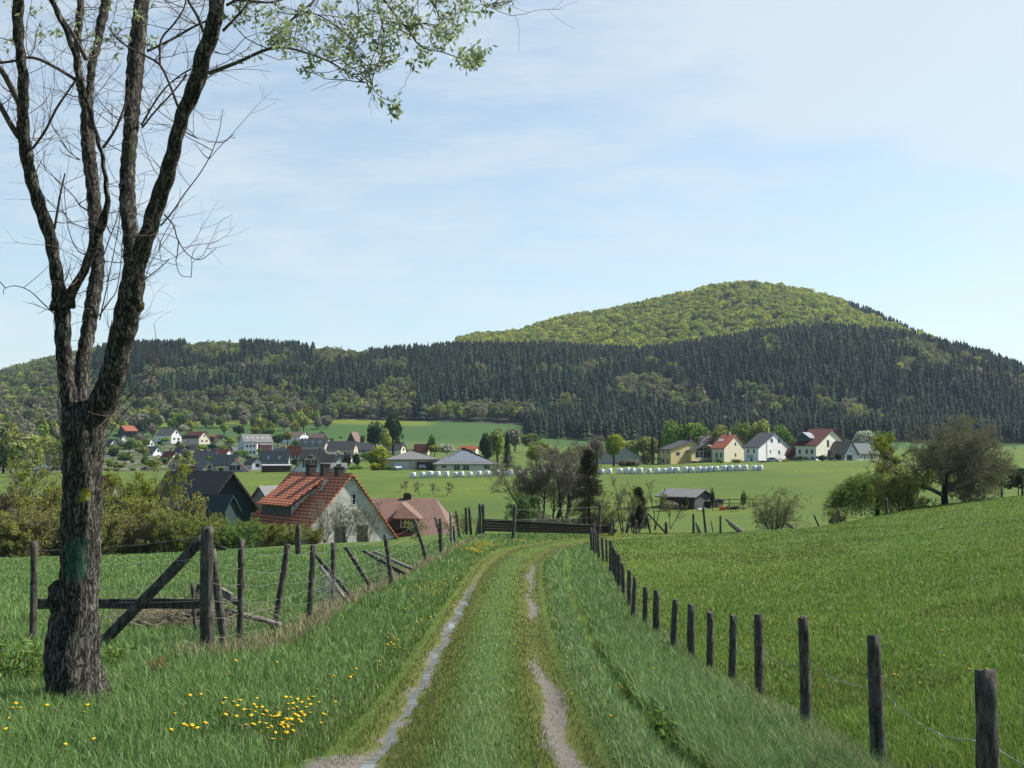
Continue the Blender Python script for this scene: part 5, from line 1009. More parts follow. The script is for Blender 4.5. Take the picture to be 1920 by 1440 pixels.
def small_valley():
    # board sign in front of the white house, stone terrace walls
    p = P_at(1405, 867, 318); o = empty('notice_board', p); tag(o, 'pale green board on two posts before the white house', 'sign')
    bm = bmesh.new(); obox(bm, (-.9, 0, 1.2), (1.9, 0, 0), (0, .06, 0), (0, 0, 1.0)); bmobj('panel', bm, mat('pale_green_board', (.30, .42, .38)), o)
    for x in (-.9, .9):
        bm = bmesh.new(); obox(bm, (x, .08, -.5), (.1, 0, 0), (0, .1, 0), (0, 0, 2.8)); bmobj('post', bm, DKWOOD, o)
    o = empty('garden_wall', P_at(1480, 861, 318)); tag(o, 'rough stone garden wall below the dark red roofed house', 'wall'); r2 = random.Random(3)
    bm = bmesh.new()
    for i in range(90):
        x = r2.uniform(0, 16); obox(bm, (x, r2.uniform(-.4, .3), r2.uniform(-.3, .55)), (r2.uniform(.3, .8), 0, .05), (0, .5, 0), (0, 0, r2.uniform(.25, .5)))
    bmobj('stones', bm, mat('field_stone', (.20, .19, .16), var=.5, vscale=2), o)
    for i, (u, vb, vt, w_, k) in enumerate([(1500, 863, 852, 20, 'mid'), (1540, 866, 850, 20, 'dark'), (1345, 868, 858, 16, 'mid'), (1570, 864, 846, 18, 'dark'), (1380, 868, 859, 30, 'brown'), (1430, 869, 862, 30, 'dark'), (1473, 868, 860, 20, 'olive'), (1352, 870, 862, 12, 'fresh')]):
        mid_tree(k, 'garden_bush', u, vb+2, vt, w_, 316, ['green bush on the wall below the dark red roof', 'dark bush before the gable of the dark red roofed house', 'bush at the corner of the orange-roofed house', 'dark bush between red roofed house and garage', 'brown low shrub left of the notice board', 'dark low hedge before the white house', 'olive shrub right of the white house', 'bright little bush before the yellow house balcony'][i], n=700)
    p = P_at(600, 884, 250); V, Fq = tubes(np.array([[[0, 0, -.5], [0, 0, 5.5]], [[-.4, 0, 5.3], [.4, 0, 5.3]]]), np.full((2, 2), .06), 6); o = link('utility_pole', npmesh('utility_pole', V, Fq, DKWOOD)); o.location = p; tag(o, 'thin utility pole before the big pale gable', 'pole')
small_valley()
# ---------------------------------------------------------------- the foreground tree
def cat_rom(P, n):
    P = np.asarray(P, float); Q = np.concatenate([[2*P[0]-P[1]], P, [2*P[-1]-P[-2]]]); out = []
    for i in range(1, len(Q)-2):
        t_ = np.linspace(0, 1, n, endpoint=False)[:, None]; p0, p1, p2, p3 = Q[i-1:i+3]
        out.append(.5*((2*p1)+(-p0+p2)*t_+(2*p0-5*p1+4*p2-p3)*t_**2+(-p0+3*p1-3*p2+p3)*t_**3))
    out.append(P[-1:]); return np.concatenate(out)
def bark_tube(pts, sides, rough=.07, seed=0, step=5):
    """pts (u, v, width px, d) -> V, F, centre line (n,4: x y z r)"""
    A = []
    for u, v, w_, d in pts:
        p = Wp(u, v, d); A.append((p.x, p.y, p.z, w_/2*d/F*.92))
    A = cat_rom(A, step); A[:, 3] = np.maximum(A[:, 3], .0015); V, Fq = tubes(A[None, :, :3], A[None, :, 3], sides)
    K = len(A); r2 = np.random.default_rng(seed); ang = np.arange(sides)*2*math.pi/sides
    zz = np.arange(K)[:, None]; nz = sum(np.sin(ang[None]*k+zz*f+r2.uniform(0, 6.28))*a for k, f, a in [(2, .25, .5), (3, -.4, .4), (5, .15, .45), (7, .22, .5), (9, -.12, .4), (1, .6, .3)])
    c = np.repeat(A[:, :3], sides, 0); V = c+(V-c)*(1+rough*nz.reshape(-1, 1)/1.2)
    return V, Fq, A
def bark_mat():
    m = D.materials.new('rugged_bark'); m.use_nodes = True; g = NT(m.node_tree); m.node_tree.nodes.clear()
    out = g.new('ShaderNodeOutputMaterial'); p = g.new('ShaderNodeBsdfPrincipled'); g.l.new(p.outputs[0], out.inputs[0]); p.inputs['Roughness'].default_value = .95; p.inputs['Specular IOR Level'].default_value = .1
    tcn = g.new('ShaderNodeTexCoord'); O = tcn.outputs['Object']; v = g.mapping(O, scale=(1, 1, .32))
    v2 = g.mapping(O, scale=(1, 1, .22)); fur = g.math('ABSOLUTE', g.math('MULTIPLY_ADD', g.noise(30, 6, .65, v2, .9), 2, -1))
    n = g.noise(30, 6, .75, v); big = g.noise(2.2, 4, .6, O); ridge = g.sstep(fur, .0, .22)
    hgt = g.math('MULTIPLY_ADD', n, .7, g.math('MULTIPLY', ridge, .8))
    c = g.mix(g.sstep(hgt, .35, 1.1), (.014, .012, .010), (.125, .118, .10)); c = g.mix(g.sstep(big, .55, .75), c, (.05, .06, .03))
    c = g.mix(g.math('MULTIPLY', g.sstep(n, .62, .72), .5), c, (.40, .40, .34))
    for nm, col in (('green_paint', (.02, .10, .06)), ('yellow_paint', (.38, .38, .03)), ('cut', (.42, .26, .12))):
        a = g.new('ShaderNodeAttribute', attribute_name=nm); f = g.sstep(g.math('ADD', a.outputs['Fac'], g.math('MULTIPLY_ADD', g.noise(24, 5, .8, v), 2.0, -1.05)), .35, .8)
        c = g.mix(g.math('MULTIPLY', f, .6), c, col)
    g.l.new(c, p.inputs['Base Color']); b = g.new('ShaderNodeBump'); b.inputs['Strength'].default_value = 1.0; b.inputs['Distance'].default_value = .012
    g.l.new(hgt, b.inputs['Height']); g.l.new(b.outputs[0], p.inputs['Normal']); return m
def leaf_cluster(pts, r2, n=8, ln=.055, spread=.04):
    """narrow willow leaves round each point"""
    P = np.repeat(pts, n, 0)+r2.normal(0, spread, (len(pts)*n, 3)); a = unit(r2.normal(size=P.shape)+np.array([0, 0, -.25])); b = unit(np.cross(a, r2.normal(size=P.shape)))
    L = ln*r2.uniform(.6, 1.25, (len(P), 1)); w_ = L*r2.uniform(.14, .24, (len(P), 1))
    V = np.stack([P, P+a*L*.45+b*w_, P+a*L, P+a*L*.45-b*w_], 1).reshape(-1, 3); return V, np.arange(len(V)).reshape(-1, 4)
def fore_tree():
    d0 = hit(150, 1322); base = Wp(148, 1322, d0); r2 = np.random.default_rng(11)
    root = empty('willow_tree', base); tag(root, 'large rugged willow with four stems and green and yellow paint marks on its trunk', 'tree')
    bs = np.array(base); d = d0; T_ = []
    T_.append([(158, 1372, 150, d), (150, 1335, 126, d), (140, 1300, 110, d), (136, 1250, 103, d), (138, 1200, 99, d), (143, 1150, 88, d), (146, 1100, 80, d), (150, 1050, 75, d), (151, 1000, 75, d), (153, 950, 76, d), (155, 900, 76, d), (158, 850, 80, d), (158, 800, 84, d), (150, 760, 70, d+.02)])
    T_.append([(150, 860, 50, d), (136, 800, 42, d), (130, 750, 34, d-.02), (124, 700, 31, d-.05), (119, 650, 31, d-.08), (118, 600, 31, d-.12), (113, 560, 30, d-.16), (107, 520, 26, d-.2), (102, 490, 24, d-.24), (93, 440, 25, d-.3), (76, 390, 26, d-.36), (60, 340, 25, d-.42), (48, 280, 26, d-.5), (43, 240, 24, d-.55), (43, 200, 22, d-.6), (44, 150, 22, d-.64), (38, 100, 19, d-.7), (34, 50, 22, d-.74), (34, 0, 21, d-.8), (30, -80, 18, d-.9), (36, -220, 12, d-1)])
    T_.append([(158, 850, 40, d+.1), (152, 770, 34, d+.16), (152, 730, 30, d+.2), (154, 690, 30, d+.26), (162, 640, 29, d+.34), (169, 600, 29, d+.4), (178, 540, 29, d+.48), (184, 490, 26, d+.55), (180, 440, 27, d+.6), (177, 390, 27, d+.65), (173, 340, 26, d+.7), (166, 280, 28, d+.76), (163, 220, 26, d+.8), (169, 165, 16, d+.85), (173, 118, 17, d+.9), (183, 85, 15, d+.95), (188, 50, 19, d+1), (195, 20, 19, d+1.05), (200, -20, 19, d+1.1), (210, -160, 14, d+1.3)])
    T_.append([(164, 220, 20, d+.8), (152, 165, 17, d+.78), (144, 110, 15, d+.75), (146, 60, 15, d+.72), (150, 20, 15, d+.7), (153, -30, 14, d+.68), (150, -160, 9, d+.6)])
    T_.append([(165, 860, 60, d), (172, 800, 58, d-.02), (186, 765, 56, d-.04), (202, 735, 53, d-.06), (216, 690, 51, d-.1), (226, 645, 51, d-.14), (237, 600, 51, d-.18), (245, 550, 48, d-.24), (252, 510, 44, d-.28), (262, 475, 38, d-.34), (277, 440, 33, d-.4), (292, 390, 33, d-.46), (309, 340, 32, d-.54), (326, 280, 29, d-.62), (341, 220, 29, d-.7), (358, 180, 31, d-.76), (370, 150, 33, d-.8), (382, 100, 33, d-.88), (400, 50, 32, d-.95), (408, 0, 30, d-1), (414, -80, 26, d-1.1), (430, -220, 16, d-1.3)])
    T_.append([(250, 530, 36, d-.1), (247, 480, 33, d-.06), (245, 440, 32, d-.02), (240, 390, 32, d+.04), (239, 340, 30, d+.1), (242, 280, 30, d+.16), (247, 220, 31, d+.2), (252, 150, 33, d+.26), (256, 100, 34, d+.3), (260, 60, 32, d+.34), (266, 0, 30, d+.4), (268, -90, 24, d+.5), (262, -240, 14, d+.6)])
    T_.append([(128, 575, 26, d-.16), (133, 552, 22, d-.2), (147, 525, 18, d-.28), (162, 498, 17, d-.34), (176, 455, 19, d-.4), (192, 415, 18, d-.46), (201, 385, 12, d-.5), (197, 330, 9, d-.54), (191, 290, 8, d-.58), (184, 265, 8, d-.6), (173, 225, 9, d-.64), (160, 180, 9, d-.7), (148, 140, 9, d-.74), (138, 95, 10, d-.8), (120, 50, 10, d-.86), (97, 0, 10, d-.92), (70, -70, 6, d-1)])
    VS, FS, off, lines = [], [], 0, []
    for i, s in enumerate(T_):
        V, Fq, A = bark_tube(s, 28 if i in (0, 4) else 20, .055 if i else .07, i, 6); VS.append(V); FS.append(Fq+off); off += len(V); lines.append(A)
    # burl on the left of the trunk and a pruned stub
    for u, v, w_, dd in [(112, 1120, 44, -.05), (120, 1165, 46, 0), (100, 572, 14, -.2), (262, 572, 16, -.34), (148, 1325, 112, .06), (192, 1335, 34, -.12), (205, 1345, 22, -.2), (108, 1345, 30, -.15), (160, 1352, 40, -.25)]:
        p = Wp(u, v, d+dd); r = w_/2*d/F; bmm = bmesh.new(); bmesh.ops.create_icosphere(bmm, subdivisions=3, radius=1)
        V = np.array([x.co[:] for x in bmm.verts]); Fq = np.array([[x.index for x in f.verts] for f in bmm.faces]); bmm.free()
        V = V*(1+.12*np.sin(V[:, :1]*9+i)*np.sin(V[:, 2:]*7))*np.array([r, r, r*1.6])+np.array(p); VS.append(V); FS.append(Fq+off); off += len(V)
    V = np.concatenate(VS)
    # displaced bark relief
    V[:, 0] += .006*np.sin(V[:, 2]*41+V[:, 1]*30)*1; 
    uu = 960+F*V[:, 0]/V[:, 1]; vv = 850-(V[:, 2]-CZ)*F/V[:, 1]; front = V[:, 1] < np.interp(vv, [0, 1400], [d0+2, d0+.08])
    gp = np.exp(-((uu-150)/24)**4)*np.exp(-((vv-1045)/44)**6)*(V[:, 1] < d0)*1.0*(vv > 900)
    yp = np.exp(-((uu-163)/12)**4)*np.exp(-((vv-928)/15)**4)*(V[:, 1] < d0)
    ct = np.exp(-((uu-259)/6)**2-((vv-573)/11)**2)+np.exp(-((uu-130)/7)**2-((vv-551)/7)**2)
    me = npmesh('trunk', V-bs, FS, bark_mat(), {'green_paint': gp, 'yellow_paint': yp, 'cut': ct}, smooth=True); link('trunk', me, root)
    # traced branches
    B = [[(392, 137, 9, -.9), (445, 117, 7, -1), (475, 103, 6.5, -1.05), (500, 93, 6, -1.1), (522, 89, 5, -1.15), (550, 92, 4.5, -1.2), (580, 101, 4, -1.25), (617, 115, 3.6, -1.3), (645, 132, 3, -1.3), (675, 150, 2.6, -1.3), (690, 157, 2, -1.3)],
         [(507, 91, 5, -1.1), (530, 62, 4.4, -1.1), (545, 40, 4.2, -1.1), (565, 20, 4, -1.1), (585, 5, 3.5, -1.1), (610, -30, 3, -1.1)],
         [(418, 58, 6, -.95), (440, 35, 5, -1), (465, 5, 4.5, -1), (480, -30, 4, -1)], [(424, 10, 6, -1), (450, 0, 5, -1), (510, 4, 4, -1), (580, -20, 3, -1)],
         [(570, 22, 3, -1.2), (600, 30, 2.6, -1.2), (640, 55, 2.2, -1.2), (665, 78, 1.8, -1.2)], [(620, 116, 3, -1.3), (650, 105, 2.4, -1.35), (668, 75, 2, -1.4), (672, 20, 2.4, -1.4), (665, -30, 3, -1.4)],
         [(700, -30, 3.6, -1.5), (712, 25, 3, -1.5), (720, 70, 2.6, -1.5), (714, 105, 2.2, -1.5), (704, 130, 2, -1.5), (698, 152, 2, -1.5), (702, 170, 1.8, -1.5), (716, 182, 1.6, -1.5), (738, 192, 1.4, -1.5)],
         [(660, 140, 2.4, -1.3), (680, 137, 2, -1.35), (698, 128, 2, -1.4)], [(700, -30, 5, -1.4), (735, 20, 4, -1.45), (765, 55, 3.4, -1.5), (790, 88, 2.6, -1.5), (830, 98, 2.2, -1.5), (870, 112, 1.8, -1.5), (892, 116, 1.6, -1.5)],
         [(760, 50, 2.6, -1.5), (800, 44, 2.2, -1.5), (830, 55, 1.8, -1.5), (846, 70, 1.6, -1.5)], [(800, -20, 3, -1.6), (815, 10, 2.6, -1.6), (825, 35, 2, -1.6)], [(895, -20, 2.6, -1.6), (905, 8, 2.2, -1.6), (930, 12, 1.8, -1.6), (960, 2, 1.6, -1.6)],
         [(40, 205, 9, -.55), (24, 170, 11, -.6), (8, 140, 11, -.66), (-10, 115, 10, -.7)], [(36, 258, 12, -.5), (18, 230, 11, -.56), (0, 198, 10, -.6), (-25, 160, 9, -.7)],
         [(62, 278, 5, -.5), (85, 245, 5, -.55), (105, 205, 4.6, -.6), (125, 175, 4, -.66), (142, 150, 4, -.7)], [(140, 148, 7, -.7), (110, 130, 6, -.66), (75, 112, 6, -.62), (50, 108, 5, -.6), (28, 114, 5, -.6), (0, 118, 5, -.6)],
         [(334, 200, 6, -.66), (318, 158, 5, -.68), (300, 122, 5, -.7), (270, 103, 4, -.72), (240, 88, 4, -.74), (214, 66, 4, -.76), (205, 50, 3, -.78)], [(300, 120, 4, -.7), (302, 75, 4, -.72), (326, 45, 3.6, -.74), (345, 15, 3, -.76), (350, -20, 3, -.78)],
         [(276, 96, 5, .2), (320, 75, 5, .1), (360, 52, 4.6, 0), (385, 40, 4, -.1)], [(382, 60, 7, -.9), (370, 30, 6, -.94), (355, 5, 5, -.97), (345, -20, 5, -1)], [(162, 112, 9, -.6), (150, 88, 8, -.62), (133, 58, 8, -.66), (112, 28, 8, -.7), (92, -5, 8, -.74)],
         [(193, 278, 6, -.6), (215, 245, 5, -.62), (228, 215, 4, -.64), (236, 190, 3.4, -.66)], [(265, 235, 4, .2), (285, 200, 3.6, .1), (310, 165, 3.2, 0), (340, 140, 3, -.1), (358, 130, 3, -.2)], [(266, 240, 4, .2), (290, 210, 3.6, .2), (325, 172, 3.2, .1), (350, 140, 3, 0)],
         [(301, 424, 3, -.4), (325, 395, 3, -.44), (345, 365, 2.4, -.5), (375, 325, 2, -.56), (395, 290, 1.8, -.6), (410, 250, 1.5, -.64), (418, 205, 1.2, -.66)], [(392, 298, 1.6, -.6), (415, 272, 1.4, -.62), (438, 252, 1.1, -.64)], [(308, 402, 3.4, -.42), (325, 422, 3, -.45), (333, 448, 2.6, -.48), (350, 475, 2, -.5), (375, 487, 1.6, -.54), (405, 466, 1.2, -.56)],
         [(335, 450, 2.2, -.48), (332, 480, 2, -.5), (330, 490, 1.8, -.5), (338, 515, 1.4, -.52), (358, 520, 1.2, -.54)], [(272, 524, 2.4, -.3), (300, 502, 2, -.3), (318, 485, 1.6, -.3)], [(272, 524, 1.6, -.3), (282, 495, 1.4, -.3), (310, 450, 1.2, -.3), (330, 420, 1, -.3)],
         [(103, 590, 2.6, -.2), (80, 568, 2.2, -.22), (55, 545, 1.8, -.24), (28, 536, 1.6, -.26), (8, 542, 1.2, -.28), (7, 552, 1.4, -.28)], [(102, 430, 5, -.3), (108, 395, 5, -.32), (113, 365, 4, -.34), (122, 325, 3, -.36)], [(163, 394, 3.4, .6), (150, 385, 2.6, .6), (138, 368, 2, .6), (120, 350, 1.8, .6), (105, 335, 1.5, .6)],
         [(164, 480, 2, .5), (145, 468, 2, .5), (130, 435, 1.7, .5), (122, 380, 1.5, .5), (120, 345, 1.2, .5)], [(186, 592, 3, .4), (205, 565, 2.4, .4), (218, 545, 2, .4), (226, 500, 1.6, .4), (230, 450, 1.4, .4), (240, 410, 1, .4)], [(187, 600, 3, .4), (200, 540, 2.2, .4), (212, 480, 1.8, .4), (222, 430, 1.6, .4), (226, 380, 1.4, .4)],
         [(194, 480, 2.4, .55), (208, 440, 2, .55), (222, 400, 1.8, .55), (228, 350, 1.4, .5)], [(190, 700, 2.4, -.1), (210, 600, 1.4, -.1)], [(124, 870, 2, -.1), (112, 800, 1.6, -.1), (108, 700, 1.5, -.1), (104, 640, 1.2, -.1), (100, 600, 1, -.1)], [(218, 770, 2.4, -.1), (250, 735, 2, -.1), (275, 705, 1.8, -.1), (300, 680, 1.3, -.1)], [(202, 820, 2, -.2), (235, 770, 1.6, -.2), (270, 745, 1.3, -.2), (300, 725, 1.1, -.2)],
         [(334, 235, 1.8, -.6), (352, 242, 1.6, -.6), (366, 256, 1.4, -.6), (372, 262, 1, -.6)], [(400, 98, 2, -.9), (430, 100, 1.8, -.9), (460, 70, 1.4, -.9)], [(150, 300, 2, .7), (130, 285, 1.6, .7), (112, 262, 1.6, .7)]]
    VS, FS, off, BL = [], [], 0, []
    for i, s in enumerate(B):
        V, Fq, A = bark_tube([(u, v, w_*1.08, d0+dd) for u, v, w_, dd in s], 7, .03, 50+i, 5); VS.append(V); FS.append(Fq+off); off += len(V); BL.append(A)
    link('branches', npmesh('branches', np.concatenate(VS)-bs, FS, mat('branch_bark', (.12, .095, .085), var=.4, vscale=20, rough=.9), smooth=True), root)
    # free twigs from stems and branches
    def starts(A, n, v0=-1e9, v1=1e9):
        vv_ = 850-(A[:, 2]-CZ)*F/A[:, 1]; ok = np.where((vv_ > v0) & (vv_ < v1))[0]; return A[r2.choice(ok, n)] if len(ok) else A[:0]
    S0 = np.concatenate([starts(L_, 26, -200, 640) for L_ in lines[1:]]+[starts(b, 7) for b in BL[:24]]+[starts(b, 3) for b in BL[24:]]); n = len(S0)
    Dr = r2.normal(size=(n, 3))*np.array([1, .8, .5])+np.array([0, 0, .55]); L = r2.uniform(.2, .75, n)
    PL = polys(S0[:, :3], Dr, L, 6, .16, .07, r2); RL = np.linspace(.0042, .0016, 7)[None]*r2.uniform(.6, 1.2, (n, 1)); V1, F1 = tubes(PL, RL, 4)
    P, D2, L2, R2 = children(PL, RL, L, 4, .2, 1, .7, .5, .7, r2); PL2 = polys(P, D2, L2, 4, .16, .02, r2); V2_, F2 = tubes(PL2, np.maximum(taper(R2, 4, .5), .0011), 3)
    tw = npmesh('twigs', np.concatenate([V1, V2_])-bs, [F1, F2+len(V1)], mat('twig_bark', (.13, .09, .075), rough=.9), smooth=True); link('twigs', tw, root)
    # leafy twigs of the right-hand spray
    cl = []
    for b in BL[:12]: cl.append(starts(b, 16)[:, :3])
    cen = [(560, 45, 60, 40), (620, 40, 60, 40), (680, 60, 45, 45), (640, 100, 45, 20), (740, 60, 50, 45), (800, 60, 60, 40), (760, 110, 60, 18), (860, 30, 30, 30), (720, 20, 60, 30), (530, 70, 30, 25), (880, 112, 22, 10)]
    q = []
    for u, v, su, sv_ in cen:
        for k in range(9): uu_, vv_ = r2.normal(u, su*.55), min(r2.normal(v, sv_*.55), 145); q.append(np.array(Wp(uu_, vv_, d0-r2.uniform(1.0, 1.9))))
    q = np.array(q); A_ = np.concatenate([b[:, :3] for b in BL[:12]]); ds = np.linalg.norm(q[:, None]-A_[None], axis=2); ne = A_[ds.argmin(1)]
    t_ = np.linspace(0, 1, 7)[None, :, None]; PLq = ne[:, None]*(1-t_)+q[:, None]*t_+np.sin(t_*math.pi)*r2.normal(0, .035, (len(q), 1, 3)); PLq += r2.normal(0, .006, PLq.shape)
    V3, F3 = tubes(PLq, np.full(PLq.shape[:2], .0018), 4); link('twigs', npmesh('twigs', V3-bs, F3, mat('twig_bark'), smooth=True), root)
    lp = np.concatenate(cl+[PLq[:, 3], PLq[:, 5], PLq[:, 6], q+r2.normal(0, .03, q.shape), q+r2.normal(0, .04, q.shape)]); lp = lp[r2.random(len(lp)) < .42]
    tips = np.array([np.array(Wp(u, v, d0-1.5)) for u, v in [(742, 200), (740, 206), (745, 190), (741, 212), (895, 122), (902, 108), (885, 118), (905, 90), (575, 120), (572, 135), (590, 110), (585, 128), (950, 2), (925, 5), (912, 25), (848, 72), (845, 62)]]); tips = np.repeat(tips, 2, 0)
    top = np.array([np.array(Wp(r2.uniform(0, 330), r2.uniform(-10, 95), d0-r2.uniform(-.6, .8))) for _ in range(34)]+[np.array(Wp(r2.normal(470, 26), r2.uniform(5, 45), d0-1)) for _ in range(14)])
    LV = leaf_cluster(np.concatenate([lp, tips, top]), r2, 9, .056, .024)
    link('foliage', npmesh('foliage', LV[0]-bs, LV[1], mat('willow_leaf', (.33, .40, .20), rough=.5, spec=.4, transl=.4, objvar=.0)), root)
fore_tree()
# ---------------------------------------------------------------- fences
WOODM = mat('weathered_post', (.19, .18, .155), rough=.95, var=.78, vscale=14, bump=1, bscale=26, stretch=(1.6, 1.6, .5), dark=(.03, .027, .022), spec=.1, bdist=.015, alb=.62)
WOODL = mat('bleached_post', (.36, .34, .30), rough=.95, var=.6, vscale=6, bump=.6, stretch=(3, 3, .5), dark=(.10, .09, .075), spec=.1)
WIREM = mat('galvanised_wire', (.27, .28, .27), rough=.5, metal=.3); RUST = mat('rusty_wire', (.16, .07, .035), rough=.8)
def post_mesh(A, B, r, seed, name='fence_post', m=WOODM, lump=.1, split=False):
    """A base, B top; weathered round post with an uneven top"""
    r2 = np.random.default_rng(seed); K = 10; n = 14; t_ = np.linspace(0, 1, K); A = np.array(A); B = np.array(B); ax = B-A; L = np.linalg.norm(ax)
    PLn = A[None]*(1-t_)[:, None]+B[None]*t_[:, None]+np.sin(t_*3+r2.uniform(0, 6))[:, None]*r2.normal(0, .006*L, 3)[None]*1
    rr = r*(1.08-.14*t_+r2.normal(0, .02, K)); V, Fq = tubes(PLn[None], rr[None], n); an = np.arange(n)*6.283/n
    nz = sum(np.sin(an*k+r2.uniform(0, 6)+np.arange(K)[:, None]*r2.uniform(-.5, .5)) for k in (2, 3, 5))/3; c = np.repeat(PLn, n, 0); V = c+(V-c)*(1+lump*nz.reshape(-1, 1)+r2.normal(0, .03, (K*n, 1)))
    V = V.reshape(K, n, 3); V[-1] += ax/L*r2.normal(0, r*.12, (n, 1))+ax/L*(np.cos(an+r2.uniform(0, 6))*r*.18)[:, None]
    if split: V[-4:, 0] = PLn[-4:]+(V[-4:, 0]-PLn[-4:])*.2; V[:, 0] = PLn+(V[:, 0]-PLn)*.45; V[:, 1] = PLn+(V[:, 1]-PLn)*.8
    V = V.reshape(-1, 3); cap = len(V); V = np.concatenate([V, [PLn[-1]+ax/L*r*.05]]); i0 = (K-1)*n
    T3 = np.array([(i0+j, i0+(j+1) % n, cap) for j in range(n)]); ori = A
    me = npmesh(name, V-ori, [Fq, T3], m, smooth=True); o = link(name, me); o.location = Vector(ori); return o
def px_post(ub, vb, ut, vt, w_, seed, m=WOODM, d=None, name='fence_post', dlean=0, sink=.25, **k):
    dd = d or hit(ub, vb, 90) or 57; a = Wp(ub, vb, dd); a.z = min(a.z, Tz(a.x, a.y)+.02) if not d else a.z; b = Wp(ut, vt, dd+dlean); dirn = (b-a).normalized()
    return post_mesh(a-dirn*sink, b, w_/2*dd/F, seed, name, m, **k), a, b
def strand(pts, sag, r, n=8, r2=None, jit=.01):
    """polyline through the attachment points with sag between them"""
    out = []
    for i in range(len(pts)-1):
        a, b = np.array(pts[i]), np.array(pts[i+1]); t_ = np.linspace(0, 1, n, endpoint=False); s = sag*(r2.uniform(.4, 1.5) if r2 is not None else 1)
        p = a[None]*(1-t_)[:, None]+b[None]*t_[:, None]; p[:, 2] -= 4*s*t_*(1-t_); p[1:] += (r2.normal(0, jit, (n-1, 3)) if r2 is not None else 0); out.append(p)
    out.append(np.array([pts[-1]])); P = np.concatenate(out); return tubes(P[None], np.full((1, len(P)), r), 4)
def fences():
    r2 = np.random.default_rng(3); Lw = []
    GL = 'old posts of the sagging wire fence left of the track'
    def left(i, *a, lab=None, wire=True, **k):
        lab = lab or 'old weathered round post carrying the sagging mesh wire left of the track'
        o, A, B = px_post(*a, 100+i, **k); tag(o, lab, 'fence post', GL if 'old weathered' in lab else None)
        if wire: Lw.append((A, B))
    left(0, 62, 1214, 63, 1017, 12, lab='thin mossy post at the far left end of the plank rail'); 
    left(1, 389, 1232, 391, 990, 24, lab='thick split corner post at the right end of the plank rail', lump=.18)
    left(2, 445, 1216, 455, 1012, 12); left(3, 513, 1192, 538, 1022, 11.5, lab='right-leaning post, third in the mesh wire after the thick corner post'); left(4, 579, 1174, 587, 1022, 11); left(5, 627, 1136, 624, 1018, 9); left(6, 735, 1098, 722, 1002, 8.5)
    left(7, 801, 1057, 778, 976, 7, lab='left-tilting thin post before the red-brown roof'); left(8, 827, 1038, 825, 972, 7.5); left(9, 847, 1020, 845, 962, 5.5, m=WOODL, lab='pale bleached thin post left of the track bend'); left(10, 862, 1011, 855, 958, 5)
    left(11, 875, 1001, 873, 952, 5); left(12, 883, 1001, 880, 951, 5); left(13, 906, 993, 906, 946, 6, lab='dark post at the crest where the wire fence meets the plank wall')
    def lone(lab, cat, *a, seed=0, **k):
        o, A, B = px_post(*a, seed, **k); tag(o, lab, cat); return o
    P = 'fence post'
    lone('leaning brace post propped against the thick corner post', P, 424, 1222, 398, 1030, 15, seed=1, d=hit(424, 1222)); lone('short dark stake beside the brushwood heap', P, 366, 1172, 360, 1095, 7, seed=2, d=14.3)
    lone('knobbly short post standing alone in front of the hedge', P, 560, 1026, 559, 985, 11, seed=3, d=40); lone('slanting post fallen out of the wire, left of the upright post', P, 703, 1112, 648, 1026, 8, seed=4)
    lone('upper of two crossed fallen posts in the left wire fence', 'pole', 670, 1132, 592, 1040, 8, seed=5); lone('lower pale one of two crossed fallen posts in the left wire fence', 'pole', 656, 1134, 600, 1062, 7, seed=6, m=WOODL, d=21.5)
    lone('dark pole lying flat on the left meadow slope', 'pole', 752, 1074, 680, 1032, 6, seed=7, d=27, sink=0); lone('pale pole lying flat on the left meadow slope', 'pole', 774, 1067, 699, 1034, 6, seed=8, m=WOODL, d=27.5, sink=0); lone('third short pole under the two lying poles', 'pole', 760, 1076, 712, 1048, 5, seed=17, d=26.6, sink=0)
    lone('thin stick leaning against the dark post of the wire fence', P, 832, 1032, 816, 970, 5, seed=9); lone('bleached pole leaning at the crest corner of the fence', P, 893, 993, 902, 947, 5, seed=10, m=WOODL); lone('dark post next to the bleached leaning pole at the crest corner', P, 899, 993, 900, 945, 5.5, seed=11); lone('small stake at the foot of the pale bleached post', P, 853, 1018, 850, 985, 5, seed=12)
    # brace and rail of the corner
    dd = (Lw[0][0].y+Lw[1][0].y)/2
    a = Wp(186, 1212, dd-.25); b = Wp(385, 1004, dd-.12); o = post_mesh(a, b, .062, 31, 'diagonal_brace'); tag(o, 'thick dark round pole propped diagonally against the corner post', 'pole')
    o = empty('plank_rail', Wp(70, 1130, dd)); tag(o, 'dark weathered horizontal plank rail behind the big willow trunk', 'rail'); oc = o.location
    for z0, z1, s in ((0, .055, 0), (.058, .11, .004)):
        bm = bmesh.new(); A = Wp(70, 1141, dd+s)-oc; B = Wp(392, 1141, dd+s)-oc; obox(bm, A+Vector((0, 0, z0)), B-A, (0, .05, 0), (0, 0, z1-z0)); bmesh.ops.subdivide_edges(bm, edges=bm.edges[:], cuts=6, use_grid_fill=True)
        for v_ in bm.verts: v_.co += Vector((0, r2.normal(0, .003), r2.normal(0, .004)))
        bmobj('board', bm, WOODM, o)
    # mesh wire of the left fence
    VS, FS, off = [], [], 0
    A0 = np.array([np.array(a) for a, b in Lw]); B0 = np.array([np.array(b) for a, b in Lw]); hts = [.16, .30, .44, .58, .74, .93]; lines_ = []
    for h in hts:
        pts = A0+(B0-A0)*h; pts = pts+r2.normal(0, .02, pts.shape)*np.array([0, 0, 1]); V, Fq = strand(pts, .05 if h > .6 else .03, .0024, 8, r2, .006); VS.append(V); FS.append(Fq+off); off += len(V)
        lines_.append(V.reshape(-1, 4, 3).mean(1))
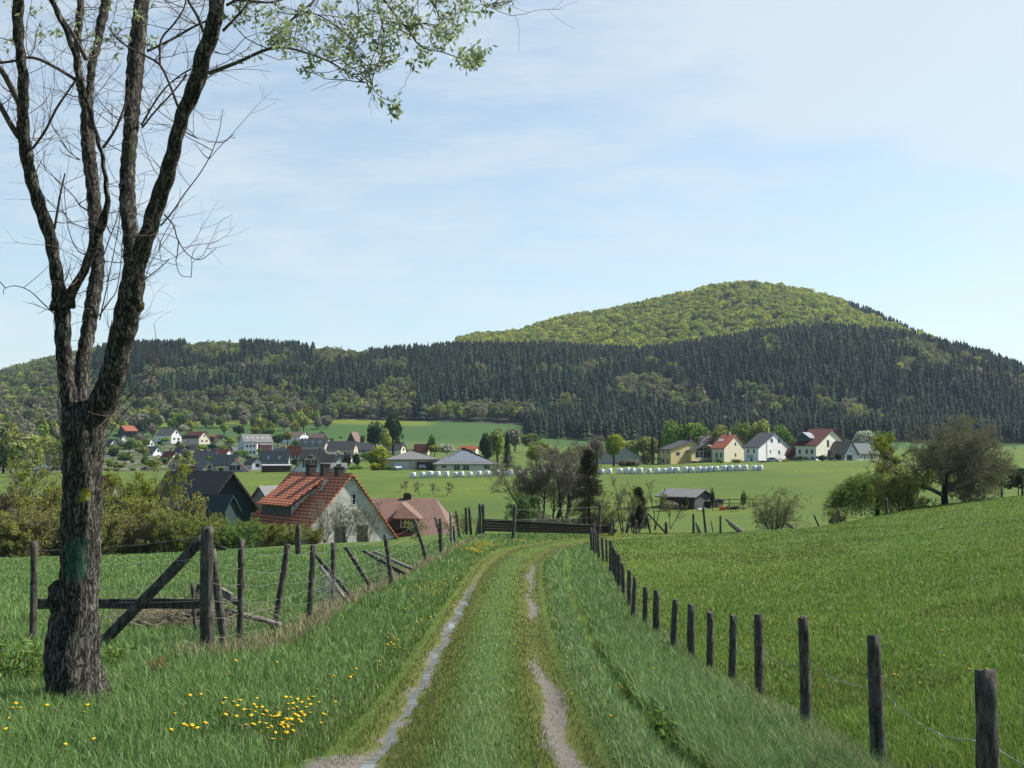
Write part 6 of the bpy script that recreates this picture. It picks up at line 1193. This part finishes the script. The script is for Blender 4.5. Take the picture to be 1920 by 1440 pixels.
    G = np.array(lines_); idx = np.arange(4, G.shape[1], 1); vert = np.stack([G[:, i] for i in idx]); V, Fq = tubes(vert, np.full(vert.shape[:2], .0011), 3); VS.append(V); FS.append(Fq+off); off += len(V)
    o = link('wire_fence', npmesh('wire_fence', np.concatenate(VS)-A0[1], FS, WIREM)); o.location = Vector(A0[1]); tag(o, 'sagging galvanised mesh wire strung between the old posts left of the track', 'wire fence')
    # netting heap hanging on the fallen posts
    for k, (u, v, s, lab) in enumerate([(615, 1100, .75, 'crumpled wire netting hanging on the crossed fallen posts'), (716, 1066, .7, 'crumpled wire netting beside the poles lying on the slope')]):
        dd_ = 21 if k == 0 else 27; V, Fq = [], []; pts = []
        for i in range(110):
            c = np.array(Wp(u+r2.normal(0, 13), v+r2.normal(0, 18), dd_)); e_ = unit(r2.normal(size=3)); pts.append(np.stack([c+e_*s*.3*t_+r2.normal(0, .02, 3) for t_ in (-1, -.3, .3, 1)]))
        V, Fq = tubes(np.array(pts), np.full((110, 4), .0022), 3); p0 = np.array(Wp(u, v, dd_)); o = link('wire_netting', npmesh('wire_netting', V-p0, Fq, WIREM)); o.location = Vector(p0); tag(o, lab, 'netting')
    # right fence
    RT = [(1857, 1640, 1848, 1258, 41), (1648, 1447, 1638, 1190, 26), (1513, 1378, 1505, 1158, 20), (1423, 1315, 1423, 1154, 17), (1372, 1290, 1375, 1154, 14), (1331, 1256, 1330, 1149, 13), (1296, 1234, 1296, 1134, 14.5), (1262, 1227, 1265, 1125, 11), (1231, 1196, 1232, 1108, 13), (1210, 1178, 1210, 1101, 10), (1186, 1165, 1191, 1083, 8.5),
          (1180, 1143, 1180, 1069, 8.5), (1169, 1120, 1167, 1056, 7.5), (1161, 1106, 1160, 1039, 8), (1155, 1097, 1154, 1032, 7), (1151, 1081, 1150, 1025, 6.5), (1145, 1071, 1144, 1014, 6.5), (1138, 1052, 1137, 1011, 5), (1131, 1051, 1129, 1007, 5), (1123, 1046, 1121, 1002, 5), (1118, 1038, 1116, 997, 5), (1114, 1038, 1113, 993, 4.5), (1110, 1033, 1108, 990, 5.5)]
    names = {0: 'nearest fence post at the right edge, thick with a lichened top', 1: 'second nearest right-hand post, split down its length', 2: 'third nearest right-hand post, bark worn and leaning slightly left', 3: 'fourth right-hand post, where the rusty barbed wire begins', 22: 'farthest post of the right-hand row, at the track bend'}
    RA = []
    for i, (ub, vb, ut, vt, w_) in enumerate(RT):
        dd = hit(ub, vb, 60) or 47
        o, A, B = px_post(ub, vb, ut, vt, w_, 200+i, split=(i == 1), lump=.07); RA.append((A, B))
        tag(o, names.get(i, 'round weathered post in the even row right of the track'), 'fence post', 'posts of the row right of the track')
    for sl, m, nm, lab in ((slice(0, 5), WIREM, 'barbed_wire', 'silvery barbed wire drooping between the four nearest right-hand posts'), (slice(4, 12), RUST, 'barbed_wire', 'rusty barbed wire linking the middle right-hand posts')):
        pts = [a+(b-a)*(.62 if i == 1 else .64)+Vector((.03, .04, 0)) for i, (a, b) in enumerate(RA[sl])]
        if sl.start == 0: pts = [pts[0]+Vector((.9, -1.2, -.05))]+pts
        V, Fq = strand(pts, .13, .0028, 22, r2, .006); cen = V.reshape(-1, 4, 3).mean(1); bp = cen[::2]; e_ = unit(r2.normal(size=bp.shape)); bb = np.stack([bp-e_*.014, bp+e_*.014], 1); V4, F4 = tubes(bb, np.full((len(bb), 2), .002), 3)
        p0 = np.array(pts[0]); o = link(nm, npmesh(nm, np.concatenate([V, V4])-p0, [Fq, F4+len(V)], m)); o.location = Vector(p0); tag(o, lab, 'barbed wire')
    # plank wall at the crest
    a, b = Wp(905, 996, 53), Wp(1143, 1002, 56); o = empty('plank_wall', a); tag(o, 'low dark wall of stacked planks along the crest behind the track bend', 'plank wall')
    top_a, top_b = Wp(905, 974, 53), Wp(1143, 988, 56)
    for k in range(4):
        bm = bmesh.new(); f0, f1 = k/4, (k+1)/4-.02; A0_, B0_ = a.lerp(top_a, f0)-a, b.lerp(top_b, f0)-a; A1_, B1_ = a.lerp(top_a, f1)-a, b.lerp(top_b, f1)-a
        prism(bm, [A0_, B0_, B1_, A1_], (0, .06+.01*(k % 2), 0)); bmobj('plank', bm, mat('dark_plank', (.032, .027, .022), var=.7, vscale=3, stretch=(.5, 4, 6), dark=(.018, .015, .012), rough=.95), o)
    bm = bmesh.new(); prism(bm, [top_a-a+Vector((0, -.01, 0)), top_b-a+Vector((0, -.01, 0)), top_b-a+Vector((0, -.01, .05)), top_a-a+Vector((0, -.01, .05))], (0, .12, 0)); bmobj('top_rail', bm, WOODM, o)
    C = [('leaning post at the left half of the plank wall', 961, 992, 966, 946, 6.5, WOODM, 52.5), ('upright post at the right end of the plank wall', 1122, 996, 1125, 943, 5.5, WOODM, 55), ('stout stump post beside the end of the track fence', 1112, 1012, 1112, 981, 9, WOODM, 50), ('tilted stump between plank wall and wooden tripod', 1141, 1003, 1144, 980, 7, WOODM, 56),
         ('thin post rising from the fallen stumps', 1149, 1000, 1151, 975, 4.5, WOODM, 56), ('fallen stump lying right of the plank wall', 1138, 1006, 1156, 993, 6, WOODM, 56), ('tilted stump left of the slender dark post', 1173, 1003, 1179, 981, 6, WOODM, 57), ('slender dark post left of the wooden tripod', 1193, 1002, 1193, 975, 3.6, WOODM, 57),
         ('bleached left leg of the wooden tripod', 1195, 990, 1213, 960, 4, WOODL, 58), ('middle leg of the wooden tripod', 1220, 993, 1212, 960, 3.8, WOODM, 58), ('long right leg of the wooden tripod', 1247, 994, 1211, 959, 3.6, WOODM, 58.2), ('short stout post right of the wooden tripod', 1249, 1001, 1249, 979, 5.5, WOODM, 57),
         ('left tall post on the crest below the hut', 1300, 999, 1300, 963, 4.2, WOODM, 57), ('short pale stick beside the left tall crest post', 1311, 1000, 1305, 979, 4, WOODL, 57), ('thin stick crossing the short pale stick', 1315, 1000, 1307, 983, 3, WOODM, 57), ('slightly leaning crest post directly below the hut', 1324, 994, 1318, 950, 4.5, WOODM, 60), ('faint thin stick right of the leaning crest post', 1338, 995, 1333, 975, 2.5, WOODL, 60),
         ('right tall post on the crest below the hut', 1351, 1001, 1351, 967, 4, WOODM, 57), ('upper pole of the fallen pair on the crest', 1398, 998, 1361, 974, 5, WOODL, 58), ('lower dark pole of the fallen pair on the crest', 1393, 1000, 1366, 981, 4.5, WOODM, 57.7), ('pole lying under the tall twiggy bush', 1493, 991, 1472, 980, 4, WOODM, 60),
         ('leaning stick between the two crest bushes', 1537, 984, 1526, 965, 3.5, WOODM, 64), ('left leg of the small wooden trestle by the dark bush', 1564, 979, 1571, 952, 3.5, WOODL, 66), ('right leg of the small wooden trestle by the dark bush', 1579, 977, 1570, 952, 3.5, WOODM, 66), ('dark fence post below the birch on the right crest', 1662, 964, 1662, 934, 5.5, WOODM, 67),
         ('fence post right of the big round tree', 1844, 938, 1844, 915, 3.6, WOODM, 76), ('second fence post right of the big round tree', 1878, 931, 1878, 903, 4, WOODM, 76), ('fence post at the right picture edge', 1917, 925, 1917, 892, 4, WOODM, 75)]
    for i, (lab, ub, vb, ut, vt, w_, m, dd) in enumerate(C):
        A = Wp(ub, vb, dd); B = Wp(ut, vt, dd); lying = abs(ut-ub) > abs(vb-vt)
        g = Tz(A.x, dd)
        dz = g-A.z if A.z > g+.05 and not lying else 0
        o = post_mesh(A+Vector((0, 0, dz-.1)), B, w_/2*dd/F, 300+i, 'pole' if ('leg' in lab or 'pole' in lab or 'stick' in lab) else 'fence_post', m, .08); tag(o, lab, 'pole' if 'leg' in lab or 'pole' in lab or 'stick' in lab else 'fence post')
    pts = [Wp(907, 956, 53), Wp(965, 955, 53), Wp(1040, 953, 54), Wp(1124, 950, 55)]; V, Fq = strand(pts, .05, .006, 8, r2, .01); V5, F5 = strand([p-Vector((0, 0, .5)) for p in pts], .04, .005, 8, r2, .01)
    p0 = np.array(pts[0]); o = link('wire', npmesh('wire', np.concatenate([V, V5])-p0, [Fq, F5+len(V)], WIREM)); o.location = Vector(p0); tag(o, 'thin fence wires above the plank wall on the crest', 'wire')
    # brushwood and broken boards behind the corner
    d_ = 15.2; o = empty('brushwood_heap', Wp(345, 1165, d_)); tag(o, 'heap of dry brushwood and old logs behind the plank rail', 'brushwood'); oc = np.array(o.location)
    n = 700; c = np.stack([r2.normal(0, .5, n), r2.normal(0, .25, n), np.abs(r2.normal(0, .13, n))], 1); PLs = polys(c, r2.normal(size=(n, 3))*np.array([1, .6, .5]), r2.uniform(.15, .5, n), 4, .2, -.05, r2); V, Fq = tubes(PLs, np.full((n, 5), .004), 3); link('twigs', npmesh('twigs', V, Fq, mat('dry_stalk', (.30, .25, .17), rough=.9)), o)
    for i, (x, z, L, a, r, m) in enumerate([(-.62, .02, .35, -.35, .03, WOODL), (-.2, .08, .65, .1, .06, WOODM), (.15, .12, .5, 0, .055, WOODL), (.5, .42, .35, -.6, .05, WOODM), (.62, .12, .75, -.25, .035, WOODL), (.1, .28, .22, 1.3, .035, WOODM)]):
        A = np.array([x, .05*i-.1, z]); B = A+np.array([L*math.cos(a), .02, L*math.sin(a)]); lo = post_mesh(A, B, r, 400+i, 'log', m, .15); lo.parent = o
    bm = bmesh.new(); a = Wp(408, 1100, 13.4); prism(bm, [Vector((0, 0, 0)), Vector((.17, 0, -.09)), Vector((.16, 0, -.17)), Vector((.0, 0, -.12))], (.03, .03, 0)); bo = bmobj('broken_board', bm, WOODL); bo.location = a; tag(bo, 'broken pale board hanging beside the leaning brace post', 'board')
fences()

# ---------------------------------------------------------------- grass, puddle and flowers
def blade_mesh(name, P, h, w_, lean, cols, m, segs=2):
    n = len(P); a = rng.uniform(0, 6.28, n); dx, dy = np.cos(a), np.sin(a); b = rng.uniform(0, 6.28, n); lx, ly = np.cos(b)*lean*h, np.sin(b)*lean*h
    side = np.stack([dx, dy, 0*dx], 1)*(w_/2)[:, None]; mid = P+np.stack([lx*.35, ly*.35, h*.55], 1); tip = P+np.stack([lx, ly, h*(1-lean*.35)], 1)
    V = np.stack([P-side-np.array([0, 0, .02]), P+side-np.array([0, 0, .02]), mid+side*.75, mid-side*.75, tip], 1).reshape(-1, 3); i = np.arange(n)*5
    return npmesh(name, V, [np.stack([i, i+1, i+2, i+3], 1), np.stack([i+3, i+2, i+4], 1)], m, {'col': np.repeat(cols, 5, 0)})
def grass():
    N = 640000; lo, hi = math.log(5.2), math.log(78); d = np.exp(rng.uniform(lo, hi, N)); u = rng.uniform(-170, 2090, N); x = (u-960)/F*d; s = track_s(x, d); z = Tz(x, d)
    h_ = (CZ-z); 
    n1_ = hnoise(x, d, 1.3, 41); n2_ = hnoise(x, d, .35, 42); n3_ = hnoise(x, d, 4.0, 43); fx = np.interp(d, [5, 8, 12, 20, 30, 44, 50, 60, 80], [2.75, 2.72, 2.85, 3.1, 3.25, 3.25, 3.3, 3.4, 3.6])
    # left fence line
    fl = np.interp(d, [9, 12, 14, 16.5, 20.5, 25.5, 31, 36, 44, 50], [-3.6, -3.35, -3.1, -3.0, -3.35, -2.95, -2.8, -2.5, -2.0, -1.4])
    aS = np.abs(s); onpath = aS < 1.1
    g = np.array
    green = pal(N, [(.145, .265, .07), (.18, .31, .085), (.115, .225, .06), (.245, .35, .105), (.32, .38, .16)], [5, 4, 3, 2, 1], .2)
    lush = pal(N, [(.155, .27, .045), (.20, .32, .05), (.26, .33, .06), (.125, .23, .04)], [4, 4, 2, 3], .2)
    mossy = pal(N, [(.13, .18, .035), (.17, .20, .045), (.10, .17, .035), (.19, .20, .06)], [4, 3, 3, 1], .2)
    sage = pal(N, [(.20, .31, .11), (.26, .36, .15), (.155, .26, .08), (.32, .36, .19)], [4, 3, 3, 1], .2)
    straw = pal(N, [(.36, .30, .18), (.28, .23, .13), (.44, .39, .26)], [3, 3, 1], .2)
    col = green.copy(); h = rng.uniform(.09, .23, N)*(1+.45*n1_)*(1+.3*n3_); lean = rng.uniform(.15, .75, N)
    right = x > fx+.15+.1*n1_; col[right] = (lush[right]*(1+.12*n2_[right, None])); h[right] = rng.uniform(.04, .12, right.sum())*(1+.5*n1_[right])*(1+.3*n3_[right]); col *= (1+.14*n2_+.10*n3_)[:, None]
    mk = onpath; h[mk] = rng.uniform(.02, .06, mk.sum()); cz = np.clip(1-aS/.45, 0, 1)
    pick = rng.random(N) < np.where(onpath, np.clip(1.2-cz*1.4, .1, 1), np.clip((1.5-aS)*1.6, 0, .8)); col[pick] = mossy[pick]
    pk2 = onpath & ~pick; col[pk2] = sage[pk2]*1.1; h[pk2] *= 1.3
    tr = (aS > 1.0) & (aS < 1.5); h[tr] *= np.interp(aS[tr], [1, 1.5], [.35, 1])
    dt = x-ditch_x(d); band = (np.abs(dt+.38) < .28) & (d < 46); pb = band & (rng.random(N) < .7); col[pb] = sage[pb]*1.05; tall = (dt > .12) & (x < fx) & (d < 48); h[tall] = rng.uniform(.16, .33, tall.sum()); pt = tall & (rng.random(N) < .35); col[pt] = sage[pt]
    ind = (np.abs(dt) < .13) & (d < 44)
    fw = np.abs(x-fl+.05) < (.20+.12*n1_)*np.where(d > 44, .6, 1); dry = fw & (d > 11.6) & (d < 52) & (rng.random(N) < .45); col[dry] = straw[dry]; h[dry] = rng.uniform(.15, .36, dry.sum()); lean[dry] = rng.uniform(.2, .9, dry.sum())
    fr = (np.abs(x-fx) < .2) & (rng.random(N) < .22) & (d < 40); col[fr] = straw[fr]
    st = rng.random(N) < .035; col[st] = straw[st]*.9
    yn = (n2_ > .22) & right & (rng.random(N) < .5); col[yn] = mossy[yn]*.85
    # keep the worn ground open
    bare = np.exp(-((s-.75)/.17)**2)*np.clip(np.clip(1.25-np.abs(d-11)/7, 0, 1)+.8*np.exp(-((d-33)/7)**2)+.7*np.exp(-((d-24)/2.5)**2), 0, 1)+np.exp(-((s+.78)/.11)**2)*np.clip(1.25-np.abs(d-20)/28, 0, 1)+np.exp(-((s+1.0)/.35)**2)*np.clip((8.6-d)/1.2, 0, 1)
    keep = (rng.random(N) > np.clip(bare*1.25+n3_*.25, 0, .985)) & ~(ind & (rng.random(N) < .8))
    tx = (x-Wp(148, 1322, hit(150, 1322)).x)**2+(d-hit(150, 1322))**2 < .17**2; keep &= ~tx
    w_ = np.maximum(rng.uniform(.004, .008, N), .85*d/1067)*np.where(onpath, .8, 1); h = h*np.where(d > 35, .8, 1)
    P = np.stack([x, d, z], 1)[keep]
    gm = mat('grass_blade', attr='col', rough=.6, spec=.25, transl=.3)
    tag(link('grass', blade_mesh('grass', P, h[keep], w_[keep], lean[keep], np.clip(col[keep], 0, 1), gm)), 'green meadow and verge grass', kind='stuff')
grass()
def puddles():
    r2 = np.random.default_rng(6); segs = [(6.8, 8.9, .17), (8.3, 10.2, .12), (9.8, 15.4, .13), (13.9, 17.3, .14), (16.2, 30.0, .15)]; lab = 'wet shining rainwater in the left wheel rut'
    m = D.materials.new('rut_water'); m.use_nodes = True; g = NT(m.node_tree); m.node_tree.nodes.clear(); out = g.new('ShaderNodeOutputMaterial'); p = g.new('ShaderNodeBsdfPrincipled'); g.l.new(p.outputs[0], out.inputs[0])
    geo = g.new('ShaderNodeNewGeometry'); f = g.sstep(g.noise(7, 6, .75, g.mapping(geo.outputs['Position'], scale=(1, 2.2, 1)),   .5), .54, .62); gr = g.noise(45, 4, .8, geo.outputs['Position'])
    g.put(p.inputs['Base Color'], g.mix(f, (.13, .135, .13), g.mix(gr, (.04, .036, .03), (.16, .145, .12)))); g.put(p.inputs['Roughness'], g.math('MULTIPLY_ADD', f, .75, .1)); p.inputs['Specular IOR Level'].default_value = .9; p.inputs['IOR'].default_value = 1.6
    for i, (y0, y1, hw) in enumerate(segs):
        n = max(20, int((y1-y0)*22)); ys = np.linspace(y0, y1, n); cx = np.interp(ys, TPY, TPX)-.78+.03*np.sin(ys*3)
        wl = hw*np.clip(np.sin(np.linspace(0, math.pi, n))**.9, 0, 1)*np.abs(r2.normal(.55, .4, n)); wr = hw*np.clip(np.sin(np.linspace(0, math.pi, n))**.9, 0, 1)*np.abs(r2.normal(.55, .4, n))
        kk = np.ones(7)/7; wl = np.convolve(wl, kk, 'same'); wr = np.convolve(wr, kk, 'same')
        V = np.concatenate([np.stack([cx-wl, ys, Tz(cx, ys)+.007], 1), np.stack([cx+wr, ys, Tz(cx, ys)+.007], 1)]); q = np.arange(n-1); Fq = np.stack([q, q+n, q+n+1, q+1], 1)
        tag(link('puddle', npmesh('puddle', V, Fq, m, smooth=True)), lab, kind='structure')
puddles()
def flowers():
    def head(bm_v, bm_f, c, r, tilt, h):
        n = 9; base = len(bm_v); ax = np.array([math.cos(tilt[0])*tilt[1], math.sin(tilt[0])*tilt[1], 1]); ax /= np.linalg.norm(ax); a = np.cross(ax, [0, 1, .1]); a /= np.linalg.norm(a); b = np.cross(ax, a)
        bm_v.append(c+ax*r*.38)
        for k in range(2*n): q = r*(1 if k % 2 == 0 else .78); t_ = k*math.pi/n; bm_v.append(c+(a*math.cos(t_)+b*math.sin(t_))*q)
        bm_v.append(c-ax*r*.35)
        for k in range(2*n): j = base+1+k; j2 = base+1+(k+1) % (2*n); bm_f.append((base, j, j2, 1)); bm_f.append((base+2*n+1, j2, j, 2))
    ym, gm = mat('dandelion_yellow', (.80, .52, .01), rough=.7, transl=.2), mat('dandelion_stem', (.14, .2, .05), transl=.2); r2 = np.random.default_rng(8); protos = []
    for k in range(7):
        V, Fc = [], []; h = r2.uniform(.13, .24); top = np.array([r2.normal(0, .02), r2.normal(0, .02), h]); head(V, Fc, top, r2.uniform(.018, .027), (r2.uniform(0, 6.28), r2.uniform(.1, .7)), h)
        sv_, sf = tubes(np.array([[[0, 0, -.03], top*.5+np.array([.006, 0, 0]), top]]), np.full((1, 3), .0025), 4); F3 = np.array([f[:3] for f in Fc]); n0 = len(V)
        Vv = np.concatenate([np.array(V), sv_]); mi = [0 if f[3] == 1 else 1 for f in Fc]+[1]*len(sf); protos.append((npmesh('dandelion', Vv, [F3, sf+n0], [ym, gm], midx=mi), np.array(V)))
    pts = []
    def add(u, v, su, sv_, n, lab):
        k = 0
        while k < n:
            uu, vv = r2.normal(u, su), r2.normal(v, sv_)
            if vv > 1600 or vv < 1000: continue
            dd = hit(uu, vv, 62)
            if dd is None: k += 1; continue
            p = Wp(uu, vv, dd); pts.append((p.x, dd, lab)); k += 1
    A = 'yellow dandelion in the dense patch at the lower left of the track'; B = 'yellow dandelion scattered in the grass below the big willow trunk'; C = 'yellow dandelion on the verge between the left wire fence and the track'; E = 'yellow dandelion in the meadow beyond the right-hand post row'
    for a in [(450, 1378, 26, 12, 24, A), (545, 1400, 32, 14, 30, A), (570, 1360, 28, 14, 20, A), (500, 1405, 20, 8, 8, A), (10, 1375, 16, 10, 6, B), (150, 1380, 30, 8, 4, B), (340, 1385, 20, 20, 5, B), (100, 1430, 60, 6, 3, B), (430, 1290, 60, 20, 5, B), (360, 1415, 30, 6, 4, B),
              (745, 1220, 18, 14, 22, C), (668, 1300, 12, 8, 5, C), (790, 1165, 18, 16, 14, C), (850, 1100, 14, 10, 16, C), (800, 1115, 24, 8, 8, C), (885, 1062, 14, 8, 8, C), (700, 1250, 40, 30, 6, C), (1100, 1330, 90, 50, 5, C),
              (1700, 1170, 110, 18, 26, E), (1560, 1160, 60, 14, 10, E), (1450, 1090, 130, 26, 14, E), (1700, 1260, 110, 45, 24, E), (1800, 1080, 90, 40, 8, E), (860, 1090, 26, 22, 26, C)]: add(*a)
    for i, (x, y, lab) in enumerate(pts[:298]):
        o = D.objects.new('dandelion', protos[i % 7][0]); COL.objects.link(o); o.location = (x, y, Tz(x, y)); o.rotation_euler.z = r2.uniform(0, 6.28); sc = r2.uniform(.85, 1.25)*(1.15 if y > 18 else 1)*(.8 if 'beyond' in lab else 1); o.scale = (sc, sc, sc*(.8 if 'beyond' in lab else 1))
        tag(o, lab, 'dandelion', lab.replace('dandelion', 'dandelions', 1))
    # the far sprinkle
    n = 2600; dd = np.exp(r2.uniform(math.log(17), math.log(66), n)); uu = r2.uniform(900, 2050, n); x = (uu-960)/F*dd; s = track_s(x, dd); nn = hnoise(x, dd, .5, 77)+.6*hnoise(x, dd, .13, 78); k = (x > 3.6) & (nn > .3)
    n2 = 1000; d2 = r2.uniform(20, 56, n2); s2 = -1.3-np.abs(r2.normal(0, .5, n2)); x2 = np.interp(d2, TPY, TPX)+s2; k2 = hnoise(x2, d2, .8, 79) > .15
    X = np.concatenate([x[k], x2[k2]]); Y = np.concatenate([dd[k], d2[k2]]); Z = Tz(X, Y)+r2.uniform(.11, .17, len(X)); V, Fc, off = [], [], 0
    hv = np.array([[0, 0, .3], [1, 0, 0], [.5, .87, 0], [-.5, .87, 0], [-1, 0, 0], [-.5, -.87, 0], [.5, -.87, 0], [0, 0, -.35]]); hf = np.array([(0, i, i % 6+1) for i in range(1, 7)]+[(7, i % 6+1, i) for i in range(1, 7)])
    P = np.stack([X, Y, Z], 1); rr = np.maximum(.02, .0008*Y); VV = P[:, None]+hv[None]*rr[:, None, None]; FF = hf[None]+(np.arange(len(P))*8)[:, None, None]
    tag(link('dandelion_sprinkle', npmesh('dandelion_sprinkle', VV.reshape(-1, 3), FF.reshape(-1, 3), ym)), 'countless small yellow dandelions farther out in the meadow', kind='stuff')
    # small leafy weeds round the willow
    for i, (u, v, h, lab) in enumerate([(12, 1290, .42, 'leafy weed at the left picture edge beside the willow'), (62, 1285, .36, 'leafy weed left of the willow foot'), (205, 1262, .30, 'bright leafy shoot right against the willow trunk'), (305, 1275, .2, 'reddish brown dry weed right of the willow foot'), (1180, 1300, .28, 'broad leafy weed in the ditch right of the track'), (1232, 1375, .3, 'bright leafy weed at the near end of the ditch')]):
        dd = hit(u, v); p = Wp(u, v, dd); o = empty('weed', (p.x, dd, Tz(p.x, dd))); tag(o, lab, 'plant'); n = 9; q = r2.uniform(-.06, .06, (n, 3)); q[:, 2] = 0
        PL = polys(q, np.stack([r2.normal(0, .35, n), r2.normal(0, .35, n), np.ones(n)], 1), h*r2.uniform(.6, 1.1, n), 5, .08, .03, r2); V, Fq = tubes(PL, np.full((n, 6), .003), 4); link('stem', npmesh('stem', V, Fq, mat('weed_stem', (.14, .08, .04))), o)
        LV = leaf_cluster(PL[:, 2:].reshape(-1, 3), r2, 4, .075, .012); link('leaf', npmesh('leaf', LV[0], LV[1], mat('weed_leaf_dry', (.2, .1, .04), transl=.3) if i == 3 else mat('weed_leaf', (.17, .27, .05), transl=.35)), o)
flowers()
# ---------------------------------------------------------------- air
def haze():
    bm = bmesh.new(); bmesh.ops.create_cube(bm, size=1)
    for v in bm.verts: v.co = Vector((v.co.x*14000, v.co.y*3500+1500, v.co.z*430+170))
    me = D.meshes.new('haze'); bm.to_mesh(me); bm.free()
    m = D.materials.new('haze'); m.use_nodes = True; n = NT(m.node_tree); m.node_tree.nodes.clear()
    o = n.new('ShaderNodeOutputMaterial'); v = n.new('ShaderNodeVolumePrincipled')
    v.inputs['Color'].default_value = (.62, .8, 1, 1); v.inputs['Density'].default_value = HAZE; v.inputs['Anisotropy'].default_value = .1
    n.l.new(v.outputs[0], o.inputs['Volume']); me.materials.append(m)
    tag(link('haze', me), 'thin blue haze over the distant hills', None, kind='stuff')
HAZE = 0.00005
haze()
